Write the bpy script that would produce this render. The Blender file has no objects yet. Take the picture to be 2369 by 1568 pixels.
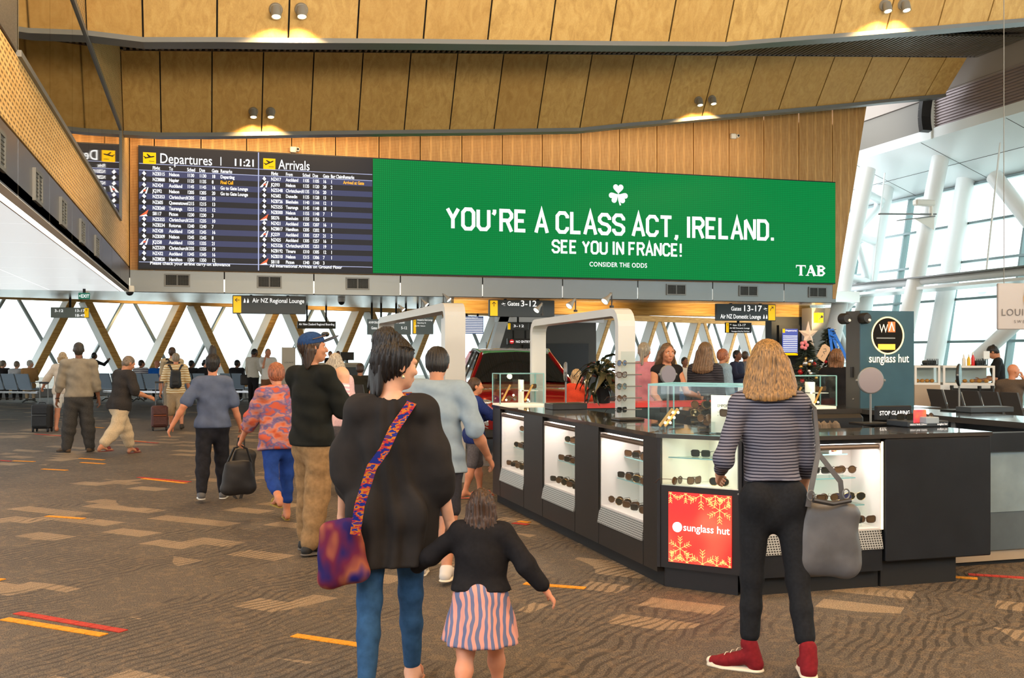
import bpy, math, random
import numpy as np
from mathutils import Vector, Matrix, Euler
random.seed(7); np.random.seed(7)
S = bpy.context.scene; COL = S.collection
# ------------------------------------------------------------ camera
FPX, YH, CX = 2430.0, 818.0, 1184.5
YAW = math.radians(16.38); SY, CY = math.sin(YAW), math.cos(YAW)
cam = bpy.data.objects.new('camera', bpy.data.cameras.new('camera')); COL.objects.link(cam)
cam.location = (0, 0, 1.6); cam.rotation_euler = (math.pi/2, 0, -YAW)
cam.data.sensor_width = 36; cam.data.lens = FPX/2369*36; cam.data.shift_y = (YH-784)/2369
cam.data.clip_end = 2000; S.camera = cam
# ------------------------------------------------------------ sky, exposure
S.view_settings.view_transform = 'Standard'; S.view_settings.look = 'None'
S.view_settings.exposure = 0.75; S.view_settings.gamma = 1; S.view_settings.use_curve_mapping = False
W = bpy.data.worlds.new('world'); S.world = W; W.use_nodes = True
bg = W.node_tree.nodes['Background']; bg.inputs[0].default_value = (0.95, 0.98, 1.0, 1); bg.inputs[1].default_value = 2.6
S.cycles.max_bounces = 5; S.cycles.diffuse_bounces = 3; S.cycles.glossy_bounces = 3; S.cycles.use_adaptive_sampling = True; S.cycles.adaptive_threshold = .06; S.cycles.adaptive_min_samples = 16
S.cycles.transparent_max_bounces = 12; S.cycles.sample_clamp_indirect = 6
def lamp(kind, name, loc, energy, col, parent=None, rot=(0,0,0), **kw):
    l = bpy.data.lights.new(name, kind); l.energy = energy; l.color = col
    for k, v in kw.items(): setattr(l, k, v)
    o = bpy.data.objects.new(name, l); COL.objects.link(o); o.location = loc; o.rotation_euler = rot
    if parent: o.parent = parent; o.location = Vector(loc)-parent.location
    return o
lamp('AREA', 'ceiling_fill', (5,-2,3.2), 3600, (1,.86,.62), rot=(math.radians(165),0,math.radians(-10)), size=12, shape='RECTANGLE', size_y=3)  # unseen area light added behind the camera to brighten the plywood folds
for _x, _y in ((-4.5,7),(-4.5,12),(-1.0,9.5),(1.0,14)):
    lamp('SPOT', 'floor_fill_spot', (_x,_y,3.0 if _x < -1.7 else 6.2), 240, (1,.66,.36), spot_size=math.radians(125), spot_blend=.6, shadow_soft_size=.15)  # unseen spots without fittings, added to warm the left floor
lamp('AREA', 'slat_wall_fill', (1.2,24.75,6.75), 60, (1,.66,.34), rot=(math.radians(40),0,0), size=5.5, shape='RECTANGLE', size_y=.12)  # hidden strip lights added behind the lower fold to brighten the slotted timber
lamp('AREA', 'slat_wall_fill', (9.5,24.75,7.4), 45, (1,.74,.46), rot=(math.radians(40),0,0), size=10.5, shape='RECTANGLE', size_y=.12)
for _x, _y, _z in ((7.5,29.6,2.6),(11.5,29.6,2.6),(15.5,29.6,2.6),(19,29.6,2.6),(-1.5,42.5,3.0),(2.6,44.5,3.0),(6,46.5,3.0)):
    lamp('SPOT', 'beam_washer', (_x,_y,_z), 70, (1,.72,.36), rot=(math.radians(115),0,math.radians(0 if _y < 40 else 29)), spot_size=math.radians(110), spot_blend=.7, shadow_soft_size=.08)
# ------------------------------------------------------------ pixel -> place helpers
def ray(x):
    u = (x-CX)/FPX
    return u*CY+SY, CY-u*SY
def PD(x, y, d): a, b = ray(x); return Vector((a*d, b*d, 1.6+(YH-y)*d/FPX))
def PY(x, y, Y): a, b = ray(x); return PD(x, y, Y/b)
def PX(x, y, X): a, b = ray(x); return PD(x, y, X/a)
def PZ(x, y, z): return PD(x, y, (z-1.6)*FPX/(YH-y))
def GD(y): return 1.6*FPX/(y-YH)          # depth of a floor point
def GR(x, y): return PD(x, y, GD(y))
# ------------------------------------------------------------ materials
def lin(c): return tuple(((v/255)/12.92 if v/255 <= .04045 else ((v/255+.055)/1.055)**2.4) for v in c)
MATS = {}
def pm(name, col=(128,128,128), rough=.5, metal=0, emit=0, ecol=None, spec=.5, noise=0, nscale=30, bump=0, alpha=1, coat=0, stretch=None, sheen=0):
    if name in MATS: return MATS[name]
    m = bpy.data.materials.new(name); m.use_nodes = True; nt = m.node_tree; b = nt.nodes['Principled BSDF']
    c = lin(col)+(1,)
    b.inputs['Base Color'].default_value = c; b.inputs['Roughness'].default_value = rough
    b.inputs['Metallic'].default_value = metal; b.inputs['Specular IOR Level'].default_value = spec
    b.inputs['Coat Weight'].default_value = coat; b.inputs['Sheen Weight'].default_value = sheen
    if emit:
        b.inputs['Emission Color'].default_value = (lin(ecol)+(1,)) if ecol else c; b.inputs['Emission Strength'].default_value = emit
        if name not in ('light_strip','ceiling_added_glow'): m.cycles.emission_sampling = 'NONE'
    if noise or bump:
        tc = nt.nodes.new('ShaderNodeTexCoord'); n = nt.nodes.new('ShaderNodeTexNoise'); n.inputs['Scale'].default_value = nscale
        n.inputs['Detail'].default_value = 4
        src = tc.outputs['Object']
        if stretch:
            mp = nt.nodes.new('ShaderNodeMapping'); mp.inputs['Scale'].default_value = stretch
            nt.links.new(src, mp.inputs[0]); src = mp.outputs[0]
        nt.links.new(src, n.inputs['Vector'])
        if noise:
            r = nt.nodes.new('ShaderNodeValToRGB')
            r.color_ramp.elements[0].position = .3; r.color_ramp.elements[1].position = .7
            r.color_ramp.elements[0].color = tuple(max(0, v*(1-noise)) for v in c[:3])+(1,)
            r.color_ramp.elements[1].color = tuple(min(1, v*(1+noise)) for v in c[:3])+(1,)
            nt.links.new(n.outputs['Fac'], r.inputs[0]); nt.links.new(r.outputs[0], b.inputs['Base Color'])
        if bump:
            bp = nt.nodes.new('ShaderNodeBump'); bp.inputs['Strength'].default_value = bump; bp.inputs['Distance'].default_value = .02
            nt.links.new(n.outputs['Fac'], bp.inputs['Height']); nt.links.new(bp.outputs[0], b.inputs['Normal'])
    MATS[name] = m; return m
def glassm(name, tint=(235,250,248), refl=1.0, rough=0.0):
    if name in MATS: return MATS[name]
    m = bpy.data.materials.new(name); m.use_nodes = True; nt = m.node_tree; nt.nodes.clear()
    o = nt.nodes.new('ShaderNodeOutputMaterial'); mx = nt.nodes.new('ShaderNodeMixShader')
    t = nt.nodes.new('ShaderNodeBsdfTransparent'); t.inputs[0].default_value = lin(tint)+(1,)
    g = nt.nodes.new('ShaderNodeBsdfGlossy'); g.inputs['Roughness'].default_value = rough
    f = nt.nodes.new('ShaderNodeLayerWeight'); f.inputs[0].default_value = .5
    pw = nt.nodes.new('ShaderNodeMath'); pw.operation = 'POWER'; pw.inputs[1].default_value = 4.0; nt.links.new(f.outputs['Facing'], pw.inputs[0])
    mu = nt.nodes.new('ShaderNodeMath'); mu.operation = 'MULTIPLY_ADD'; mu.inputs[1].default_value = .7*refl; mu.inputs[2].default_value = .035*refl; mu.use_clamp = True
    nt.links.new(pw.outputs[0], mu.inputs[0]); nt.links.new(mu.outputs[0], mx.inputs[0])
    nt.links.new(t.outputs[0], mx.inputs[1]); nt.links.new(g.outputs[0], mx.inputs[2]); nt.links.new(mx.outputs[0], o.inputs[0])
    MATS[name] = m; return m
class NT:
    """small node-graph writer for patterned materials"""
    def __init__(s, name, rough=.5, spec=.5, metal=0):
        s.m = bpy.data.materials.new(name); s.m.use_nodes = True; s.nt = s.m.node_tree; s.b = s.nt.nodes['Principled BSDF']
        s.b.inputs['Roughness'].default_value = rough; s.b.inputs['Specular IOR Level'].default_value = spec; s.b.inputs['Metallic'].default_value = metal
        tc = s.nt.nodes.new('ShaderNodeTexCoord'); s.obj = tc.outputs['Object']
        sp = s.nt.nodes.new('ShaderNodeSeparateXYZ'); s.nt.links.new(s.obj, sp.inputs[0]); s.x, s.y, s.z = sp.outputs
        MATS[name] = s.m
    def put(s, inp, v):
        if hasattr(v, 'is_output') or isinstance(v, bpy.types.NodeSocket): s.nt.links.new(v, inp)
        else: inp.default_value = v
    def math(s, op, a, b=0.0, c=0.0):
        n = s.nt.nodes.new('ShaderNodeMath'); n.operation = op
        for i, v in enumerate((a, b, c)): s.put(n.inputs[i], v)
        return n.outputs[0]
    def noise(s, scale, vec=None, detail=3, stretch=None, dist=0):
        n = s.nt.nodes.new('ShaderNodeTexNoise'); n.inputs['Scale'].default_value = scale; n.inputs['Detail'].default_value = detail; n.inputs['Distortion'].default_value = dist
        v = vec or s.obj
        if stretch: v = s.mapping(v, stretch)
        s.nt.links.new(v, n.inputs['Vector']); return n.outputs['Fac']
    def mapping(s, v, scale=(1,1,1), rot=(0,0,0), loc=(0,0,0)):
        mp = s.nt.nodes.new('ShaderNodeMapping'); mp.inputs['Scale'].default_value = scale; mp.inputs['Rotation'].default_value = rot; mp.inputs['Location'].default_value = loc
        s.nt.links.new(v, mp.inputs[0]); return mp.outputs[0]
    def mix(s, f, a, b):
        n = s.nt.nodes.new('ShaderNodeMix'); n.data_type = 'RGBA'; s.put(n.inputs[0], f)
        s.put(n.inputs[6], a if not isinstance(a, tuple) else lin(a)+(1,)); s.put(n.inputs[7], b if not isinstance(b, tuple) else lin(b)+(1,))
        return n.outputs[2]
    def ramp(s, f, stops, const=False):
        n = s.nt.nodes.new('ShaderNodeValToRGB'); s.put(n.inputs[0], f); cr = n.color_ramp
        if const: cr.interpolation = 'CONSTANT'
        while len(cr.elements) < len(stops): cr.elements.new(.5)
        for e, (p, c) in zip(cr.elements, stops): e.position = p; e.color = lin(c)+(1,)
        return n.outputs[0]
    def rnd(s):
        n = s.nt.nodes.new('ShaderNodeObjectInfo'); return n.outputs['Random']
    def bump(s, h, strength=.4, dist=.01):
        n = s.nt.nodes.new('ShaderNodeBump'); n.inputs['Strength'].default_value = strength; n.inputs['Distance'].default_value = dist
        s.nt.links.new(h, n.inputs['Height']); s.nt.links.new(n.outputs[0], s.b.inputs['Normal'])
    def color(s, c): s.put(s.b.inputs['Base Color'], c); return s
    def emission(s, c, k): s.put(s.b.inputs['Emission Color'], c); s.b.inputs['Emission Strength'].default_value = k; return s
# ------------------------------------------------------------ mesh builder
class MB:
    def __init__(s): s.v = []; s.f = []; s.mi = []; s.mats = []; s.cur = 0
    def mat(s, m):
        if m not in s.mats: s.mats.append(m)
        s.cur = s.mats.index(m); return s
    def add(s, vs, fs):
        n = len(s.v); s.v.extend(tuple(v) for v in vs)
        for f in fs: s.f.append(tuple(i+n for i in f)); s.mi.append(s.cur)
        return s
    def box(s, lo, hi, M=None):
        (a,b,c), (d,e,g) = lo, hi
        vs = [(a,b,c),(d,b,c),(d,e,c),(a,e,c),(a,b,g),(d,b,g),(d,e,g),(a,e,g)]
        if M is not None: vs = [M @ Vector(v) for v in vs]
        return s.add(vs, [(0,3,2,1),(4,5,6,7),(0,1,5,4),(1,2,6,5),(2,3,7,6),(3,0,4,7)])
    def cbox(s, c, size, M=None):
        lo = [c[i]-size[i]/2 for i in range(3)]; hi = [c[i]+size[i]/2 for i in range(3)]
        return s.box(lo, hi, M)
    def bbox(s, lo, hi, r=.01, M=None):
        """box with chamfered vertical and horizontal edges"""
        (a,b,c), (d,e,g) = lo, hi
        pts = [(a+r,b),(d-r,b),(d,b+r),(d,e-r),(d-r,e),(a+r,e),(a,e-r),(a,b+r)]
        ins = [(a+r,b+r),(d-r,b+r),(d-r,b+r),(d-r,e-r),(d-r,e-r),(a+r,e-r),(a+r,e-r),(a+r,b+r)]
        vs = [(x,y,c) for x,y in ins]+[(x,y,c+r) for x,y in pts]+[(x,y,g-r) for x,y in pts]+[(x,y,g) for x,y in ins]
        if M is not None: vs = [M @ Vector(v) for v in vs]
        fs = []
        for k in range(3):
            for i in range(8): j = (i+1)%8; fs.append((k*8+i, k*8+j, k*8+8+j, k*8+8+i))
        fs.append(tuple(range(7,-1,-1))); fs.append(tuple(range(24,32)))
        return s.add(vs, fs)
    def quad(s, *p): return s.add(p, [tuple(range(len(p)))])
    def prism(s, poly, vec):
        """polygon of 3D points swept along vec"""
        n = len(poly); v = Vector(vec)
        vs = [Vector(p) for p in poly]+[Vector(p)+v for p in poly]
        fs = [tuple(range(n-1,-1,-1)), tuple(range(n,2*n))]+[(i,(i+1)%n,n+(i+1)%n,n+i) for i in range(n)]
        return s.add(vs, fs)
    def bar(s, a, b, w, h, up=(0,0,1)):
        a, b = Vector(a), Vector(b); t = (b-a).normalized(); u = Vector(up)
        r = t.cross(u)
        if r.length < 1e-4: r = t.cross(Vector((1,0,0)))
        r.normalize(); u = r.cross(t).normalized(); r *= w/2; u *= h/2
        vs = [a-r-u,a+r-u,a+r+u,a-r+u,b-r-u,b+r-u,b+r+u,b-r+u]
        return s.add(vs, [(3,2,1,0),(4,5,6,7),(0,1,5,4),(1,2,6,5),(2,3,7,6),(3,0,4,7)])
    def tube(s, path, r, n=10, closed=False, cap=True):
        P = [Vector(p) for p in path]; m = len(P); R = r if isinstance(r, (list,tuple)) else [r]*m
        prev = None; base = len(s.v); vs = []
        for i, p in enumerate(P):
            if closed: t = (P[(i+1)%m]-P[i-1]).normalized()
            else: t = (P[min(i+1,m-1)]-P[max(i-1,0)]).normalized()
            if prev is None:
                u = t.orthogonal().normalized()
            else:
                u = prev-t*prev.dot(t); u = u.normalized() if u.length > 1e-6 else t.orthogonal().normalized()
            prev = u; w = t.cross(u)
            for k in range(n):
                a = 2*math.pi*k/n; vs.append(p+(u*math.cos(a)+w*math.sin(a))*R[i])
        fs = []
        for i in range(m if closed else m-1):
            j = (i+1)%m
            for k in range(n): fs.append((i*n+k, i*n+(k+1)%n, j*n+(k+1)%n, j*n+k))
        if cap and not closed: fs.append(tuple(range(n-1,-1,-1))); fs.append(tuple((m-1)*n+k for k in range(n)))
        return s.add(vs, fs)
    def lathe(s, prof, M=None, n=20):
        """profile of (radius, z) turned around z"""
        vs = []; fs = []; m = len(prof)
        for r, z in prof:
            for k in range(n): a = 2*math.pi*k/n; vs.append(Vector((r*math.cos(a), r*math.sin(a), z)))
        if M is not None: vs = [M @ v for v in vs]
        for i in range(m-1):
            for k in range(n): fs.append((i*n+k, i*n+(k+1)%n, (i+1)*n+(k+1)%n, (i+1)*n+k))
        fs.append(tuple(range(n-1,-1,-1))); fs.append(tuple((m-1)*n+k for k in range(n)))
        return s.add(vs, fs)
    def ball(s, c, r, n=10, m=7):
        r = r if isinstance(r, (list,tuple)) else (r,r,r); vs = []; fs = []
        for i in range(m+1):
            th = math.pi*i/m
            for k in range(n): a = 2*math.pi*k/n; vs.append((c[0]+r[0]*math.sin(th)*math.cos(a), c[1]+r[1]*math.sin(th)*math.sin(a), c[2]-r[2]*math.cos(th)))
        for i in range(m):
            for k in range(n): fs.append((i*n+k, i*n+(k+1)%n, (i+1)*n+(k+1)%n, (i+1)*n+k))
        return s.add(vs, fs)
    def build(s, name, mat=None, parent=None, smooth=False, local=False, **tags):
        me = bpy.data.meshes.new(name); off = Vector((0,0,0))
        if parent and not local: off = wloc(parent)
        me.from_pydata([(v[0]-off[0], v[1]-off[1], v[2]-off[2]) for v in s.v], [], s.f)
        if s.mats:
            for m in s.mats: me.materials.append(m)
            me.polygons.foreach_set('material_index', s.mi)
        elif mat: me.materials.append(mat)
        if smooth:
            me.polygons.foreach_set('use_smooth', [True]*len(me.polygons))
            me.set_sharp_from_angle(angle=math.radians(smooth if smooth is not True else 40))
        me.update()
        o = bpy.data.objects.new(name, me); COL.objects.link(o)
        if parent: o.parent = parent
        for k, v in tags.items(): o[k] = v
        if name.endswith('lettering') or name in ('rule','row_band','airline_mark','row_line','louvre','snowflake','plane_icon','arrow'): o['kind'] = 'stuff'
        return o
def wloc(o):
    v = Vector((0,0,0))
    while o: v = v+o.location; o = o.parent
    return v
def thing(name, label, cat, loc=(0,0,0), rz=0, group=None):
    o = bpy.data.objects.new(name, None); COL.objects.link(o); o.location = loc; o.rotation_euler = (0,0,rz)
    o.empty_display_size = .1; o['label'] = label; o['category'] = cat
    if group: o['group'] = group
    return o
def tag(o, label, cat, group=None, loc=None):
    o['label'] = label; o['category'] = cat
    if group: o['group'] = group
    return o
def struct(o, label=None):
    o['kind'] = 'structure'
    if label: o['label'] = label
    return o
def copy_tree(o, parent=None):
    c = o.copy(); COL.objects.link(c); c.parent = parent
    for ch in list(o.children): copy_tree(ch, c)
    return c
def dup(o, loc, rz=None, label=None, group=None):
    c = copy_tree(o); c.location = loc
    if rz is not None: c.rotation_euler = (0,0,rz)
    if label: c['label'] = label
    if group: c['group'] = group
    return c
# ------------------------------------------------------------ lettering
_tc = bpy.data.curves.new('lettering', 'FONT'); _to = bpy.data.objects.new('lettering', _tc)
def letters(mb, txt, loc, size, align='LEFT', M=None, bold=0.0, width=None, depth=0.0, spacing=1.0, sx=1.0):
    """flat letters in the XZ plane facing -Y (M: another frame), baseline at loc"""
    _tc.body = txt; _tc.size = 1.0; _tc.align_x = align; _tc.offset = bold; _tc.space_character = spacing; _tc.resolution_u = 3; _tc.extrude = 0
    me = _to.to_mesh(); vs = [v.co.copy() for v in me.vertices]; fs = [tuple(p.vertices) for p in me.polygons]; _to.to_mesh_clear()
    if not vs: return
    if width:
        w = max(v.x for v in vs)-min(v.x for v in vs); sx = width/(w*size)
    L = Vector(loc)
    if M is None: vs = [L+Vector((v.x*size*sx, 0, v.y*size)) for v in vs]
    else: vs = [M @ Vector((v.x*size*sx, 0, v.y*size))+L for v in vs]
    mb.add(vs, fs)
def stroke(mb, pts, w, loc, M=None, closed=False, y=0.0):
    """flat polyline of width w in the XZ plane with mitred corners"""
    P = [Vector((p[0], p[1])) for p in pts]; n = len(P); L = []; R = []
    for i in range(n):
        a = P[i-1] if (i > 0 or closed) else None; b = P[(i+1)%n] if (i < n-1 or closed) else None
        d1 = (P[i]-a).normalized() if a is not None else None; d2 = (b-P[i]).normalized() if b is not None else None
        if d1 is None: d1 = d2
        if d2 is None: d2 = d1
        n1 = Vector((-d1.y, d1.x)); n2 = Vector((-d2.y, d2.x)); m = (n1+n2)
        m = m.normalized() if m.length > 1e-6 else n1
        k = w/2/max(.35, m.dot(n1)); L.append(P[i]+m*k); R.append(P[i]-m*k)
    lo = Vector(loc)
    def T(q):
        v = Vector((q.x, y, q.y)); return (M @ v if M is not None else v)+lo
    vs = [T(q) for q in L]+[T(q) for q in R]
    fs = [(i, (i+1)%n, n+(i+1)%n, n+i) for i in range(n if closed else n-1)]
    mb.add(vs, fs)
def flatpoly(mb, pts, loc, M=None, y=0.0):
    lo = Vector(loc); vs = [((M @ Vector((p[0], y, p[1]))) if M is not None else Vector((p[0], y, p[1])))+lo for p in pts]
    mb.add(vs, [tuple(range(len(vs)))])
# ============================================================ STRUCTURE
def ratio(x): a, b = ray(x); return a/b
# ---------- carpet
c = NT('carpet', rough=.7, spec=.3)
pr = c.mapping(c.obj, (1,1,1), (0,0,math.radians(45)))
warp = c.noise(.9, detail=1); warp2 = c.noise(2.2, detail=2)
br = c.nt.nodes.new('ShaderNodeTexBrick'); br.inputs['Scale'].default_value = 1; br.inputs['Brick Width'].default_value = .5; br.inputs['Row Height'].default_value = .25
br.inputs['Mortar Size'].default_value = 0; br.offset = .5; br.inputs['Color1'].default_value = (0,0,0,1); br.inputs['Color2'].default_value = (1,1,1,1); br.inputs['Bias'].default_value = 0
c.nt.links.new(pr, br.inputs['Vector'])
patch = c.math('GREATER_THAN', br.outputs['Color'], .80)
zone = c.math('GREATER_THAN', c.noise(.35, detail=1), .47)
patch = c.math('MULTIPLY', patch, zone)
wv = c.nt.nodes.new('ShaderNodeTexWave'); wv.wave_type = 'BANDS'; wv.inputs['Scale'].default_value = 4.6; wv.inputs['Distortion'].default_value = 13; wv.inputs['Detail'].default_value = 1.0; wv.inputs['Detail Scale'].default_value = .45
c.nt.links.new(c.mapping(c.obj, (1,1,0), (0,0,.8)), wv.inputs['Vector'])
lines = c.math('SMOOTH_MIN', c.math('MULTIPLY', c.math('SUBTRACT', wv.outputs['Fac'], .66), 6), 1.0, .2)
lines = c.math('MAXIMUM', lines, 0)
fine = c.noise(120, detail=2); mid = c.noise(14, detail=3, dist=1.0)
base = c.ramp(fine, [(.33, (44,40,36)), (.67, (120,108,94))])
base = c.mix(c.math('MULTIPLY', patch, .62), base, c.ramp(fine, [(.3, (116,98,76)), (.7, (196,170,136))]))
arcz = c.math('MULTIPLY', c.math('SMOOTH_MIN', c.math('MAXIMUM', c.math('MULTIPLY', c.math('SUBTRACT', c.noise(1.1, detail=2), .42), 9), 0), 1.0, .1), .62)
base = c.mix(c.math('MULTIPLY', lines, arcz), base, (40,36,33))
base = c.mix(c.math('MULTIPLY', c.math('GREATER_THAN', mid, .56), .12), base, (182,150,112))
c.color(base); c.bump(fine, .5, .01)
floor = struct(MB().prism([(-30,-6,-.12),(21.6,-6,-.12),(21.6,33,-.12),(50,78,-.12),(-30,78,-.12)], (0,0,.12)).build('floor', c.m), 'brown grey patterned carpet floor of the terminal')
orange = pm('carpet_orange', (226,146,24), .9, noise=.25, nscale=90); red = pm('carpet_red', (176,52,36), .9, noise=.25, nscale=90)
def strip(x0, y0, x1, y1, m, w=.065):
    a, b = GR(x0,y0), GR(x1,y1); a.z = b.z = .0035
    mb = MB(); t = (b-a).normalized(); r = Vector((t.y,-t.x,0))*w/2
    n = 7
    for i in range(n):
        p = a+(b-a)*(i/n); q = a+(b-a)*((i+.95)/n)
        mb.box((-w/2,0,-.003), (w/2,(q-p).length,.0015), Matrix.Translation(p) @ t.to_track_quat('Y','Z').to_matrix().to_4x4())
    o = mb.build('carpet_strip', m, floor); o['label'] = 'orange woven carpet dash' if m is orange else 'red woven carpet dash'
for a in [(10,1432,242,1470),(680,1470,835,1493),(1213,1350,1355,1361),(108,1194,195,1200),(98,1085,155,1088),(30,1066,80,1068),(185,1060,240,1064),
          (188,1070,242,1073),(295,1019,335,1022),(330,1107,430,1118),(1200,1206,1225,1209),(-40,1338,6,1342),(2195,1334,2262,1339),(216,988,240,990)]: strip(*a, orange)
for a in [(40,1418,288,1461),(320,1104,440,1115),(1188,1210,1222,1214),(82,1004,150,1009),(300,1020,365,1025),(2240,1329,2369,1337),(0,1065,24,1067)]: strip(*a, red)
struct(MB().box((-30,-6.3,0), (22,-6,6.4)).build('wall_light_block', pm('added_wall_grey', (120,116,110), .7)), 'grey wall added behind the viewer to cut light from behind')  # unseen wall added to darken the hall from behind
# ---------- plywood ceiling folds
w = NT('plywood', rough=.48, spec=.35)
g1 = w.noise(2.2, stretch=(3.2,3.2,.35), detail=4, dist=1.2); g2 = w.noise(26, stretch=(3,3,.12), detail=3)
g = w.math('ADD', w.math('MULTIPLY', g1, .7), w.math('MULTIPLY', g2, .3))
colr = w.ramp(g, [(.3, (176,138,76)), (.52, (200,162,96)), (.75, (216,182,116))])
colr = w.mix(w.math('MULTIPLY', w.rnd(), .38), colr, (170,126,62)); w.color(colr); ply = w.m
dark = pm('dark_gap', (26,25,24), .8); steel = pm('grey_steel', (118,120,120), .45, .3); black = pm('black_powder', (22,22,24), .5)
LB = [290,373,490,605,718,828,935,1040,1143,1243,1341.5,1437,1531,1624,1713,1801,1888,1973,2058,2140,2200]
LBx = [290,373,490,720,935,1143,1341,1437,1531,1624,1713,1801,1888,1973,2058,2200]; LBy = [303,307,307,303.5,301,299,296,286,278,269,262,254,246,238,229,216]
YLB, YLT, YUB = 24.0, 23.15, 16.6
Xz = [ratio(x)*YLB for x in LBx]; Zz = [PY(x,y,YLB).z for x,y in zip(LBx,LBy)]
def zLB(X): return float(np.interp(X, Xz, Zz))
def zLT(X): return 7.99+.0725*X
UB = [212,331,502,667,826,979.5,1128.5,1273,1412,1547,1679,1805,1929,2050,2170,2285,2400,2510]
UBy = [72,87,87,89,90,91,93,94.5,96,97,98,88,79,69,60,50,40,31]
Xu = [ratio(x)*YUB for x in UB]; Zu = [PY(x,y,YUB).z for x,y in zip(UB,UBy)]
def zUB(X): return float(np.interp(X, Xu, Zu))
def fold(Xs, zb, zt, yb, yt, rows_name):
    back = MB()
    for a, b in zip(Xs[:-1], Xs[1:]):
        back.quad((a,yb+.07,zb(a)), (b,yb+.07,zb(b)), (b,yt+.07,zt(b)), (a,yt+.07,zt(a)))
        back.quad((a,yb+.09,zb(a)), (a,yt+.09,zt(a)), (b,yt+.09,zt(b)), (b,yb+.09,zb(b)))
    root = struct(back.build('ceiling', dark), rows_name)
    for a, b in zip(Xs[:-1], Xs[1:]):
        gp = .014
        M = MB().prism([(a+gp,yb,zb(a+gp)), (b-gp,yb,zb(b-gp)), (b-gp,yt,zt(b-gp)), (a+gp,yt,zt(a+gp))], (0,.04,0))
        M.build('panel', ply, root)
    return root
XL = [ratio(x)*YLB for x in LB[:-1]]+[19.3]; XL[0] = -1.65
cl = fold(XL, zLB, zLT, YLB, YLT, 'lower plywood panelled fold of the ceiling')
XU = list(Xu); XU[0] = -1.65
kU = 1.0/2.1
cu = fold(XU, zUB, lambda X: zUB(X)+2.7, YUB, YUB-2.7*kU, 'upper plywood panelled fold of the ceiling')
def edge_trim(name, Xs, zf, y, h, d, m):
    mb = MB()
    for a, b in zip(Xs[:-1], Xs[1:]):
        mb.prism([(a,y-.02,zf(a)), (a,y-.02,zf(a)-h), (a,y+d,zf(a)-h), (a,y+d,zf(a))], (0,0,0)) if False else mb.add(
            [(a,y-.03,zf(a)),(a,y-.03,zf(a)-h),(a,y+d,zf(a)-h),(a,y+d,zf(a)),(b,y-.03,zf(b)),(b,y-.03,zf(b)-h),(b,y+d,zf(b)-h),(b,y+d,zf(b))],
            [(0,1,5,4),(1,2,6,5),(2,3,7,6),(3,0,4,7),(3,2,1,0),(4,5,6,7)])
    return struct(mb.build(name, m))
edge_trim('trim_1', XL, zLB, YLB, .085, .3, steel); edge_trim('trim_2', XU, zUB, YUB, .075, .35, steel)
# corrugated roof deck between the folds
deckm = pm('corrugated_deck', (120,112,104), .42, .35)
def deck(y0, y1, dz):
    mb = MB(); x = -1.65; p = .125
    while x < 19.6:
        z = zLT(x)+dz+.02; pts = [(x,z+.05),(x+.05,z+.05),(x+.065,z),(x+.11,z),(x+.125,z+.05)]
        for (xa,za),(xb,zb_) in zip(pts[:-1], pts[1:]): mb.quad((xa,y0,za),(xa,y1,za),(xb,y1,zb_),(xb,y0,zb_))
        x += p
    return mb
d1 = struct(deck(21.3, 23.15, 0).build('ceiling', deckm), 'corrugated metal roof deck between plywood folds')
d2 = struct(deck(14.2, 21.32, .1).build('ceiling', deckm), 'upper sheet of corrugated metal roof deck')
struct(MB().quad((-1.7,23.17,7.9),(19.6,23.17,9.43),(19.6,23.17,9.7),(-1.7,23.17,8.15)).quad((-1.7,14,8.1),(19.7,14,9.75),(19.7,26.1,9.75),(-1.7,26.1,8.15)).build('ceiling', dark), 'dark roof void above the folds')
struct(MB().box((-1.9,-6,9.9), (22.5,15.6,10.1)).build('ceiling', ply), 'unseen plywood roof added over the concourse to cut sky light')  # unseen roof added to keep sky light off the near floor
struct(MB().box((XW_-.3,-6,3.05), (XW_,4.05,9.9)).build('wall_side', ply), 'plywood wall left of the concourse') if False else None
# ---------- back wall: slotted timber panels above and around the screen
sw = NT('slotted_timber', rough=.5, spec=.3)
fx = sw.math('FRACT', sw.math('DIVIDE', sw.math('ADD', sw.x, .02), .262)); plain = sw.math('LESS_THAN', fx, .2)
gz = sw.math('GREATER_THAN', sw.math('FRACT', sw.math('DIVIDE', sw.z, .037)), .55)
slot = sw.math('MULTIPLY', gz, sw.math('SUBTRACT', 1, plain))
gn = sw.noise(9, stretch=(3,3,.3)); bc = sw.ramp(gn, [(.3, (196,146,86)), (.7, (222,176,114))])
bc = sw.mix(sw.math('MULTIPLY', sw.rnd(), .25), bc, (214,152,92))
sw.color(sw.mix(sw.math('MULTIPLY', slot, .55), bc, (96,60,32))); sw.bump(sw.math('SUBTRACT', 1, slot), .5, .01)
YW = 26.0
wall_back = struct(MB().box((-1.75,YW+.04,3.05), (17.25,YW+.25,8.1)).build('wall_back', dark), 'timber lined wall carrying the long screen')
seam = [-1.65]+[ratio(x)*YW for x in (357,465,570.5,674.5,776,876.5,972,1068,1161.6,1253.8,1343.5,1432.5,1519,1603,1685.5,1766,1847,1924.6)]
def xr(z): return 17.24+(z-3.4)*(18.2-17.24)/(8.65-3.4)
for a, b in zip(seam[:-1], seam[1:]):
    o = MB().bbox((.012,-.03,0), (b-a-.012,.03,5.2), .006).build('panel', sw.m, wall_back); o.location = (a, YW, 3.55)
a = seam[-1]; o = MB().prism([(.012,-.03,-.4),(xr(3.15)-a,-.03,-.4),(xr(8.75)-a,-.03,5.2),(.012,-.03,5.2)], (0,.06,0)).build('panel', sw.m, wall_back); o.location = (a, YW, 3.55)
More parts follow.
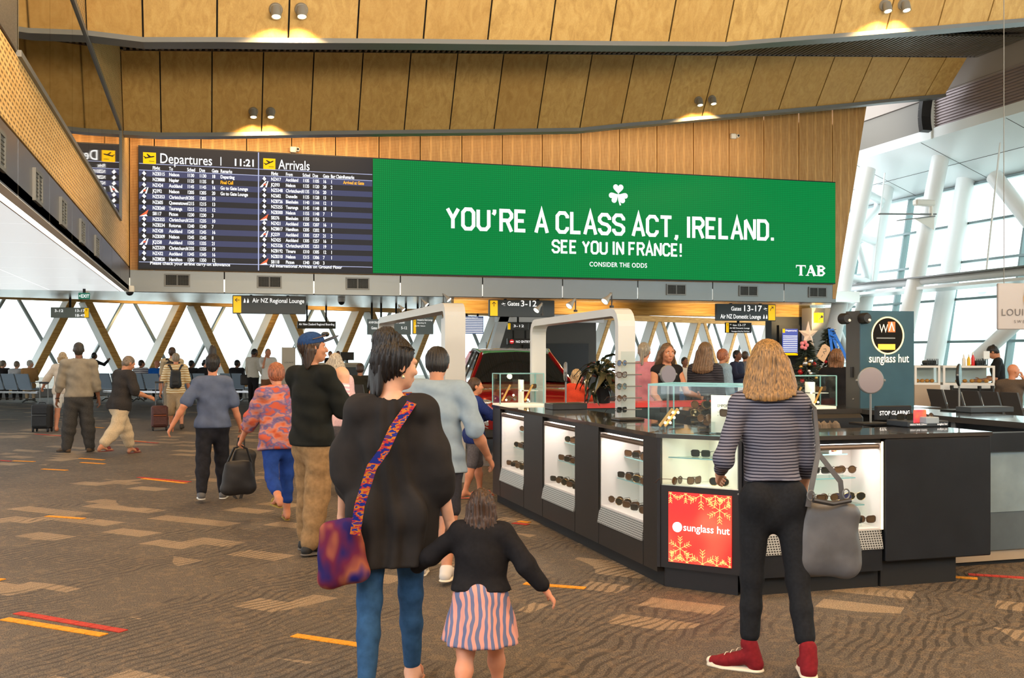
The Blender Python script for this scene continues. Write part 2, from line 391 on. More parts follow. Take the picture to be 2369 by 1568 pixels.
# metal fascia below the screen, panels and air grilles
ZS, ZL0, ZL1 = 3.05, 3.59, 6.41
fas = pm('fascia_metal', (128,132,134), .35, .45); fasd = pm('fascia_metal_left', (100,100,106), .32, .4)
def grille(parent, M, w, h):
    g = MB(); t = .035
    for lo, hi in (((-w/2,-.02,-h/2),(w/2,.02,-h/2+t)),((-w/2,-.02,h/2-t),(w/2,.02,h/2)),((-w/2,-.02,-h/2+t),(-w/2+t,.02,h/2-t)),((w/2-t,-.02,-h/2+t),(w/2,.02,h/2-t)),((-.012,-.018,-h/2+t),(.012,.02,h/2-t))): g.box(lo, hi, M)
    fr = g.build('air_grille', steel, parent)
    MB().box((-w/2+t,.004,-h/2+t), (w/2-t,.014,h/2-t), M).build('grille_void', dark, fr, local=False)
    s_ = MB(); n = 7
    for i in range(1, n):
        z = -h/2+t+(h-2*t)*i/n; s_.box((-w/2+t,-.012,z-.004), (w/2-t,.0,z+.004), M)
    for i in range(1, 14):
        x = -w/2+t+(w-2*t)*i/14; s_.box((x-.003,-.008,-h/2+t), (x+.003,.002,h/2-t), M)
    s_.build('louvre', pm('louvre_grey', (88,90,90), .5, .3), fr)
fb = struct(MB().box((-1.65,YW+.03,ZS+.01), (17.2,YW+.2,ZL0)).build('trim_3', dark), 'grey metal fascia band under the long screen')
xs = [-1.65]+[ratio(x)*YW for x in (519,726,926,1116,1301,1475,1648,1813)]+[17.22]
for a, b in zip(xs[:-1], xs[1:]): MB().box((a+.014,YW-.02,ZS), (b-.014,YW+.028,ZL0+.02)).build('panel', fas, fb)
for px, py in ((410,652),(623,656),(827,661),(1563,671),(1730,675),(1890,677)):
    p = PY(px, py, YW); grille(fb, Matrix.Translation((p.x, YW-.035, 3.33)), .58, .30)
# ---------- left upper wall: fascia, slotted band, reflective glazing
XW = -1.65
lw = NT('perforated_timber', rough=.5, spec=.3)
row = lw.math('FLOOR', lw.math('DIVIDE', lw.z, .052)); off = lw.math('MULTIPLY', lw.math('MODULO', row, 2), .075)
fy = lw.math('FRACT', lw.math('DIVIDE', lw.math('ADD', lw.y, off), .15)); fz = lw.math('FRACT', lw.math('DIVIDE', lw.z, .052))
hole = lw.math('MULTIPLY', lw.math('LESS_THAN', fy, .62), lw.math('LESS_THAN', fz, .45))
lw.color(lw.mix(lw.math('MULTIPLY', hole, .72), lw.ramp(lw.noise(8, stretch=(2,.3,3)), [(.3, (206,164,100)), (.7, (228,190,128))]), (70,46,24)))
lw.bump(lw.math('SUBTRACT', 1, hole), .6, .012)
wall_left = struct(MB().box((XW-.3,4,ZS+.08), (XW-.03,YW+.2,8.3)).build('wall_left', dark), 'timber and glass wall of the upper level')
ys = [4.3,6.4,8.55,10.65,12.74,14.83,16.92,19.0,21.1,23.2,YW]
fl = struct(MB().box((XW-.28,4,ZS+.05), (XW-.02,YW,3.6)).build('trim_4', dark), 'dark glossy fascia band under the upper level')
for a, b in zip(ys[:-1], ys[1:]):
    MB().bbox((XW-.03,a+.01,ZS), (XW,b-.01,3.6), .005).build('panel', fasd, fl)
    MB().bbox((XW-.03,a+.004,3.63), (XW-.005,b-.004,4.36), .004).build('panel', lw.m, wall_left)
for y in (7.5,9.6,11.76,13.8,15.9,18.0): grille(fl, Matrix.Translation((XW+.012,y,3.31)) @ Matrix.Rotation(math.pi/2,4,'Z'), .52, .33)
for a, b in zip(ys[:-1], ys[1:]):
    if a >= 10.6:
        MB().bbox((XW-.03,a+.004,6.27), (XW-.005,b-.004,8.2), .004).build('panel', lw.m, wall_left)
MB().bbox((XW-.03,23.28,4.36), (XW-.005,YW,6.27), .004).build('panel', lw.m, wall_left)
pdark = pm('dark_perforated', (84,80,74), .5, noise=.5, nscale=60)
for a, b in zip(ys[:3], ys[1:4]): MB().bbox((XW-.03,a+.01,4.4), (XW-.005,b-.01,8.2), .005).build('panel', pdark, wall_left)
mirror = pm('tinted_glazing', (176,164,136), .03, 1.0)
win = struct(MB().box((XW-.02,10.65,4.36), (XW+.03,23.25,4.42)).box((XW-.02,10.65,6.22), (XW+.03,23.25,6.30)).box((XW-.02,23.16,4.4), (XW+.03,23.25,6.25)).build('window_1', steel), 'tinted glazing strip of the upper level')
for a, b in zip(ys[3:9], ys[4:10]): MB().box((XW-.02,a+.006,4.42), (XW+.004,b-.006,6.22)).build('pane', mirror, win)
# left lower ceiling
cwhite = pm('glossy_white_ceiling', (246,247,247), .24, .7); glowm = pm('ceiling_added_glow', (240,243,244), .25, emit=.42, spec=.6); lightm = pm('light_strip', (255,250,240), .5, emit=5)  # left ceiling panels get an added glow in place of window glare
lc = struct(MB().box((-16,4,ZS+.02), (XW,YW,ZS+.12)).build('ceiling', dark), 'white low ceiling on the left under the upper level')
MB().box((XW-.11,4,ZS-.002), (XW-.001,YW-.03,ZS+.03)).build('panel', pm('strip_white', (236,240,240), .6), lc)
MB().box((XW-.19,4,ZS+.005), (XW-.115,YW,ZS+.03)).build('light_strip', lightm, lc)
MB().box((XW-.205,4,ZS-.004), (XW-.19,YW,ZS+.03)).build('edge_profile', pm('bronze_edge', (120,86,44), .4, .4), lc)
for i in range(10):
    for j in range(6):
        x1 = XW-.21-j*1.5; MB().box((x1-1.49,4+i*2.2+.006,ZS), (x1,4+(i+1)*2.2-.006,ZS+.03)).build('panel', glowm, lc)
# ---------- far lounge: ceiling, slanted-strut window wall
lr = struct(MB().prism([(-16,YW,ZS+.02),(18,YW,ZS+.02),(22,34,3.3),(48,75,4.3),(-16,44,4.0)], (0,0,.3)).build('ceiling', cwhite), 'white ceiling of the far departure lounge')
def wpt(px):
    d = 38.0*3650/(3650-px); a, b = ray(px); return Vector((a*d, b*d, 0))
w0 = wpt(176); we = (wpt(1560)-wpt(0)).normalized(); wn = Vector((we.y,-we.x,0))
def wp(s, z, out=0): return w0+we*s-wn*out+Vector((0,0,z))
glu = NT('glulam', rough=.55, spec=.3)
gg = glu.noise(3, stretch=(.5,.5,9), detail=4, dist=.5)
glu.color(glu.ramp(gg, [(.3, (178,128,60)), (.7, (222,178,104))])); glu = glu.m
paint = pm('white_strut_paint', (250,250,248), .5); mull = pm('mullion_grey', (150,158,158), .4, .4)
P_ = 4.45; s0, s1 = -4*P_, 13*P_
wf = struct(MB().bar(wp(s0,.15,.05), wp(s1,.15,.05), .3, .3).build('wall_far', pm('sill_grey', (150,150,150), .6)), 'window wall of the far lounge with slanted struts')
MB().bar(wp(s0,3.74,-.2), wp(s1,3.74,-.2), .5, .34).build('beam', glu, wf)
for k in range(-4, 13):
    for sg in (-1, 1):
        a, b = wp(k*P_+sg*.28, 3.6, -.1), wp(k*P_+sg*(P_/2-.22), .2, -.1)
        st = MB().bar(a, b, .62, .26, up=we).build('strut', paint, wf)
        MB().bar(a+wn*.33, b+wn*.33, .05, .262, up=we).build('wood_facing', glu, st)
for k in range(-4, 13):
    for sg in (-1, 1):
        MB().bar(wp((k+.5)*P_+sg*.2, 3.7, .35), wp((k+.5)*P_+sg*(P_/2-.05), .2, .35), .16, .09, up=we).build('mullion', mull, wf)
pane = glassm('window_glass', (242,250,250), .8)
wg = struct(MB().bar(wp(s0,3.75,.45), wp(s1,3.75,.45), .06, .08).build('window_2', mull), 'glazing of the far lounge')
for k in range(-4, 13):
    A, B, C, D = (wp((k-.5)*P_,.1,.42), wp((k+.5)*P_,.1,.42), wp(k*P_,3.7,.42), wp((k+1)*P_,3.7,.42))
    MB().prism([A,B,C], -wn*.012).build('pane', pane, wg); MB().prism([C,B,D], -wn*.012).build('pane', pane, wg)
b2 = PY(1050,700,31).x; b3 = PY(1874,700,31).x
bm = struct(MB().box((b2,31,2.83), (b3,31.35,3.27)).build('trim_5', glu), 'glulam beam across the lounge opening')
# orange-lit downstand and dark gate lobby behind
lob = struct(MB().box((PY(1150,760,44).x,44,0), (PY(1150,760,44).x+4.6,44.3,3.0)).build('wall_gate', pm('lobby_grey', (86,84,80), .7)), 'grey gate lobby wall behind the car')
gx = PY(1150,760,44).x
MB().box((gx+1.15,43.9,0), (gx+4.2,44,2.05)).build('doorway', pm('door_black', (18,18,20), .4), lob)
for sx_ in (0,):
    MB().bar((gx+.25,43.8,3.3), (gx-.8,43.8,0), .5, .4, up=(1,0,0)).build('frame_post', paint, lob); MB().bar((gx-.1,43.8,3.15), (gx+4.8,43.8,3.15), .5, .35).build('frame_head', paint, lob)
# ---------- right end: bulkheads, white soffit, leaning tubes and glass
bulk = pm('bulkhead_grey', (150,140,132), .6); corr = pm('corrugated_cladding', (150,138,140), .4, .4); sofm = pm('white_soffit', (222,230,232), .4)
br_ = struct(MB().box((19.62,12,8.8), (19.9,30,9.8)).build('wall_right', bulk), 'grey bulkhead over the right hand glazing')
mb = MB(); z = 7.66
while z < 8.85:
    for (za, xa), (zb_, xb) in (((z,19.6),(z+.03,19.6)),((z+.03,19.6),(z+.04,19.64)),((z+.04,19.64),(z+.07,19.64)),((z+.07,19.64),(z+.08,19.6))):
        mb.quad((xa,14,za),(xa,25.0,za),(xb,25.0,zb_),(xb,14,zb_))
    z += .08
mb.build('cladding', corr, br_)
MB().box((19.5,24.85,7.6), (19.85,25.25,9.0)).build('post', sofm, br_)
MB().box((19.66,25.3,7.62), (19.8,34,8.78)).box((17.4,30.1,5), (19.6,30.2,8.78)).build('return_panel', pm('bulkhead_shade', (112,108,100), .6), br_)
so = struct(MB().prism([(19.55,10,7.62),(22.1,10,6.62),(22.1,10,6.9),(19.55,10,7.9)], (0,26,0)).build('ceiling', sofm), 'white folded soffit along the glazing')
for y in (15.5,18.8,22.1,25.4,28.7): MB().bar((19.6,y,7.6), (22.05,y,6.64), .012, .012).build('joint', dark, so)
MB().bar((20.9,10,7.09), (20.9,34,7.09), .012, .012).build('joint', dark, so)
def gxz(z): return 22.0-(6.62-z)*.17
wr = struct(MB().bar((gxz(.1),-5.1,.1), (gxz(.1),34.2,.1), .2, .2).build('window_3', mull), 'leaning glass wall on the right')
YS = [8+2.62*i for i in range(-5,11)]
mul2 = pm('teal_mullion', (112,130,132), .35, .4)
zz = [.15,1.95,3.2,4.3,5.45,6.62]
for z in zz[1:]: MB().bar((gxz(z)-.05,-5.1,z), (gxz(z)-.05,34.2,z), .18, .07).build('transom', mul2, wr)
for y in YS: MB().bar((gxz(.1),y,.1), (gxz(6.62),y,6.62), .22, .07, up=(0,1,0)).build('mullion', mul2, wr)
pane2 = glassm('facade_glass', (234,244,242), 1.0)
for a, b in zip(YS[:-1], YS[1:]):
    for z0_, z1_ in zip(zz[:-1], zz[1:]):
        MB().prism([(gxz(z0_),a,z0_),(gxz(z0_),b,z0_),(gxz(z1_),b,z1_),(gxz(z1_),a,z1_)], (.012,0,0)).build('pane', pane2, wr)
tubem = pm('white_tube_paint', (226,232,234), .35)
def leaning(name, label, a, b, r): tag(MB().tube([a,b], r, 20).build(name, tubem, smooth=True), label, 'column')
def line(p, q, z0_, z1_):
    p, q = Vector(p), Vector(q); f = lambda z: p+(q-p)*((z-p.z)/(q.z-p.z)); return f(z0_), f(z1_)
a, b = line(PY(2175,370,25.7), PY(2105,715,25.7), 0, 7.35); leaning('leaning_column', 'white leaning tube column directly behind the dark tower', a, b, .245)
a, b = line(PY(2233,425,26.2), PY(2163,820,26.2), 0, 6.9); leaning('leaning_column', 'white leaning tube column against the glass right of the tower', a, b, .27)
a, b = line(PY(2000,425,27.5), PY(1925,790,27.5), 0, 7.2); A1, B1 = a, b
tr = thing('truss_column', 'white tubular truss leaning beside the end of the screen wall', 'column', (a.x,a.y,0))
MB().tube([a,b], .24, 18).build('chord', tubem, tr, smooth=True)
a2, b2_ = line(PY(2045,455,29.2), PY(1990,760,29.2), 0, 7.0); MB().tube([a2,b2_], .26, 18).build('chord', tubem, tr, smooth=True)
L1 = lambda z: a+(b-a)*(z/7.2); L2 = lambda z: a2+(b2_-a2)*(z/7.0)
for z in (1.2,2.6,3.9,5.2,6.5): MB().tube([L1(z),L2(z)], .13, 12).build('rung', tubem, tr, smooth=True)
for k, z in enumerate((1.2,2.6,3.9,5.2)):
    MB().tube([L1(z),L2(z+1.3)] if k%2 else [L2(z),L1(z+1.3)], .11, 12).build('brace', tubem, tr, smooth=True)
leaning('brace_tube', 'white diagonal tube rising to the soffit at the right edge', PX(2300,408,21.2), PX(2445,590,21.2), .22)
leaning('brace_tube', 'white diagonal tube behind the cake counter worker', PX(2262,828,20.6), PX(2450,655,21.0), .2)
rt = thing('truss_beam', 'horizontal white tube beam with flat rail along the right glazing', 'beam', (19.6,25,3.6))
MB().tube([(19.7,14,3.63),(19.7,29.3,3.68)], .11, 14).build('tube', tubem, rt, smooth=True)
MB().box((19.4,14,3.74), (20.3,29.3,3.78)).build('flat_rail', steel, rt)
MB().box((19.5,14,3.42), (20.6,29.3,3.5)).build('light_shelf', tubem, rt)
for px, (y0, y1) in ((2055,(400,650)),(2322,(330,620))):
    p = PX(px-8, y0, 20.2); q = Vector((19.75, p.y, 3.7)); MB().tube([p,q], .025, 8).build('hanger_rod', tubem, rt)
# outside: pale hillside with houses, apron hall
hill = NT('hillside', rough=1, spec=0); hn = hill.noise(.12, detail=5)
hill.color(hill.ramp(hn, [(.35, (168,184,174)), (.55, (196,206,198)), (.62, (228,230,228))])); hm = MB()
N = 26
for i in range(N):
    for j in range(6):
        def hp(i, j):
            t = i/N; y = -40+t*220; h = (j/5)**1.1*(26+7*math.sin(t*9)+4*math.sin(t*23)); return (95+j*16+6*math.sin(t*7), y, -6+h)
        hm.quad(hp(i,j), hp(i,j+1), hp(i+1,j+1), hp(i+1,j))
tag(hm.build('hillside', hill.m, smooth=True), 'pale green hillside seen through the right hand glass', 'hill')
ap = thing('apron_hall', 'pale hall with low gable roof outside the right glazing', 'building', (63,48,0))
MB().box((56,40,0), (70,66,6.2)).build('wall', pm('hall_wall', (206,220,220), .7), ap)
MB().prism([(55.6,39.6,6.2),(70.4,39.6,6.2),(63,39.6,8.9)], (0,27,0)).build('roof', pm('hall_roof', (214,222,224), .6), ap)
struct(MB().box((21.8,-40,-.6), (400,33,-.4)).box((50,33,-.6), (400,300,-.4)).box((-200,79,-.6), (50,400,-.4)).build('ground', pm('apron_concrete', (188,190,188), .9, noise=.1, nscale=.3)), 'pale apron outside the glass')
# ============================================================ LONG SCREEN
YF = 25.82
scr = thing('led_screen', 'very long wall screen with flight tables and a green advertisement', 'screen', (7.8,YF,ZL0))
X0, X1, XD, XM = -1.45, 17.1, ratio(862)*YF, ratio(598)*YF
MB().box((X0,YF+.02,ZL0-.03), (X1,YW-.035,ZL1+.03)).build('housing', black, scr)
def ledm(name, c, k=.75): return pm(name, (4,4,4), .6, emit=k, ecol=c, spec=.2)
gm = NT('led_green', rough=.7, spec=.1); p_ = .052
gx_ = gm.math('FRACT', gm.math('DIVIDE', gm.x, p_)); gz_ = gm.math('FRACT', gm.math('DIVIDE', gm.z, p_))
gr = gm.math('MAXIMUM', gm.math('LESS_THAN', gx_, .3), gm.math('LESS_THAN', gz_, .3))
gm.color((0.004,.01,.006,1)); gm.emission(gm.mix(gr, (0,140,66), (0,116,54)), .62)
def lp(x, y): p = PY(x, y, YF); return p.x, p.z
MB().box((XD+.01,YF-.01,ZL0), (X1-.02,YF+.02,ZL1)).build('advert_panel', gm.m, scr)
dep = MB().box((X0+.02,YF-.008,ZL0), (XM-.012,YF+.02,ZL1)).build('departures_panel', ledm('led_charcoal', (44,43,46), .7), scr)
arr = MB().box((XM+.012,YF-.008,ZL0), (XD-.01,YF+.02,ZL1)).build('arrivals_panel', ledm('led_charcoal', (44,43,46)), scr)
lw_ = ledm('led_white', (250,250,252), .95); ly = ledm('led_yellow', (255,190,0), .85); lk = ledm('led_dark', (28,26,24)); lb = ledm('led_row_blue', (66,70,100), .7)
lo_ = ledm('led_orange', (255,176,30), .9); lrd = ledm('led_salmon', (232,96,60), .9); lln = ledm('led_line', (170,176,210), .8)
MB().box((XM-.012,YF-.012,ZL0), (XM+.012,YF-.004,ZL1)).build('divider', lln, scr)
YT = YF-.014
def px2m(x): return YF/ray(x)[1]/FPX
D = [("NZ8315","Nelson","1130","1130","18","Departing"),("NZ8888","Napier","1135","1135","8","Final Call"),("NZ424","Auckland","1145","1145","16","Go to Gate Lounge"),("JQ392","Nelson","1205","1205","20","Go to Gate Lounge"),("NZ5353","Christchurch","1205","1205","10"),("NZ605","Queenstown","1215","1215","13"),("NZ8260","Tauranga","1215","1215","12"),("S8117","Picton","1230","1230","3"),("NZ5355","Christchurch","1235","1235","10"),("NZ8234","Rotorua","1240","1240","7"),("NZ428","Auckland","1245","1245","16"),("NZ8309","Nelson","1245","1245","8"),("JQ258","Auckland","1335","1335","21"),("NZ5359","Christchurch","1335","1335","19"),("NZ432","Auckland","1345","1345","16"),("NZ8820","Hamilton","1350","1350","12")]
A = [("NZ417","Auckland","1105","1105","16","1","Arrived at Gate"),("JQ393","Nelson","1135","1120","20","2"),("NZ5348","Christchurch","1135","1126","20","1"),("NZ682","Dunedin","1135","1128","13","1"),("NZ8726","Blenheim","1140","1144","12","1"),("NZ5255","Tauranga","1145","1148","18","1"),("NZ8300","Nelson","1155","1148","7","1"),("S8276","Blenheim","1155","1156","3"),("NZ421","Auckland","1205","1207","16","1"),("NZ8817","Hamilton","1205","1202","8","1"),("JQ259","Auckland","1305","1257","21","2"),("NZ425","Auckland","1305","1257","16","1"),("NZ5326","Christchurch","1305","1253","19","1"),("NZ8192","Timaru","1310","1305","12","1"),("NZ8310","Nelson","1315","1306","7","1"),("S8118","Picton","1340","1340","3")]
def table(panel, rows, cols, heads, xa, xb, ztop, zbot, logo_x):
    n = len(rows); dz = (ztop-zbot)/n; band = MB(); tx = MB(); ty = MB(); lg = MB(); hd = MB()
    for i, r in enumerate(rows):
        zc = ztop-dz*(i+.5)
        if i % 2 == 0: band.box((xa,YF-.0115,zc-dz/2), (xb,YF-.009,zc+dz/2))
        for j, t in enumerate(r):
            big = letters(ty if t in ('Final Call','Arrived at Gate') else tx, t, (cols[j],YT,zc-.036), .112, bold=.022, sx=.71)
        x = logo_x
        if r[0][0] == 'N':
            lg.mat(lk); flatpoly(lg, [(-.09,-.06),(.05,-.06),(.05,.07),(-.0,.02)], (x,YT,zc)); lg.mat(lw_); flatpoly(lg, [(-.04,0),(.01,-.05),(.05,.0),(.0,.06)], (x,YT-.002,zc))
        elif r[0][0] == 'J':
            lg.mat(lw_); flatpoly(lg, [(-.1,-.07),(-.04,-.07),(.06,.08),(.03,.08)], (x,YT,zc)); flatpoly(lg, [(.02,-.07),(.06,-.07),(.1,.08),(.08,.08)], (x,YT,zc)); lg.mat(lrd); flatpoly(lg, [(-.03,-.02),(.03,-.02),(.05,.02),(.0,.02)], (x,YT-.002,zc))
        else:
            lg.mat(lrd); flatpoly(lg, [(-.1,-.07),(.06,-.03),(.1,.09)], (x,YT,zc)); lg.mat(lw_); flatpoly(lg, [(-.1,-.075),(.08,-.065),(.05,-.02)], (x,YT-.002,zc))
    for h, x in heads: letters(hd, h, (x,YT,ztop+.03), .115, bold=.02, sx=.66)
    band.build('row_band', lb, panel); tx.build('flight_lettering', lw_, panel); lg.build('airline_mark', None, panel); hd.build('heading_lettering', lw_, panel)
    if ty.v: ty.build('remark_lettering', lo_, panel)
    ln = MB()
    for z in (ztop+.002, ztop+.155, zbot-.012): ln.box((xa,YF-.0125,z), (xb,YF-.0105,z+.014))
    ln.build('rule', lln, panel)
zt = lp(365,396)[1]; zb = lp(365,606)[1]
cx = lambda *p: [ratio(q)*YF for q in p]
table(dep, D, cx(353,391,433,461,490,510), list(zip(("Flight","To","Sched","Due","Gate","Remarks"), cx(353,391,433,461,490,510))), X0+.02, XM-.014, zt, zb, ratio(333)*YF)
table(arr, A, cx(627,661,700,723,747,765,794), list(zip(("Flight","From","Sched","Due","Gate","Bag Claim","Remarks"), cx(627,661,700,723,747,765,794))), XM+.014, XD-.012, zt, zb, ratio(611)*YF)
def plane_icon(mb, loc, s, up=True):
    a = .22 if up else .45
    def R(p): c_, s_ = math.cos(a), math.sin(a); return ((p[0]*c_-p[1]*s_)*s, (p[0]*s_+p[1]*c_)*s)
    flatpoly(mb, [R(p) for p in [(-.42,-.05),(.36,-.05),(.46,.02),(.36,.07),(-.42,.06)]], loc)
    flatpoly(mb, [R(p) for p in [(-.06,.02),(-.2,.34),(-.1,.34),(.16,.03)]], loc, y=-.001); flatpoly(mb, [R(p) for p in [(-.38,0),(-.52,.2),(-.44,.2),(-.26,.02)]], loc, y=-.001)
    flatpoly(mb, [(-.05*s,-.38*s),(.4*s,-.38*s),(.4*s,-.33*s),(-.05*s,-.33*s)], loc)
def square(panel, x0, y0, x1, y1, up):
    (a, zt_), (b, zb_) = lp(x0,y0), lp(x1,y1); h = .40
    MB().box((a,YF-.013,zb_), (b,YF-.009,zt_)).build('icon_square', ly, panel)
    m = MB(); plane_icon(m, ((a+b)/2,YT-.002,(zt_+zb_)/2+.02), (b-a)*.9, up); m.build('plane_icon', lk, panel)
square(dep, 331,352,361,380, True); square(arr, 609,366,637,392, False)
m = MB(); letters(m, 'Departures', (lp(369,379)[0],YT,lp(369,379)[1]+.02), .33, width=1.16, bold=.004); x_, z_ = lp(539,383); letters(m, '11:21', (x_,YT,z_), .235, bold=.022)
x_, z_ = lp(511,383); m.box((x_-.01,YT-.002,z_), (x_+.01,YT,z_+.2)); letters(m, 'Please check your airline carry-on allowance', (lp(347,613)[0],YT,ZL0+.085), .1, bold=.016); m.build('title_lettering', lw_, dep)
m = MB(); x_, z_ = lp(644,391); letters(m, 'Arrivals', (x_,YT,z_), .33, width=.74, bold=.004); letters(m, 'All International Arrivals on Ground Floor', (lp(624,619)[0],YT,ZL0+.085), .1, bold=.016); m.build('title_lettering', lw_, arr)
# block letters of the green advertisement
G = {'Y':[[(0,6),(2,3),(2,0)],[(4,6),(2,3)]],'O':[[(0,1),(0,5),(1,6),(3,6),(4,5),(4,1),(3,0),(1,0),'c']],'U':[[(0,6),(0,1),(1,0),(3,0),(4,1),(4,6)]],
 "'":[[(0,6.2),(0,5.3),(-.5,4.6)]],'R':[[(0,-.45),(0,6),(3,6),(4,5),(4,4),(3,3),(0,3)],[(2.2,3),(4,-.45)]],'E':[[(3.6,6),(0,6),(0,0),(3.6,0)],[(0,3),(3,3)]],
 'A':[[(-.2,-.45),(2,6.4),(4.2,-.45)],[(.7,1.8),(3.3,1.8)]],'C':[[(4,4.4),(4,5),(3,6),(1,6),(0,5),(0,1),(1,0),(3,0),(4,1),(4,1.6)]],'L':[[(0,6.45),(0,0),(3.5,0)]],
 'S':[[(4,4.4),(4,5),(3,6),(1,6),(0,5),(0,4),(1,3.2),(3,2.8),(4,2),(4,1),(3,0),(1,0),(0,1),(0,1.6)]],'T':[[(-.3,6),(4.3,6)],[(2,6),(2,-.45)]],',':[[(.3,0.3),(.3,-.4),(-.2,-1.3)]],
 'I':[[(0,6.45),(0,-.45)]],'N':[[(0,-.45),(0,6)],[(0,6.2),(4,-.2)],[(4,0),(4,6.45)]],'D':[[(0,0),(0,6),(3,6),(4,5),(4,1),(3,0),'c']],'.':[[(0,-.45),(0,.55)]],'F':[[(3.6,6),(0,6),(0,-.45)],[(0,3),(3,3)]],'!':[[(0,6.45),(0,1.6)],[(0,-.45),(0,.5)]]}
WD = {"'":1.2,',':1.2,'I':.9,'.':.9,'!':.9,'L':3.7,'E':3.8,'F':3.8}
def block(mb, txt, xl, xr_, zb_, zt_, wk=1.3):
    tot = sum((WD.get(ch,4)+1.75) if ch != ' ' else 2.4 for ch in txt)-1.75; sx = (xr_-xl)/(tot+wk); sz = (zt_-zb_)/(6+wk); x = xl+wk/2*sx; k = 0
    for ch in txt:
        if ch == ' ': x += 2.4*sx; continue
        for stk in G[ch]:
            cl_ = stk[-1] == 'c'; pts = [(p[0]*sx, p[1]*sz) for p in stk if p != 'c']
            k += 1; stroke(mb, pts, wk*sx*1.02, (x+(.45*sx if WD.get(ch,4) < 1.5 else 0),YT-.0004*(k%4),zb_+wk/2*sz), closed=cl_)
        x += (WD.get(ch,4)+1.75)*sx
ad = [o for o in scr.children if o.name.startswith('advert')][0]
m = MB(); xl = lp(1031,500)[0]; xr2 = lp(1792,540)[0]; block(m, "YOU'RE A CLASS ACT, IRELAND.", xl, xr2, lp(1200,538)[1], lp(1200,484)[1]); m.build('headline_lettering', lw_, ad)
m = MB(); xl = lp(1276,570)[0]; xr2 = lp(1578,580)[0]; block(m, "SEE YOU IN FRANCE!", xl, xr2, lp(1420,590)[1], lp(1420,558)[1]); m.build('headline_lettering', lw_, ad)
m = MB(); x_, z_ = lp(1363,616); letters(m, 'CONSIDER THE ODDS', (x_,YT,z_), .17, bold=.012, width=lp(1496,616)[0]-x_, spacing=1.1); m.build('headline_lettering', lw_, ad)
def serif_T(mb, x, z, w, h):
    s_ = lambda a, b, c_, d: flatpoly(mb, [(a*w,b*h),(c_*w,b*h),(c_*w,d*h),(a*w,d*h)], (x,YT,z))
    s_(0,.9,1,1); s_(.38,0,.62,.9); s_(.28,0,.72,.06); flatpoly(mb, [(0,.9*h),(.07*w,.9*h),(.03*w,.72*h),(0,.72*h)], (x,YT,z)); flatpoly(mb, [(.93*w,.9*h),(w,.9*h),(w,.72*h),(.97*w,.72*h)], (x,YT,z))
m = MB(); xa, z_ = lp(1841,637); xb = lp(1910,637)[0]; h_ = .29; w_ = (xb-xa)/3.1
serif_T(m, xa, z_, w_, h_)
xx = xa+1.05*w_
stroke(m, [(.1*w_,0),(.5*w_,h_)], .035, (xx,YT,z_)); stroke(m, [(.45*w_,h_),(.88*w_,0)], .085, (xx,YT-.001,z_)); stroke(m, [(.25*w_,.32*h_),(.75*w_,.32*h_)], .03, (xx,YT-.002,z_))
for q in (.1,.86): flatpoly(m, [((q-.16)*w_,0),((q+.18)*w_,0),((q+.18)*w_,.06*h_),((q-.16)*w_,.06*h_)], (xx,YT-.003,z_))
xx = xa+2.1*w_
flatpoly(m, [(.12*w_,0),(.36*w_,0),(.36*w_,h_),(.12*w_,h_)], (xx,YT,z_)); flatpoly(m, [(0,0),(.4*w_,0),(.4*w_,.06*h_),(0,.06*h_)], (xx,YT-.001,z_)); flatpoly(m, [(0,.94*h_),(.4*w_,.94*h_),(.4*w_,h_),(0,h_)], (xx,YT-.001,z_))
for zc, hh in ((.27,.5),(.76,.44)):
    stroke(m, [(.3*w_,(zc-hh/2+.03)*h_),(.62*w_,(zc-hh/2+.05)*h_),(.82*w_,zc*h_),(.62*w_,(zc+hh/2-.05)*h_),(.3*w_,(zc+hh/2-.03)*h_)], .05, (xx,YT-.002,z_))
m.build('corner_lettering', lw_, ad)
m = MB(); c0, z0_ = lp(1430,452); R_ = .27
for ang in (90, 90+122, 90-122):
    pts = []
    for t in range(28):
        a_ = 2*math.pi*t/28; q = 16*math.sin(a_)**3/17, (13*math.cos(a_)-5*math.cos(2*a_)-2*math.cos(3*a_)-math.cos(4*a_))/17
        lx, lz = q[0]*.155, .155*q[1]+.15; r_ = math.radians(ang-90); pts.append((lx*math.cos(r_)-lz*math.sin(r_), lx*math.sin(r_)+lz*math.cos(r_)))
    flatpoly(m, pts, (c0,YT,z0_+.03), y=-.0005*ang/90)
stroke(m, [(0,0),(.015,-.15),(.06,-.29)], .04, (c0,YT,z0_+.03)); m.build('shamrock', lw_, ad)
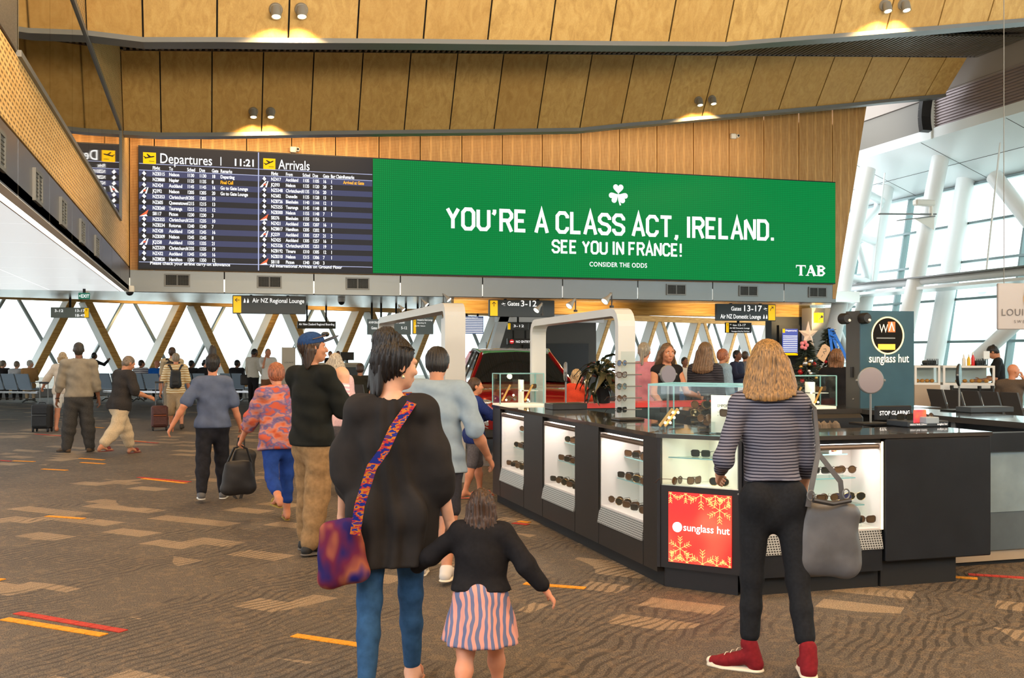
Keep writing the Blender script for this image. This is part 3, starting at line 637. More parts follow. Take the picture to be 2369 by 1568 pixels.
# ============================================================ CEILING LAMPS, CAMERAS
def onfold(x, y, yb, yt, zb_, zt_):
    t = .5
    for _ in range(30):
        Y = yb+(yt-yb)*t; p = PY(x, y, Y); t = (p.z-zb_(p.x))/(zt_(p.x)-zb_(p.x))
    return p
housing = pm('lamp_housing', (150,148,142), .4, .3); bulb = pm('lamp_bulb', (255,240,210), .4, emit=9, ecol=(255,224,160))
def wall_lamp(p, n, label):
    r = thing('wall_lamp', label, 'lamp', p, group='pairs of warm spotlights on the plywood folds')
    n = n.normalized(); q = n.to_track_quat('Z','Y').to_matrix().to_4x4()
    MB().lathe([(.0,0),(.105,0),(.105,.02),(.09,.05),(.0,.05)], Matrix.Translation(p) @ q, 18).build('base', housing, r, smooth=True)
    dn = Vector((0,-.25,-1)).normalized(); o0 = Vector(p)+n*.09+Vector((0,0,.05)); qq = dn.to_track_quat('Z','Y').to_matrix().to_4x4()
    MB().lathe([(.0,0),(.07,0),(.075,.02),(.08,.17),(.07,.17),(.06,.16)], Matrix.Translation(o0) @ qq, 18).build('housing', housing, r, smooth=True)
    MB().lathe([(.0,.145),(.062,.145),(.06,.165),(.0,.17)], Matrix.Translation(o0) @ qq, 16).build('bulb', bulb, r, smooth=True)
    e = o0+dn*.19+n*.02
    lamp('SPOT', 'spot', e, 115, (1,.64,.28), r, rot=(math.radians(8),0,0), spot_size=math.radians(128), spot_blend=.35, shadow_soft_size=.04)
nL = Vector((0,-1.7,-.85)); nU = Vector((0,-2.1,-1))
zUT = lambda X: zUB(X)+2.7
for (x, y), lab in zip(((586,258),(626,258),(1615,232),(1646,229)), ('left lamp of the pair above the departures table','right lamp of the pair above the departures table','left lamp of the pair above the right of the green screen','right lamp of the pair above the right of the green screen')):
    wall_lamp(onfold(x, y, YLB, YLT, zLB, zLT), nL, 'small grey spotlight, '+lab)
for (x, y), lab in zip(((638,22),(697,22),(2045,12),(2088,10)), ('left lamp of the upper left pair','right lamp of the upper left pair','left lamp of the upper right pair','right lamp of the upper right pair')):
    wall_lamp(onfold(x, y, YUB, YUB-2.7*kU, zUB, zUT), nU, 'small grey spotlight, '+lab)
wcam = pm('camera_white', (226,224,218), .4)
def wallcam(p, label):
    r = thing('security_camera', label, 'camera', p)
    MB().bbox((p.x-.1,p.y-.1,p.z-.07), (p.x+.06,p.y,p.z+.07), .02).build('body', wcam, r); MB().lathe([(.05,0),(.05,.1),(.03,.12)], Matrix.Translation((p.x+.08,p.y-.04,p.z)) @ Matrix.Rotation(math.pi/2,4,'X'), 14).build('lens_barrel', wcam, r)
    MB().ball((p.x+.08,p.y-.16,p.z), .03).build('lens', black, r)
wallcam(PY(680,350,YF+.1)+Vector((0,0,.03)), 'small white camera perched on top edge of the flight board'); wallcam(PY(1696,316,YW-.04), 'small white camera on the timber wall above the green advertisement')
sp = PX(2131,270,19.0); r = thing('loudspeaker', 'curved black line speaker hanging under the right bulkhead', 'speaker', sp)
pts = [sp+Vector((0,-.25+.12*math.sin(t*1.2),.55-t*.45)) for t in np.linspace(0,2.2,6)]
for a_, b_ in zip(pts[:-1], pts[1:]): MB().bar(a_, b_, .16, .3, up=(1,0,0)).build('cabinet', black, r)
MB().tube([pts[0], pts[0]+Vector((.1,.3,.75))], .015, 6).build('cable', dark, r)
# ============================================================ HANGING SIGNS
sgn = pm('sign_slate', (58,64,68), .45, emit=.05); syel = pm('sign_yellow', (255,200,10), .45, emit=.35); swht = pm('sign_white', (250,250,250), .5, emit=.5); sbrown = pm('sign_olive', (62,58,44), .5); sblk = pm('sign_black', (40,38,40), .45, emit=.03)
def arrow(mb, c_, s, kind, y):
    w_ = .13*s
    if kind == 'left': stroke(mb, [(.5*s,0),(-.42*s,0)], w_, (c_[0],y,c_[1])); stroke(mb, [(0,.4*s),(-.42*s,0),(0,-.4*s)], w_, (c_[0],y-.001,c_[1]))
    if kind == 'up': stroke(mb, [(0,-.5*s),(0,.42*s)], w_, (c_[0],y,c_[1])); stroke(mb, [(-.4*s,.02*s),(0,.42*s),(.4*s,.02*s)], w_, (c_[0],y-.001,c_[1]))
    if kind == 'upright': stroke(mb, [(-.35*s,-.5*s),(-.3*s,-.1*s),(.3*s,.35*s)], w_, (c_[0],y,c_[1])); stroke(mb, [(-.2*s,.36*s),(.32*s,.38*s),(.3*s,-.1*s)], w_, (c_[0],y-.001,c_[1]))
def sign(label, x0, y0, x1, y1, Y, mat, ceil_z, items, yellow=None, rods=(.25,.75), thick=.12, cat='sign'):
    a, b = PY(x0, y1, Y), PY(x1, y0, Y); zm = (PY(x0,y0,Y).z+b.z)/2; zb_ = (a.z+PY(x1,y1,Y).z)/2; Wd = b.x-a.x; H = zm-zb_
    r = thing('hanging_sign', label, cat, ((a.x+b.x)/2, Y, zb_))
    MB().bbox((a.x,Y,zb_), (b.x,Y+thick,zm), .01).build('board', mat, r)
    for q in rods: MB().box((a.x+Wd*q-.03,Y+.02,zm-.01), (a.x+Wd*q+.03,Y+thick-.02,ceil_z)).build('hanger', dark, r)
    if yellow:
        f0, f1, kind = yellow
        MB().box((a.x+Wd*f0,Y-.01,zb_+H*.05), (a.x+Wd*f1,Y+.01,zm-H*.05)).build('arrow_panel', syel, r)
        m = MB(); arrow(m, (a.x+Wd*(f0+f1)/2, zb_+H*.74), Wd*(f1-f0)*.62, kind, Y-.013); m.build('arrow', sblk, r)
    m = MB()
    for it in items:
        if it[0] == 't': _, fx_, fz, hz, t, wf_ = it; letters(m, t, (a.x+Wd*fx_,Y-.012,zb_+H*fz), H*hz, width=Wd*wf_ if wf_ else None, bold=.008)
        elif it[0] == 'p': plane_icon(m, (a.x+Wd*it[1],Y-.012,zb_+H*it[2]), H*it[3])
        elif it[0] == 's':
            for k in (0, 1): flatpoly(m, [(-.2,0),(.2,0),(.2,.35),(.08,.45),(.1,.85),(-.06,.9),(-.1,.45),(-.2,.35)] if False else [(-.22*H*it[3],0),(.22*H*it[3],0),(.2*H*it[3],.5*H*it[3]),(0,H*it[3]),(-.1*H*it[3],.5*H*it[3])], (a.x+Wd*it[1]+k*H*it[3]*.7,Y-.012,zb_+H*it[2]))
    if m.v: m.build('lettering', swht, r)
    return r
ZC = 3.07
sign('dark hanging sign to Air NZ Regional Lounge with yellow left arrow', 538,684,708,726, 27, sgn, ZC, [('s',.16,.6,.25),('t',.265,.62,.34,'Air NZ Regional Lounge',.71)], (.01,.115,'left'))
sign('slate hanging sign to Gates 3-12 with yellow up arrow', 1132,694,1283,733, 27, sgn, ZC, [('p',.215,.75,.26),('t',.27,.66,.36,'Gates',.18),('t',.47,.63,.5,'3-12',.24)], (.012,.125,'up'))
sign('slate hanging sign to Gates 13-17 and Domestic Lounge with yellow arrow', 1658,703,1795,742, 27.5, sgn, ZC, [('t',.235,.6,.34,'Gates',.17),('t',.43,.57,.5,'13-17',.3),('p',.82,.72,.26),('t',.06,.13,.36,'Air NZ Domestic Lounge',.68),('s',.79,.14,.26)], (.87,.985,'upright'))
sign('distant pale sign to gates 3-12, 13-17 and 18-49', 117,711,206,735, 34, pm('sign_pale', (150,162,158), .5), 3.4, [('t',.1,.55,.36,'3-12',.22),('t',.62,.58,.36,'13-17',.25),('t',.62,.12,.36,'18-49',.25)], (.88,.99,'up'), rods=(.5,))
sign('olive sign over the counter reading Air New Zealand Regional Boarding', 688,743,777,760, 41, sbrown, 3.9, [('t',.04,.45,.42,'Air New Zealand Regional Boarding',.92)], None)
sign('grey information screen for gates 5-12, leftmost of the hanging screens', 850,738,893,774, 36, pm('screen_grey', (98,112,116), .5, emit=.12), 3.5, [('t',.07,.72,.2,'AIR NEW ZEALAND',.6),('t',.2,.35,.25,'Gates 5-12',.6)], None)
sign('grey information screen for gates 5-12 half behind the first arch', 906,738,951,774, 36, pm('screen_grey', (98,112,116), .5, emit=.12), 3.5, [('t',.07,.72,.2,'AIR NEW ZEALAND',.6),('t',.48,.35,.25,'5-12',.3)], None)
sign('grey information screen reading Proceed to Gate Lounge', 955,733,1003,773, 36, pm('screen_grey', (98,112,116), .5, emit=.12), 3.5, [('t',.2,.78,.15,'Proceed to Gate Lounge',.74),('t',.22,.62,.1,'Boarding 16',.4),('t',.1,.45,.09,'JQ392  Nelson',.5)], (.03,.15,'up'))
r = sign('hanging departures screen showing blue rows beside Gates 3-12', 1067,731,1119,772, 36, pm('screen_blue', (84,104,146), .4, emit=.3), 3.5, [('t',.12,.88,.1,'Departures Gates 3-12',.6)], None)
a_ = PY(1067,772,36); b_ = PY(1119,731,36); m = MB()
for i in range(9): zz_ = a_.z+.04+(b_.z-a_.z)*.85*i/9; m.box((a_.x+.03,35.985,zz_), (b_.x-.03,36,zz_+.02))
m.build('row_line', swht, r)
sign('small slate sign to gates 3-12 above the no entry sign', 1175,747,1223,763, 40, sgn, 3.6, [('t',.25,.4,.5,'3-12',.5)], (.0,.12,'up'), rods=(.5,))
r = sign('black NO ENTRY sign with red roundel', 1174,783,1230,797, 40, sblk, PY(1200,764,40).z, [('t',.34,.3,.55,'NO ENTRY',.58)], None)
p = PY(1184,790,39.98); MB().lathe([(.0,0),(.09,0),(.09,.01),(0,.01)], Matrix.Translation(p) @ Matrix.Rotation(math.pi/2,4,'X'), 18).build('roundel', pm('roundel_red', (214,24,30), .5, emit=.3), r); MB().box((p.x-.06,39.95,p.z-.016), (p.x+.06,39.965,p.z+.016)).build('roundel_bar', swht, r)
sign('small black sign to gates 13-17 below the large one', 1680,746,1739,770, 33, sblk, 3.3, [('p',.17,.8,.2),('t',.25,.68,.2,'Gates',.15),('t',.43,.66,.3,'13-17',.3),('t',.13,.4,.2,'Air NZ Domestic Lounge',.78),('t',.2,.1,.16,'Passengers Only Past This Point',.7)], (.0,.1,'up'), rods=(.5,))
r = sign('green EXIT sign under the left white ceiling', 181,677,208,692, 25.2, pm('exit_green', (20,104,84), .4, emit=.25), 3.07, [('t',.24,.24,.72,'EXIT',.68),('t',.06,.28,.6,'<',.14)], None, rods=(.5,), thick=.05)
for p, lab in ((PY(790,703,30), 'dome camera hanging beyond the regional lounge sign'), (PY(300,681,25.9), 'dome camera at the corner of the low left ceiling')):
    r = thing('dome_camera', lab, 'camera', p); MB().lathe([(.0,.2),(.1,.2),(.11,.1),(.1,.06)], Matrix.Translation(p), 16).build('collar', wcam, r, smooth=True); MB().ball((p.x,p.y,p.z+.06), .09).build('dome', black, r, smooth=True)
    MB().tube([(p.x,p.y,p.z+.2),(p.x,p.y,3.06 if p.y > 27 else 3.05)], .03, 8).build('stem', wcam, r)
# hanging sweet shop sign at the right edge
p0 = PD(2309,762,13.5); p1 = PD(2460,655,13.5); ss = thing('shop_sign', 'white hanging shop panel with thin serif lettering at the right edge', 'sign', (p0.x,p0.y,p0.z))
t_ = (Vector((p1.x,p1.y,0))-Vector((p0.x,p0.y,0))); Lw = t_.length; t_.normalize(); MS = Matrix.Translation((p0.x,p0.y,p0.z)) @ Matrix.Rotation(math.atan2(t_.y,t_.x),4,'Z'); Hs = p1.z-p0.z
MB().bbox((0,0,0), (Lw,.05,Hs), .01, MS).build('panel', pm('shop_white', (176,172,174), .5), ss)
R3 = MS.to_3x3(); m = MB()
letters(m, 'LOUIS SERGEANT', MS @ Vector((.035,-.012,Hs*.3)), .125, M=R3, sx=.95, spacing=1.12); letters(m, 'SWEET COUTURE', MS @ Vector((.2,-.012,Hs*.14)), .055, M=R3, spacing=1.5); m.build('lettering', pm('letter_grey', (96,92,94), .5), ss)
m = MB()
for k in range(3): stroke(m, [(math.cos(a_)*.09*(1-k*.2),math.sin(a_)*.16*(1-k*.2)) for a_ in np.linspace(2,5.5,12)], .016, MS @ Vector((.42+k*.05,-.012,Hs*.66)), R3)
m.build('gold_mark', pm('gold', (196,146,60), .35, .6), ss)
for q in (.1,.9): MB().tube([MS @ Vector((Lw*q,.02,Hs)), MS @ Vector((Lw*q,.02,Hs+4.5))], .006, 6).build('wire', steel, ss)
cw_ = PY(2140,470,25.2); r = thing('antenna_bracket', 'white bracket with flat arms fixed to the leaning column behind the tower', 'bracket', cw_)
MB().bbox((cw_.x-.35,cw_.y-.1,cw_.z-.08), (cw_.x+.3,cw_.y+.12,cw_.z+.1), .04).build('housing', wcam, r); MB().bar((cw_.x-1.5,cw_.y,cw_.z-.36), (cw_.x+.35,cw_.y,cw_.z-.30), .1, .04).build('arm', steel, r); MB().bar((cw_.x-.9,cw_.y,cw_.z-.52), (cw_.x+.3,cw_.y,cw_.z-.36), .12, .03).build('arm', steel, r)
MB().add([(cw_.x-.35,cw_.y,cw_.z-.46),(cw_.x+.3,cw_.y,cw_.z-.36),(cw_.x+.3,cw_.y,cw_.z-.75)], [(0,1,2)]).build('gusset', wcam, r); MB().tube([(cw_.x+.2,cw_.y,cw_.z-.36),(cw_.x+.2,cw_.y,cw_.z)], .06, 10).build('post', wcam, r)
# ============================================================ SUNGLASSES KIOSK
kb = pm('kiosk_black', (36,32,29), .42, .15, noise=.12, nscale=6); kb2 = pm('kiosk_black_front', (22,25,30), .45, .1, noise=.3, nscale=5)
kw = pm('display_white', (238,226,222), .5); kc = pm('display_cream', (242,236,218), .5); perf = NT('perforated_metal', rough=.35, metal=.7)
hx = perf.math('FRACT', perf.math('DIVIDE', perf.math('ADD', perf.x, perf.y), .02)); hz_ = perf.math('FRACT', perf.math('DIVIDE', perf.z, .016))
perf.color(perf.mix(perf.math('MULTIPLY', perf.math('LESS_THAN', hx, .6), perf.math('LESS_THAN', hz_, .55)), (206,204,196), (60,58,54))); perf = perf.m
shelfg = glassm('shelf_glass', (224,240,236), 1.0); caseg = glassm('case_glass', (248,252,252), .8); edgeg = pm('glass_edge', (130,180,182), .2, emit=.05)
bronze = pm('bar_bronze', (120,104,90), .35, .6); topm = pm('worktop_gloss', (64,62,60), .12, .1, coat=.6)
stripm = pm('case_strip', (255,244,226), .5, emit=5)
KX, KT = 3.0, 1.05
def glass_box(parent, lo, hi, t=.008, top=True):
    (a,b,c), (d,e,f) = lo, hi
    for l_, h_ in (((a,b,c),(d,b+t,f)),((a,e-t,c),(d,e,f)),((a,b+t,c),(a+t,e-t,f)),((d-t,b+t,c),(d,e-t,f))): MB().box(l_, h_).build('glass_side', caseg, parent)
    if top: MB().box((a,b,f), (d,e,f+t)).build('glass_top', caseg, parent)
    m = MB(); q = .005
    for x in (a,d):
        for y in (b,e): m.box((x-q,y-q,c), (x+q,y+q,f))
        m.box((x-q,b,f), (x+q,e,f+t))
    for y in (b,e): m.box((a,y-q,f), (d,y+q,f+t))
    m.build('glass_edge', edgeg, parent)
# ---- sunglasses prototypes
framek = pm('frame_black', (20,18,18), .3); framet = pm('frame_tortoise', (70,44,26), .3, noise=.6, nscale=60); frameg = pm('frame_gold', (170,140,90), .25, .9)
lensd = pm('lens_dark', (34,36,32), .08, coat=.5); lensb = pm('lens_brown', (92,66,44), .08, coat=.5); lensu = pm('lens_blue', (46,52,96), .06, coat=.5)
PROTO = {}
def glasses(style):
    w, h, fm, lm, rt_ = {'square':(.029,.022,framek,lensd,.0030),'round':(.027,.0255,framet,lensb,.0026),'aviator':(.031,.027,frameg,lensd,.0016),'cat':(.031,.023,framet,lensb,.0032),'blue':(.028,.025,frameg,lensu,.0018)}[style]
    r = thing('sunglasses', 'pair of sunglasses', 'sunglasses', (0,0,-50))
    fr = MB(); pw = {'square':4,'round':2,'aviator':2.3,'cat':3,'blue':2.2}[style]
    for s_ in (-1, 1):
        cx_ = s_*.036; loop = []
        for k in range(16):
            t = 2*math.pi*k/16; ct, st = math.cos(t), math.sin(t)
            x = math.copysign(abs(ct)**(2/pw), ct)*w; z = math.copysign(abs(st)**(2/pw), st)*h
            if style in ('cat',) and z > 0: z += .006*max(0, x*s_/w)
            if style == 'aviator': x *= 1-.15*(z < 0)*(-z/h)
            loop.append((cx_+x, .004*(abs(x+cx_)/.06)**2, z))
        fr.tube(loop, rt_, 6, closed=True)
        ln = MB(); ln.add(loop+[(p[0],p[1]+.001,p[2]) for p in loop], [tuple(range(16)), tuple(range(31,15,-1))]); ln.build('lens', lm, r, local=True)
        MB().tube([(s_*.068,.004,.012),(s_*.071,.05,.012),(s_*.070,.105,.008),(s_*.066,.138,-.022)], [rt_*.9,rt_*.8,rt_*.8,rt_*1.1], 6).build('temple', fm, r, local=True)
    fr.tube([(-.010,0,.006),(0,-.002,.009),(.010,0,.006)], rt_, 6)
    if style == 'aviator': fr.tube([(-.014,0,.02),(.014,0,.02)], rt_, 6)
    fr.build('frame', fm, r, local=True, smooth=True)
    return r
used = set(); gl_n = 0
STY = ['square','round','aviator','cat','blue']
def place_glasses(loc, rz, style, label, group=None, tilt=0):
    if style not in PROTO: PROTO[style] = glasses(style)
    p = PROTO[style]
    o = p if style not in used else copy_tree(p)
    used.add(style); o.location = loc; o.rotation_euler = (tilt,0,rz); o['label'] = label
    if group: o['group'] = group
    return o
ORD = ['first','second','third','fourth','fifth','sixth','seventh']
# ---- three left display cabinets
shelfz = [(.93,.26),(.785,.20),(.62,.14),(.43,.06)]
for ci, (yf0, yf, yn, yp, nm) in enumerate(((10.94,10.65,9.80,9.21,'farthest'),(9.21,9.21,8.33,7.78,'middle'),(7.78,7.78,6.90,6.66,'nearest'))):
    r = thing('display_cabinet', nm+' lit sunglasses cabinet on the left side of the black kiosk', 'cabinet', (KX+.3,(yf0+yp)/2,0), group='left side kiosk cabinets')
    body = MB().box((KX,yp,.10), (KX+.6,yn,KT-.03)).box((KX+.36,yn,.10), (KX+.6,yf,KT-.03)).box((KX,yn,.10), (KX+.36,yf,.27)).box((KX+.04,yn,KT-.07), (KX+.36,yf,KT-.03))
    if yf0 > yf: body.box((KX,yf,.10), (KX+.6,yf0,KT-.03))
    else: body.box((KX+.005,yf-.02,.27), (KX+.36,yf,KT-.07))
    body.build('body', kb, r)
    MB().box((KX+.05,yp,0), (KX+.55,yf0,.10)).build('plinth', dark, r)
    gp = MB()
    for y in (yn, yf): gp.box((KX-.002,y-.004,.1), (KX+.001,y+.004,.28))
    gp.build('joint', dark, r)
    MB().box((KX+.01,yf-.035,.40), (KX+.35,yf-.021,KT-.07)).box((KX+.33,yn+.002,.40), (KX+.345,yf-.04,KT-.07)).box((KX+.01,yn+.002,.40), (KX+.35,yf-.03,.41)).box((KX+.01,yn+.002,.41), (KX+.33,yn+.012,KT-.07)).build('lining', kw, r)
    MB().add([(KX-.012,yn+.002,.27),(KX-.012,yf-.002,.27),(KX+.012,yf-.002,.405),(KX+.012,yn+.002,.405),(KX+.05,yn+.002,.27),(KX+.05,yf-.002,.27),(KX+.05,yf-.002,.405),(KX+.05,yn+.002,.405)],
        [(3,2,1,0),(4,5,6,7),(0,1,5,4),(1,2,6,5),(2,3,7,6),(3,0,4,7)]).build('vent_grille', perf, r)
    MB().tube([(KX+.02,yn,KT-.095),(KX+.02,yf-.03,KT-.095)], .018, 8).build('top_bar', bronze, r, smooth=True)
    MB().box((KX+.06,yn+.02,KT-.078), (KX+.08,yf-.05,KT-.072)).build('light_strip', stripm, r)
    MB().box((KX+.003,yn+.002,.41), (KX+.009,yf-.002,KT-.11)).build('front_glass', caseg, r)
    lamp('AREA', 'case_light', (KX+.12,(yn+yf)/2,KT-.085), 2.2, (1,.88,.80), r, size=.12, shape='RECTANGLE', size_y=yf-yn-.1)
    for k, (z, dx) in enumerate(shelfz[:3]): MB().box((KX+dx,yn+.02,z-.004), (KX+.33,yf-.05,z+.004)).build('shelf', shelfg, r); 
    for k, (z, dx) in enumerate(shelfz[:3]): MB().box((KX+dx-.003,yn+.02,z-.004), (KX+dx,yf-.05,z+.004)).build('shelf_edge', edgeg, r)
    for k, (z, dx) in enumerate(shelfz):
        n = (2,3,4,5)[k] if ci else (1,2,3,4)[k]
        for q in range(n):
            zz_ = z+.032
            if k == 0: continue
            place_glasses((KX+dx+.03,yf-.14-q*.15,zz_), -.8, STY[(q+k+ci)%4], ORD[q]+' sunglasses from the left on the '+('upper','middle','lower','bottom')[k]+' shelf of the '+nm+' left kiosk cabinet', 'sunglasses in the left kiosk cabinets')
        if k:
            st = MB()
            for q in range(n): st.box((KX+dx+.05,yf-.143-q*.15,z-.02), (KX+dx+.055,yf-.137-q*.15,z+.03))
            st.build('stand', caseg, r)
# ---- front display cabinet, solid end cabinet
FY = 6.17; CXL = 3.40; XE = 4.45; XR = 5.33
r = thing('display_cabinet', 'lit sunglasses cabinet behind the striped top woman', 'cabinet', ((CXL+XE)/2,FY+.3,0))
MB().box((CXL,FY,.12), (XE,FY+.6,.27)).box((CXL,FY+.36,.27), (XE,FY+.6,KT-.03)).box((CXL,FY,.27), (CXL+.05,FY+.36,KT-.03)).box((CXL+.05,FY+.02,KT-.06), (XE,FY+.36,KT-.03)).build('body', kb2, r)
MB().box((CXL+.05,FY+.05,0), (XE,FY+.55,.12)).build('plinth', dark, r)
MB().box((CXL+.05,FY+.345,.40), (XE,FY+.359,KT-.06)).box((XE-.012,FY+.005,.40), (XE,FY+.345,KT-.06)).box((CXL+.05,FY+.01,.40), (XE-.012,FY+.345,.41)).build('lining', kw, r)
MB().add([(CXL+.05,FY-.012,.27),(XE,FY-.012,.27),(XE,FY+.012,.405),(CXL+.05,FY+.012,.405),(CXL+.05,FY+.05,.27),(XE,FY+.05,.27),(XE,FY+.05,.405),(CXL+.05,FY+.05,.405)],
    [(0,1,2,3),(7,6,5,4),(4,5,1,0),(5,6,2,1),(6,7,3,2),(7,4,0,3)]).build('vent_grille', perf, r)
MB().tube([(CXL+.05,FY+.03,KT-.085),(XE,FY+.03,KT-.085)], .018, 8).build('top_bar', bronze, r, smooth=True)
MB().box((CXL+.06,FY+.06,KT-.068), (XE-.02,FY+.08,KT-.062)).build('light_strip', stripm, r)
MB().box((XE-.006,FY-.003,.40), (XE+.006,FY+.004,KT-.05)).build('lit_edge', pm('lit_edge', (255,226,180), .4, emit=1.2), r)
MB().box((CXL+.05,FY+.002,.41), (XE-.01,FY+.008,KT-.1)).build('front_glass', caseg, r)
lamp('AREA', 'case_light', ((CXL+XE)/2,FY+.13,KT-.075), 3.4, (1,.88,.80), r, size=XE-CXL-.15, shape='RECTANGLE', size_y=.12)
for z, dy, xe in ((.90,.2,.14),(.74,.15,.11),(.56,.09,.08)):
    MB().box((CXL+.06,FY+dy,z-.004), (XE-xe,FY+.34,z+.004)).build('shelf', shelfg, r); MB().box((CXL+.06,FY+dy-.003,z-.004), (XE-xe,FY+dy,z+.004)).build('shelf_edge', edgeg, r)
for k, (z, dy, x1, n) in enumerate(((.90,.24,4.12,2),(.74,.19,4.30,5),(.56,.13,4.33,6),(.41,.06,4.36,7))):
    for q in range(n):
        place_glasses((x1-q*.105,FY+dy,z+.055), -.35, STY[(q*2+k)%5], ORD[q]+' sunglasses from right on '+('top','second','third','bottom')[k]+' level of the front kiosk cabinet', 'sunglasses in the front kiosk cabinet')
        MB().box((x1-q*.105-.004,FY+dy+.05,z), (x1-q*.105+.004,FY+dy+.054,z+.05)).build('stand', caseg, r)
pc = thing('photo_card', 'small portrait photo card on the top shelf of the front cabinet', 'card', (4.24,FY+.24,.905)); MB().box((4.19,FY+.235,.905), (4.29,FY+.24,1.0)).build('card', pm('card_white', (248,244,240), .5), pc)
pcm = NT('portrait_print', rough=.4); pcm.color(pcm.ramp(pcm.noise(28, detail=1), [(.38, (70,40,34)), (.46, (226,150,110)), (.6, (250,214,186))])); MB().box((4.205,FY+.232,.915), (4.275,FY+.236,.992)).build('print', pcm.m, pc)
r = thing('end_cabinet', 'plain black cabinet closing the right end of the kiosk front', 'cabinet', ((XE+XR)/2,FY+.3,0))
MB().bbox((XE+.015,FY-.02,.18), (XR,FY+.6,KT-.03), .008).build('body', kb2, r); MB().box((XE+.015,FY+.04,0), (XR-.25,FY+.55,.18)).build('plinth', dark, r)
# ---- chamfered corner cabinet with the red light box
CA, CB = Vector((KX,6.63,0)), Vector((CXL,6.19,0)); ct = (CB-CA).normalized(); cn = Vector((ct.y,-ct.x,0)); Lc = (CB-CA).length
MC = Matrix.Translation(CA) @ Matrix.Rotation(math.atan2(ct.y,ct.x),4,'Z'); RC = MC.to_3x3()
r = thing('corner_cabinet', 'angled kiosk corner cabinet with glowing red panel below a showcase', 'cabinet', (KX+.3,6.5,0))
tri = [(KX,6.63),(CXL-.004,6.19),(CXL-.004,6.655),(KX,6.655)]; tri2 = [(KX+.05,6.64),(CXL-.004,6.25),(CXL-.004,6.655),(KX+.05,6.655)]
rb = MB(); rb.prism([(x,y,.14) for x, y in tri], (0,0,.56)).prism([(x,y,0) for x, y in tri2], (0,0,.14)).box((-.012,-.006,.14), (.012,.02,KT-.03), MC).box((Lc-.03,-.004,.14), (Lc-.006,.02,KT-.03), MC).build('body', pm('corner_black', (24,20,20), .5), r)
MB().box((KX+.03,6.64,.70), (CXL-.01,6.652,1.02)).box((CXL-.018,6.23,.70), (CXL-.006,6.64,1.02)).prism([(KX+.02,6.63,.70),(CXL-.02,6.215,.70),(CXL-.02,6.64,.70)], (0,0,.008)).build('lining', kc, r)
MB().box((.012,.003,.70), (Lc-.015,.009,1.38), MC).build('front_glass', caseg, r)
for z in (1.045,.885): MB().prism([(KX+.07,6.63,z),(CXL-.02,6.265,z),(CXL-.02,6.63,z)], (0,0,.007)).build('shelf', shelfg, r); MB().bar((KX+.07,6.628,z+.0035), (CXL-.022,6.263,z+.0035), .004, .007).build('shelf_edge', edgeg, r)
lamp('POINT', 'case_light', MC @ Vector((Lc/2,.10,1.33)), 1.6, (1,.92,.78), r, shadow_soft_size=.05); lamp('POINT', 'case_light', MC @ Vector((.3,.06,1.0)), .55, (1,.92,.78), r, shadow_soft_size=.04); lamp('POINT', 'case_light', MC @ Vector((.3,.06,.86)), .55, (1,.92,.78), r, shadow_soft_size=.04)
rdm = NT('light_box_red', rough=.4); rn = rdm.noise(3.0, detail=1); rdm.color((.3,.01,.01,1)); rdm.emission(rdm.ramp(rn, [(.3, (240,70,48)), (.5, (226,34,26)), (.72, (196,14,24))]), 1.7)
rp = MB().box((.075,-.012,.185), (Lc-.075,-.002,.66), MC).build('red_panel', rdm.m, r)
m = MB(); wl = pm('light_box_white', (255,255,250), .5, emit=1.6); MB().lathe([(.0,0),(.034,0),(.034,.003),(.0,.003)], MC @ Matrix.Translation((.14,-.013,.425)) @ Matrix.Rotation(math.pi/2,4,'X'), 20).build('roundel', wl, rp)
letters(m, 'sunglass hut', MC @ Vector((.182,-.015,.405)), .07, M=RC, bold=.004, width=.325); m.build('lettering', wl, rp)
m = MB(); fm_ = pm('light_box_flake', (255,190,110), .5, emit=.75)
def flake(cx_, cz, s, a0, arms=6):
    x0_, x1_, z0_, z1_ = .077, Lc-.077, .187, .658
    for k in range(arms):
        a = a0+k*math.pi/3
        segs = [(0,0,math.cos(a)*s,math.sin(a)*s)]
        for f in (.45,.7,.92):
            for sg in (-1,1): b = a+sg*math.pi/4; segs.append((math.cos(a)*s*f,math.sin(a)*s*f,math.cos(a)*s*f+math.cos(b)*s*.3,math.sin(a)*s*f+math.sin(b)*s*.3))
        for q in segs:
            p0_, p1_ = [cx_+q[0],cz+q[1]], [cx_+q[2],cz+q[3]]
            if not (x0_ < p0_[0] < x1_ and z0_ < p0_[1] < z1_): continue
            t = 1.0
            for i, (lo_c, hi_c) in enumerate(((x0_,x1_),(z0_,z1_))):
                d_ = p1_[i]-p0_[i]
                if p1_[i] > hi_c: t = min(t, (hi_c-p0_[i])/d_)
                if p1_[i] < lo_c: t = min(t, (lo_c-p0_[i])/d_)
            stroke(m, [(p0_[0],p0_[1]), (p0_[0]+(p1_[0]-p0_[0])*t, p0_[1]+(p1_[1]-p0_[1])*t)], .0034, MC @ Vector((0,-.0135,0)), RC)
for cx_, s_f in ((.09,.06),(.2,.055),(.31,.085),(.41,.055),(.5,.06)): flake(cx_, .652, s_f, math.pi/2); flake(cx_+.01, .193, s_f, math.pi/2)
flake(.44,.56,.08,math.pi/6); flake(.16,.28,.075,math.pi/6); m.build('snowflake', fm_, rp)
MB().ball(MC @ Vector((Lc-.03,-.004,.675)), .007).build('lock', steel, r)
GZ0, GZ1 = KT+.005, 1.385
sc = thing('glass_showcase', 'tall glass case on the kiosk corner with an emporio style sign inside', 'showcase', (KX+.4,6.7,GZ0))
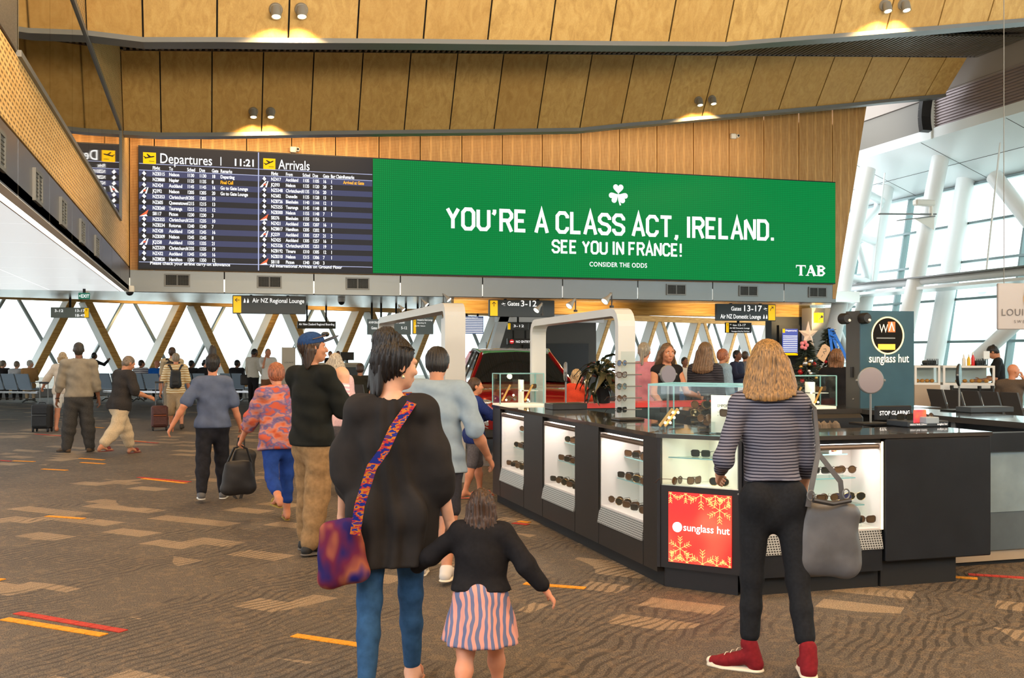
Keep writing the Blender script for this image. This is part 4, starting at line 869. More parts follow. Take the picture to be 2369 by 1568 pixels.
def gpl(P1, P2): 
    a, b = MC @ Vector(P1), MC @ Vector(P2); m_ = MB(); m_.add([(a.x,a.y,GZ0),(b.x,b.y,GZ0),(b.x,b.y,GZ1),(a.x,a.y,GZ1)], [(0,1,2,3)]); m_.build('glass_side', caseg, sc)
    MB().bar((a.x,a.y,GZ1), (b.x,b.y,GZ1), .010, .014).build('glass_edge', edgeg, sc); MB().bar((a.x,a.y,GZ0), (a.x,a.y,GZ1), .008, .008).build('glass_edge', edgeg, sc)
cs = [(-.10,.05,0),(-.10,.5,0),(Lc+.03,.5,0),(Lc+.03,.0,0)]
for q in range(4): gpl(cs[q], cs[(q+1)%4])
tp = [MC @ Vector(q) for q in cs]; MB().add([(p.x,p.y,GZ1) for p in tp], [(0,1,2,3)]).build('glass_top', caseg, sc)
for (u_, v_, z_, rz_, sty, lab) in ((.25,.13,.918,.12,'square','black square sunglasses on the middle shelf of the corner showcase'),(.22,.1,.735,1.2,'cat','sunglasses lying sideways at the bottom of the corner showcase'),(.40,.08,.738,.1,'aviator','dark aviator sunglasses at the bottom right of the corner showcase'),(.46,.12,1.2,.1,'cat','large brown sunglasses held up in front of the cream card'),(.27,.16,1.16,1.1,'round','thin sunglasses on a clear riser left of the cream card'),(.12,.04,.735,1.4,'round','brown sunglasses in the far left bottom of the corner showcase')):
    place_glasses(MC @ Vector((u_,v_,z_)), math.atan2(ct.y,ct.x)+rz_, sty, lab)
cd = thing('display_card', 'cream sign card standing in the corner glass showcase', 'card', MC @ Vector((.4,.22,1.055))); MB().box((.30,.20,1.06), (.57,.215,1.315), MC).build('card', pm('card_cream', (212,208,196), .5), cd)
m = MB(); letters(m, 'EMPORIO ARMANI', MC @ Vector((.345,.198,1.235)), .028, M=RC, width=.2); letters(m, 'The world in style reflects', MC @ Vector((.345,.198,1.195)), .013, M=RC, width=.18); letters(m, 'a new vision', MC @ Vector((.345,.198,1.175)), .013, M=RC, width=.12); m.build('lettering', pm('letter_dark', (70,66,60), .5), cd)
pg = thing('metal_plaque', 'small grey plaque on the middle shelf beside the striped elbow', 'card', MC @ Vector((.5,.2,.895))); MB().box((.40,.1,.893), (.52,.106,.965), MC).build('plate', pm('plaque_grey', (150,142,122), .4, .3), pg)
ri = thing('clear_riser', 'clear acrylic riser holding the thin sunglasses', 'riser', MC @ Vector((.2,.16,1.055))); MB().box((.19,.1,1.13), (.33,.22,1.135), MC).box((.19,.1,1.055), (.195,.22,1.13), MC).box((.325,.1,1.055), (.33,.22,1.13), MC).build('sheet', caseg, ri)
for k, (u_, v_) in enumerate(((.0,.06),(.03,.08))):
    g_ = thing('case_lamp', ('front' if k else 'rear')+' gold slanted light bar inside the corner glass case', 'lamp', MC @ Vector((u_,v_,1.055)), group='gold light bars'); a_, b_ = MC @ Vector((u_-.02,v_,1.10)), MC @ Vector((u_+.075,v_,1.22)); MB().bar(a_, b_, .014, .02).build('bar', pm('gold_bar', (226,170,96), .3, .5), g_)
    MB().tube([MC @ Vector((u_-.02,v_,1.055)), a_], .008, 8).build('post', steel, g_)
    for f in (.25,.55,.85): MB().ball(a_+(b_-a_)*f+Vector((.012,-.01,-.006)), .009).build('bulb', pm('tiny_bulb', (255,220,160), .4, emit=7), g_)
rk = thing('glasses_rack', 'dark stand crowded with sunglasses inside the corner glass case', 'rack', MC @ Vector((.2,.4,1.055)))
MB().lathe([(.0,0),(.06,0),(.06,.012),(.012,.02),(.012,.24),(.05,.245),(.05,.26),(.0,.26)], Matrix.Translation(MC @ Vector((.2,.4,1.055))), 14).build('stem', kb, rk, smooth=True)
for k in range(3): MB().tube([MC @ Vector((.12,.4,1.11+k*.06)), MC @ Vector((.28,.4,1.11+k*.06))], .006, 6).build('arm', kb, rk)
for k in range(6): place_glasses(MC @ Vector((.155+(k%2)*.09,.365,1.11+(k//2)*.06+.01)), math.atan2(ct.y,ct.x)+.2, STY[k%3], ('lower','middle','top')[k//2]+' '+('left','right')[k%2]+' sunglasses on the dark stand inside the corner glass case')
# ---- worktop
wt = MB(); poly = [(KX-.01,10.95),(KX-.01,6.66),(KX+.02,6.62),(CXL,6.2),(CXL+.02,FY-.02),(XR+.01,FY-.02),(XR+.01,FY+.6),(KX+.85,FY+.6),(KX+.6,6.95),(KX+.6,10.95)]
wt.prism([(x,y,KT-.028) for x, y in poly if not (abs(x-CXL) < .03 and False)], (0,0,.028))
wo = wt.build('worktop', topm); tag(wo, 'glossy dark worktop running around the sunglasses kiosk', 'worktop')
# ---- inner and right hand counters, teal end panel, low infill
r = thing('service_counter', 'black service counter with open shelf on the right side of the kiosk', 'counter', (6.85,8,0))
MB().box((6.55,6.75,.1), (7.15,9.3,.72)).box((6.62,6.75,.72), (7.15,9.3,.98)).build('body', kb2, r); MB().box((6.5,6.7,.98), (7.2,9.35,1.03)).build('top', topm, r); MB().box((6.58,6.8,0), (7.1,9.3,.1)).build('plinth', dark, r)
MB().box((6.54,8.0,.1), (6.55,8.06,.98)).build('divider', steel, r)
r = thing('infill_panel', 'teal grey low panel between kiosk end and right counter', 'panel', (6.3,6.85,0))
MB().box((5.36,6.6,.40), (7.4,6.68,.86)).build('upper_panel', pm('teal_concrete', (128,148,156), .6, noise=.12, nscale=6), r); MB().box((5.36,6.605,.11), (7.4,6.68,.40)).build('lower_panel', pm('teal_dark', (84,96,102), .6, noise=.12, nscale=6), r)
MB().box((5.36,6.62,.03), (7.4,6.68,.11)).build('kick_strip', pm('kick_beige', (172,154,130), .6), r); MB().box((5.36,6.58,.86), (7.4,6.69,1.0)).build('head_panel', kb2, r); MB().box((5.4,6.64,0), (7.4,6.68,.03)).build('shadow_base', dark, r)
r = thing('back_counter', 'black counter at the back of the kiosk under the tower', 'counter', (6,9.9,0))
MB().box((4.7,9.5,.0), (7.5,10.2,.98)).build('body', kb2, r); MB().box((4.65,9.45,.98), (7.55,10.25,1.03)).build('top', topm, r)
r = thing('inner_counter', 'low black desk inside the kiosk', 'desk', (4.6,8.9,0)); MB().box((4.3,8.75,.0), (6.1,9.2,.86)).build('body', kb2, r); MB().box((4.25,8.7,.86), (6.15,9.25,.9)).build('top', kb, r)
# ---- sunglasses tower
T0 = Vector((6.35,9.55,1.03)); tw = thing('branded_tower', 'tall dark teal kiosk tower with round window and glowing lettering', 'tower', (6.75,9.8,1.03)); TX0, TX1, TY0, TY1, TZ = 6.62, 7.32, 9.5, 9.76, 2.05
p = PY(1990,940,TY0); TX0 = p.x; TX1 = PY(2113,940,TY0).x
slate = pm('tower_slate', (52,84,98), .35, .2, noise=.15, nscale=3); tside = pm('tower_side', (70,68,64), .5)
MB().box((TX0+.004,TY0+.008,1.03), (TX1,TY1,TZ)).build('cabinet', tside, tw); fr = MB().box((TX0,TY0-.01,1.03), (TX1,TY0+.008,TZ)).build('front', slate, tw)
cxw, czw = PY(2052,776,TY0).x, PY(2052,776,TY0).z; Rw = 42*PY(2052,776,TY0).y/ray(2052)[1]/FPX
ring = [(cxw+Rw*math.cos(a), TY0-.014, czw+Rw*math.sin(a)) for a in np.linspace(0, 2*math.pi, 40, endpoint=False)]; MB().tube(ring, .008, 8, closed=True).build('ring', pm('ring_glow', (255,220,150), .4, emit=.9), tw, smooth=True)
m = MB(); m.add([(x, TY0-.013, z) for x, _, z in ring], [tuple(range(40))]); m.build('round_mirror', pm('window_black', (24,22,20), .15), tw)
m = MB(); letters(m, 'W', (cxw-.105,TY0-.0145,czw+.03), .13, sx=.8); m.build('lettering', pm('warm_white', (226,216,200), .5, emit=.3), tw)
MB().box((cxw+.0,TY0-.016,czw+.035), (cxw+.09,TY0-.0145,czw+.145)).build('orange_sign', pm('orange_sign', (222,104,50), .5, emit=.4), tw); m = MB(); stroke(m, [(.015,.0),(.045,.085),(.075,0)], .01, (cxw,TY0-.0175,czw+.048)); m.build('lettering', swht, tw)
MB().box((cxw-.12,TY0-.016,czw-.15), (cxw+.09,TY0-.0145,czw-.09)).build('warm_shelf', pm('warm_shelf', (236,176,60), .5, emit=.5), tw); MB().box((cxw-.14,TY0-.016,czw-.035), (cxw+.09,TY0-.0145,czw-.02)).build('shelf_line', steel, tw)
m = MB(); z_ = PY(2010,838,TY0).z; letters(m, 'sunglass hut', (PY(2006,838,TY0).x,TY0-.03,z_), .125, bold=.004, width=PY(2098,838,TY0).x-PY(2006,838,TY0).x); m.build('lettering', pm('tower_glow', (255,232,190), .5, emit=1.2), tw)
for px in (1972,2005):
    q = PY(px, 736, TY0-.08); MB().lathe([(.02,0),(.058,.02),(.058,.10),(.045,.12)], Matrix.Translation((q.x,TY0+.02 if px > 1985 else TY0+.12,q.z)) @ Matrix.Rotation(math.pi/2,4,'X'), 18).build('tower_spotlight', black, tw, smooth=True); MB().ball((q.x+.02,TY0-.10 if px > 1985 else TY0-.0,q.z-.02), .016).build('spot_lens', pm('spot_lens', (230,230,226), .2), tw)
MB().ball((TX0-.001,TY0+.12,1.12), .012).build('lock', steel, tw); MB().box((TX0-.012,TY0+.12,1.35), (TX0+.004,TY0+.16,1.46)).build('handle', black, tw)
# ---- things on the counters
def table_mirror(label, px, yb, ymir, rpx, ztop, yaw, back=False, base=(.36,.24,.02)):
    b = PZ(px, yb, ztop); r = thing('table_mirror', label, 'mirror', b); d = (b-Vector((0,0,1.6))).to_2d().length
    MB().bbox((b.x-base[0]/2,b.y-base[1]/2,ztop), (b.x+base[0]/2,b.y+base[1]/2,ztop+base[2]), .004).build('base', kb2, r)
    dep_ = b.x*SY+b.y*CY; zc = 1.6+(YH-ymir)*dep_/FPX; R = rpx*dep_/FPX
    MB().tube([(b.x,b.y,ztop+base[2]),(b.x,b.y,zc-R)], .009, 8).build('stem', steel, r, smooth=True)
    M_ = Matrix.Translation((b.x,b.y,zc)) @ Matrix.Rotation(yaw,4,'Z') @ Matrix.Rotation(math.radians(90),4,'X')
    MB().lathe([(.0,-.02),(R*.8,-.02),(R,-.008),(R,.006),(R*.95,.01),(.0,.01)], M_, 28).build('rim', black if back else steel, r, smooth=True)
    MB().lathe([(.0,.0102),(R*.92,.0102),(R*.92,.012),(.0,.012)], M_, 28).build('glass', pm('mirror_glass', (150,142,150), .3, .6) if not back else pm('mirror_back', (40,40,42), .25, .3), r, smooth=True)
    for s_ in (-1, 1): MB().ball(M_ @ Vector((s_*R*1.04,0,0)), .012).build('pivot', steel, r)
    return r
table_mirror('round white faced mirror on a chrome stand on the kiosk front worktop', 2014, 982, 880, 31, KT, -.25, base=(.26,.2,.018))
table_mirror('round chrome mirror seen edge on above a black tray on the left worktop', 1309, 946, 860, 23, KT, 1.2, base=(.36,.26,.06))
table_mirror('black backed round mirror on a thin stand on the right counter', 2219, 950, 867, 26, 1.03, .75, back=True, base=(.3,.2,.015))
table_mirror('round mirror facing the smiling woman behind the corner case', 1545, 985, 866, 22, KT, .2, base=(.2,.16,.015))
def onbox(name, label, cat, px, py, z, size, mat, rz=0, part='body'):
    b = PZ(px, py, z); r = thing(name, label, cat, b, rz); MB().bbox((-size[0]/2,-size[1]/2,.001), (size[0]/2,size[1]/2,size[2]), min(.006, size[2]/4)).build(part, mat, r, local=True); return r, b
navy = pm('box_charcoal', (48,56,64), .45)
r, b = onbox('catalogue_box', 'charcoal flat box with small white print on the front worktop', 'box', 2122, 985, KT, (.36,.26,.045), navy); m = MB(); letters(m, 'DESIGN & TRAVEL COMPANY', (-.165,-.133,.015), .018, width=.15); letters(m, 'sunglass hut', (.075,-.133,.014), .022, width=.09); m.build('lettering', swht, r, local=True)
r, b2x = onbox('slogan_sign', 'low black sign reading STOP GLARING behind the catalogue box', 'sign', 2066, 972, KT, (.34,.04,.12), kb2); m = MB(); letters(m, 'STOP GLARING', (-.145,-.0225,.045), .05, width=.29, bold=.01); m.build('lettering', swht, r, local=True)
for k in range(3): place_glasses((b.x-.12+k*.1,b.y-.02,KT+.072), -.2+.2*k, ('square','cat','round')[k], ('left','middle','right')[k]+' dark sunglasses lying on the charcoal catalogue box')
r, _ = onbox('pink_card', 'bright pink and orange folded card on the front worktop', 'card', 2128, 975, KT+.06, (.11,.012,.1), (lambda n: (n.color(n.ramp(n.noise(14, detail=2), [(.3,(236,60,110)),(.55,(246,110,90)),(.75,(250,190,60))])), n.m)[1])(NT('pink_print', rough=.5))); r.location.z = KT+.046
r, _ = onbox('grey_box', 'small pale grey box on the catalogue box', 'box', 2150, 980, KT+.046, (.11,.08,.05), pm('pale_grey_box', (150,164,176), .5)); r.location.z = KT+.046
onbox('black_tray', 'long black presentation tray on the right counter', 'tray', 2278, 953, 1.03, (.5,.22,.055), navy, part='body')
onbox('black_tray', 'dark tray near the rack post on the left worktop', 'tray', 1452, 972, KT, (.22,.2,.018), kb)
# glass cases with jewellery-like displays
for nm, px0, px1, yb, lab in (('a',1157,1258,10.62,'small glass case with warm lights at the far end of the left worktop'),('b',1838,1935,9.62,'glass case with warm lit sunglasses beside the blonde woman')):
    a_, b_ = PY(px0,930,yb), PY(px1,930,yb); z0 = KT if nm == 'a' else 1.03; r = thing('glass_showcase', lab, 'showcase', ((a_.x+b_.x)/2,yb+.15,z0))
    MB().box((a_.x,yb,z0), (b_.x,yb+.3,z0+.02)).build('base', pm('case_base', (230,220,200), .4, emit=.25), r); glass_box(r, (a_.x,yb,z0+.02), (b_.x,yb+.3,z0+.335))
    for k in range(2): MB().bar((a_.x+.05+k*.25,yb+.1,z0+.05), (a_.x+.14+k*.25,yb+.1,z0+.22), .014, .018).build('light_bar', pm('gold_bar', (226,170,96), .3, .5), r)
    for k in range(4): MB().ball((a_.x+.09+k*.08,yb+.08,z0+.06+.05*(k%3)), .011).build('bulb', pm('tiny_bulb', (255,220,160), .4, emit=7), r)
    MB().box((b_.x-.2,yb+.1,z0+.02), (b_.x-.19,yb+.28,z0+.27)).box((b_.x-.2,yb+.1,z0+.15), (b_.x-.03,yb+.28,z0+.158)).build('inner_stand', pm('stand_white', (226,226,224), .4), r)
    place_glasses((b_.x-.11,yb+.12,z0+.2), 0, 'cat', 'sunglasses on the upper ledge of the '+lab.split(' with')[0]+(' far away' if nm == 'a' else ' by the tower')); place_glasses((a_.x+.16,yb+.1,z0+.075), .2, 'round', 'sunglasses at the bottom of the '+lab.split(' with')[0]+(' far away' if nm == 'a' else ' by the tower'))
    lamp('POINT', 'case_light', ((a_.x+b_.x)/2,yb+.12,z0+.3), 1.5, (1,.8,.5), r, shadow_soft_size=.03)
# office chair with folded coat inside the kiosk
cb = PD(1930,985,8.35); r = thing('office_chair', 'black chair back inside the kiosk beside the blonde woman', 'chair', (cb.x,cb.y,0))
MB().bbox((cb.x-.26,cb.y-.04,.62), (cb.x+.26,cb.y+.03,1.12), .03).build('backrest', black, r); MB().bbox((cb.x-.25,cb.y-.05,.42), (cb.x+.25,cb.y+.45,.5), .03).build('seat', black, r); MB().tube([(cb.x,cb.y+.2,.05),(cb.x,cb.y+.2,.42)], .03, 10).build('stem', steel, r)
for k in range(5):
    a = k*2*math.pi/5; MB().bar((cb.x,cb.y+.2,.06), (cb.x+.28*math.cos(a),cb.y+.2+.28*math.sin(a),.03), .05, .04).build('foot', black, r)
ca = Vector((cb.x-.1,cb.y-.02,1.1)); m = MB(); n = 14
for k in range(n):
    for j in range(6):
        def q(k, j): x = ca.x-.11+k*.22/n; fz = math.sin(k*1.9)*.018; return (x+.01*j*math.sin(k), ca.y-.03+fz-.012*j, 1.1-j*.055) if j else (x, ca.y+.05+fz, 1.115)
        m.quad(q(k,j), q(k+1,j), q(k+1,j+1), q(k,j+1))
tag(m.build('folded_coat', pm('coat_brown', (112,98,82), .9, noise=.2, nscale=40), smooth=True), 'brown grey coat draped over the black chair in the kiosk', 'coat')
# ---- white arches with clip lamps
archm = pm('arch_white', (188,190,190), .35); archs = pm('arch_edge', (150,158,162), .4, .3)
def arch(label, X, y0, y1, z0, zt0, zt1, w=.16, t=.07, zb0=None):
    r = thing('white_arch', label, 'arch', (X,(y0+y1)/2,z0)); m = MB(); rc = .16
    path = [(y1,zb0 if zb0 is not None else z0),(y1,zt1-rc)]+[(y1-rc+rc*math.cos(a),zt1-rc+rc*math.sin(a)) for a in np.linspace(0.3,math.pi/2,4)]+[(y0+rc+rc*math.cos(a),zt0-rc+rc*math.sin(a)) for a in np.linspace(math.pi/2,math.pi-.3,4)]+[(y0,zt0-rc),(y0,z0)]
    vs = []; n = len(path)
    for i, (y, z) in enumerate(path):
        a = Vector(path[max(i-1,0)]); b = Vector(path[min(i+1,n-1)]); tt = (b-a).normalized(); nn = Vector((-tt.y,tt.x))*t
        vs += [(X-w/2,y,z),(X+w/2,y,z),(X+w/2,y+nn.x,z+nn.y),(X-w/2,y+nn.x,z+nn.y)]
    fs = []
    for i in range(n-1):
        for k in range(4): fs.append((i*4+k,i*4+(k+1)%4,i*4+4+(k+1)%4,i*4+4+k))
    fs += [(3,2,1,0),tuple((n-1)*4+k for k in range(4))]
    m.add(vs, fs); m.build('frame', archm, r)
    return r
def clip_lamp(label, p, aim):
    r = thing('clip_lamp', label, 'lamp', p, group='silver spotlights on the white arches'); p = Vector(p); aim = Vector(aim).normalized()
    MB().lathe([(.02,0),(.02,.02),(.006,.02),(.006,.12)], Matrix.Translation(p), 10).build('mount', black, r, smooth=True); h = p+Vector((0,0,.13)); e = h+aim*.05
    MB().tube([p+Vector((0,0,.1)), p+Vector((.0,.03,.14)), h], .008, 8).build('arm', steel, r)
    MB().lathe([(.013,-.035),(.016,0),(.032,.04),(.037,.065),(.032,.062)], Matrix.Translation(e) @ aim.to_track_quat('Z','Y').to_matrix().to_4x4(), 16).build('shade', steel, r, smooth=True)
    MB().lathe([(.0,.055),(.031,.055),(.031,.0635),(.0,.066)], Matrix.Translation(e) @ aim.to_track_quat('Z','Y').to_matrix().to_4x4(), 14).build('bulb', pm('cool_bulb', (255,250,236), .4, emit=6), r, smooth=True)
    lamp('SPOT', 'clip_spot', e+aim*.1, 14, (1,.9,.75), r, rot=aim.to_track_quat('-Z','Y').to_euler(), spot_size=1.5, spot_blend=.5, shadow_soft_size=.03)
arch('white rounded arch standing on the kiosk left worktop', 3.52, 8.45, 11.0, KT, 2.0, 1.97)
for y, lab in ((8.75,'silver lamp on near end of the kiosk arch'),(9.7,'silver lamp at the middle of the kiosk arch'),(10.75,'silver lamp on far end of the kiosk arch')): clip_lamp(lab, (3.5,y,2.01), (-.6,-.2,-.6))
a1 = arch('white rounded arch left of the display car', 3.0, 12.7, 17.9, 0, 2.235, 2.215, w=.26, t=.1)
MB().box((2.93,12.95,1.35), (3.1,13.2,2.05)).build('side_panel', archm, a1); MB().box((2.8,13.0,0), (3.1,13.25,1.25)).build('side_panel', archm, a1)
for y, lab in ((13.2,'silver lamp on near end of the arch by the car'),(14.6,'silver lamp at the middle of the arch by the car'),(16.4,'silver lamp on far end of the arch by the car')): clip_lamp(lab, (2.96,y,2.24), (.5,-.3,-.6))
# sunglasses hung on the rack fixed to the arch post
rk = thing('wall_rack', 'clear strip rack with hanging sunglasses on the near post of kiosk arch', 'rack', (3.5,8.42,KT)); MB().box((3.45,8.40,KT), (3.60,8.41,1.62)).build('strip', caseg, rk)
for k in range(5): MB().tube([(3.42,8.38,1.12+k*.1),(3.63,8.38,1.12+k*.1)], .005, 6).build('hook', steel, rk)
for k in range(5): place_glasses((3.44,8.36,1.12+k*.1), .5, STY[k], ORD[k]+' sunglasses from the bottom on the rack at the near arch post')
# ============================================================ PEOPLE
class SDF:
    """smooth union of tapered capsules and ellipsoids, meshed with surface nets"""
    def __init__(s): s.p = []; s.cuts = []; s.subs = []; s.wave = None
    def cap(s, a, b, ra, rb, k=.03, flat=None): s.p.append(('c', np.array(a,float), np.array(b,float), ra, rb, k, flat)); return s
    def ell(s, c, r, k=.03, R=None): s.p.append(('e', np.array(c,float), np.array(r,float), R, 0, k, None)); return s
    def cut(s, p, n): n = np.array(n,float); s.cuts.append((np.array(p,float), n/np.linalg.norm(n))); return s
    def sub(s, c, r): s.subs.append((np.array(c,float), np.array(r,float))); return s
    def mesh(s, h):
        lo = np.full(3,1e9); hi = -lo
        for q in s.p:
            if q[0] == 'c':
                m = max(q[3],q[4]); lo = np.minimum(lo, np.minimum(q[1],q[2])-m); hi = np.maximum(hi, np.maximum(q[1],q[2])+m)
            else: m = q[2].max(); lo = np.minimum(lo, q[1]-m); hi = np.maximum(hi, q[1]+m)
        lo -= 3*h; hi += 3*h; n = np.ceil((hi-lo)/h).astype(int)+1
        ax = [lo[i]+h*np.arange(n[i]) for i in range(3)]; V = np.full(n, .5, np.float32)
        for t, A, B, ra, rb, k, flat in s.p:
            m = (max(ra,rb) if t == 'c' else B.max())+k+2*h
            l_ = (np.minimum(A,B) if t == 'c' else A)-m; h_ = (np.maximum(A,B) if t == 'c' else A)+m
            i0 = np.maximum(((l_-lo)/h).astype(int),0); i1 = np.minimum(((h_-lo)/h).astype(int)+2,n)
            X, Y, Z = np.meshgrid(ax[0][i0[0]:i1[0]], ax[1][i0[1]:i1[1]], ax[2][i0[2]:i1[2]], indexing='ij')
            if t == 'c':
                d = B-A; L2 = max(d@d,1e-9); u = np.clip(((X-A[0])*d[0]+(Y-A[1])*d[1]+(Z-A[2])*d[2])/L2,0,1)
                wx, wy, wz = X-A[0]-u*d[0], Y-A[1]-u*d[1], Z-A[2]-u*d[2]
                if flat is not None:
                    f, g = np.array(flat[0],float), flat[1]; f = f/np.linalg.norm(f); q = (wx*f[0]+wy*f[1]+wz*f[2])*(g-1); wx, wy, wz = wx+q*f[0], wy+q*f[1], wz+q*f[2]
                D_ = np.sqrt(wx*wx+wy*wy+wz*wz)-(ra+(rb-ra)*u)
            else:
                wx, wy, wz = X-A[0], Y-A[1], Z-A[2]
                if ra is not None: R = np.array(ra); wx, wy, wz = (R[0,0]*wx+R[1,0]*wy+R[2,0]*wz, R[0,1]*wx+R[1,1]*wy+R[2,1]*wz, R[0,2]*wx+R[1,2]*wy+R[2,2]*wz)
                k0 = np.sqrt((wx/B[0])**2+(wy/B[1])**2+(wz/B[2])**2); k1 = np.sqrt((wx/B[0]**2)**2+(wy/B[1]**2)**2+(wz/B[2]**2)**2)+1e-9
                D_ = k0*(k0-1)/k1
            sl = V[i0[0]:i1[0],i0[1]:i1[1],i0[2]:i1[2]]; hh = np.clip(.5+.5*(sl-D_)/k,0,1); sl[...] = sl*(1-hh)+D_*hh-k*hh*(1-hh)
        X, Y, Z = np.meshgrid(*ax, indexing='ij', sparse=True)
        if s.wave: V = V+s.wave(X, Y, Z).astype(np.float32)
        for c_, r_ in s.subs: V = np.maximum(V, (1-np.sqrt(((X-c_[0])/r_[0])**2+((Y-c_[1])/r_[1])**2+((Z-c_[2])/r_[2])**2))*r_.min())
        for p_, n_ in s.cuts: V = np.maximum(V, (X-p_[0])*n_[0]+(Y-p_[1])*n_[1]+(Z-p_[2])*n_[2])
        return nets(V, lo, h)
def nets(V, lo, h):
    N = V.shape; S_ = V < 0
    c = [(i,j,k) for i in (0,1) for j in (0,1) for k in (0,1)]
    sl = lambda A, o: A[o[0]:N[0]-1+o[0], o[1]:N[1]-1+o[1], o[2]:N[2]-1+o[2]]
    cnt = sum(sl(S_,o).astype(np.int8) for o in c); act = (cnt > 0) & (cnt < 8)
    I = np.argwhere(act); idx = np.full(act.shape, -1, np.int64); idx[act] = np.arange(len(I))
    pos = np.zeros((len(I),3)); num = np.zeros(len(I)); vals = {o: V[I[:,0]+o[0], I[:,1]+o[1], I[:,2]+o[2]] for o in c}
    for o in c:
        for a in range(3):
            if o[a] == 0:
                o2 = list(o); o2[a] = 1; o2 = tuple(o2); va, vb = vals[o], vals[o2]; m = (va < 0) != (vb < 0)
                t = va[m]/(va[m]-vb[m]); q = np.zeros((m.sum(),3)); q[:] = o; q[:,a] = t; pos[m] += q; num[m] += 1
    P = (I+pos/num[:,None])*h+lo; F = []
    for a in range(3):
        b, d = (a+1)%3, (a+2)%3; s0 = [slice(None)]*3; s1 = [slice(None)]*3; s0[a] = slice(0,-1); s1[a] = slice(1,None)
        E = S_[tuple(s0)] != S_[tuple(s1)]; J = np.argwhere(E); J = J[(J[:,b] > 0) & (J[:,d] > 0) & (J[:,b] < N[b]-1) & (J[:,d] < N[d]-1)]
        if not len(J): continue
        eb = np.zeros(3,int); eb[b] = 1; ed = np.zeros(3,int); ed[d] = 1; g = lambda q: idx[q[:,0],q[:,1],q[:,2]]
        Q = np.stack([g(J-eb-ed), g(J-ed), g(J), g(J-eb)], 1); fl = ~S_[J[:,0],J[:,1],J[:,2]]; Q[fl] = Q[fl][:,::-1]; F.append(Q)
    return P, (np.concatenate(F) if F else np.zeros((0,4),int))
def mesh_obj(name, parts, mat, parent=None, smooth_it=0):
    vs = []; fs = []; n = 0
    for P, F in parts: vs.append(P); fs.append(F+n); n += len(P)
    P = np.concatenate(vs); F = np.concatenate(fs)
    for _ in range(smooth_it):
        acc = np.zeros_like(P); cn = np.zeros(len(P))
        for a, b in ((0,1),(1,2),(2,3),(3,0)):
            np.add.at(acc, F[:,a], P[F[:,b]]); np.add.at(cn, F[:,a], 1); np.add.at(acc, F[:,b], P[F[:,a]]); np.add.at(cn, F[:,b], 1)
        P = P*.4+.6*acc/np.maximum(cn,1)[:,None]
    me = bpy.data.meshes.new(name); me.vertices.add(len(P)); me.vertices.foreach_set('co', P.ravel()); me.loops.add(F.size); me.loops.foreach_set('vertex_index', F.ravel().astype(np.int32))
    me.polygons.add(len(F)); me.polygons.foreach_set('loop_start', np.arange(0,F.size,4,dtype=np.int32)); me.polygons.foreach_set('use_smooth', np.ones(len(F),bool)); me.update(calc_edges=True); me.validate()
    me.materials.append(mat); o = bpy.data.objects.new(name, me); COL.objects.link(o)
    if parent: o.parent = parent
    return o
def rx(a): c_, s_ = math.cos(a), math.sin(a); return np.array([[1,0,0],[0,c_,-s_],[0,s_,c_]])
def ry(a): c_, s_ = math.cos(a), math.sin(a); return np.array([[c_,0,s_],[0,1,0],[-s_,0,c_]])
def rzm(a): c_, s_ = math.cos(a), math.sin(a); return np.array([[c_,-s_,0],[s_,c_,0],[0,0,1]])
rad = math.radians
def fabric(name, col, noise=.12, scale=60): return pm(name, col, .85, noise=noise, nscale=scale, spec=.2)
def skinm(name, col): return pm(name, col, .5, noise=.06, nscale=25, spec=.4)
def hairm(name, col):
    if name in MATS: return MATS[name]
    n = NT(name, rough=.42, spec=.4); g = n.noise(40, stretch=(4,4,.07), detail=4, dist=.25)
    n.color(n.ramp(g, [(.3, tuple(int(v*.5) for v in col)), (.5, col), (.72, tuple(min(255,int(v*1.35)) for v in col))])); n.bump(g, .5, .01); return n.m
def stripes(name, ca, cb, pitch, duty=.5, axis='z', wob=.01, rz_=0):
    if name in MATS: return MATS[name]
    n = NT(name, rough=.85, spec=.2); w_ = n.math('MULTIPLY', n.noise(6, detail=2), wob*4)
    f = n.math('FRACT', n.math('DIVIDE', n.math('ADD', getattr(n, axis), w_), pitch)); n.color(n.mix(n.math('LESS_THAN', f, duty), ca, cb)); return n.m
def patches(name, cols, scale=14, stretch=(1,1,1), const=True):
    if name in MATS: return MATS[name]
    n = NT(name, rough=.85, spec=.2); k = len(cols); f = n.noise(scale, stretch=stretch, detail=2)
    n.color(n.ramp(f, [(.28+.44*i/k, c_) for i, c_ in enumerate(cols)], const)); return n.m
SKIN = skinm('skin_light', (222,168,138)); SKINT = skinm('skin_tan', (186,128,96)); SKIND = skinm('skin_brown', (128,86,64)); SKINW = skinm('skin_warm', (206,138,104))
EYEW = pm('eye_white', (236,232,226), .2); EYED = pm('eye_dark', (44,32,26), .15); LIP = pm('lip', (176,92,84), .4); BROW = pm('brow', (54,40,32), .8)
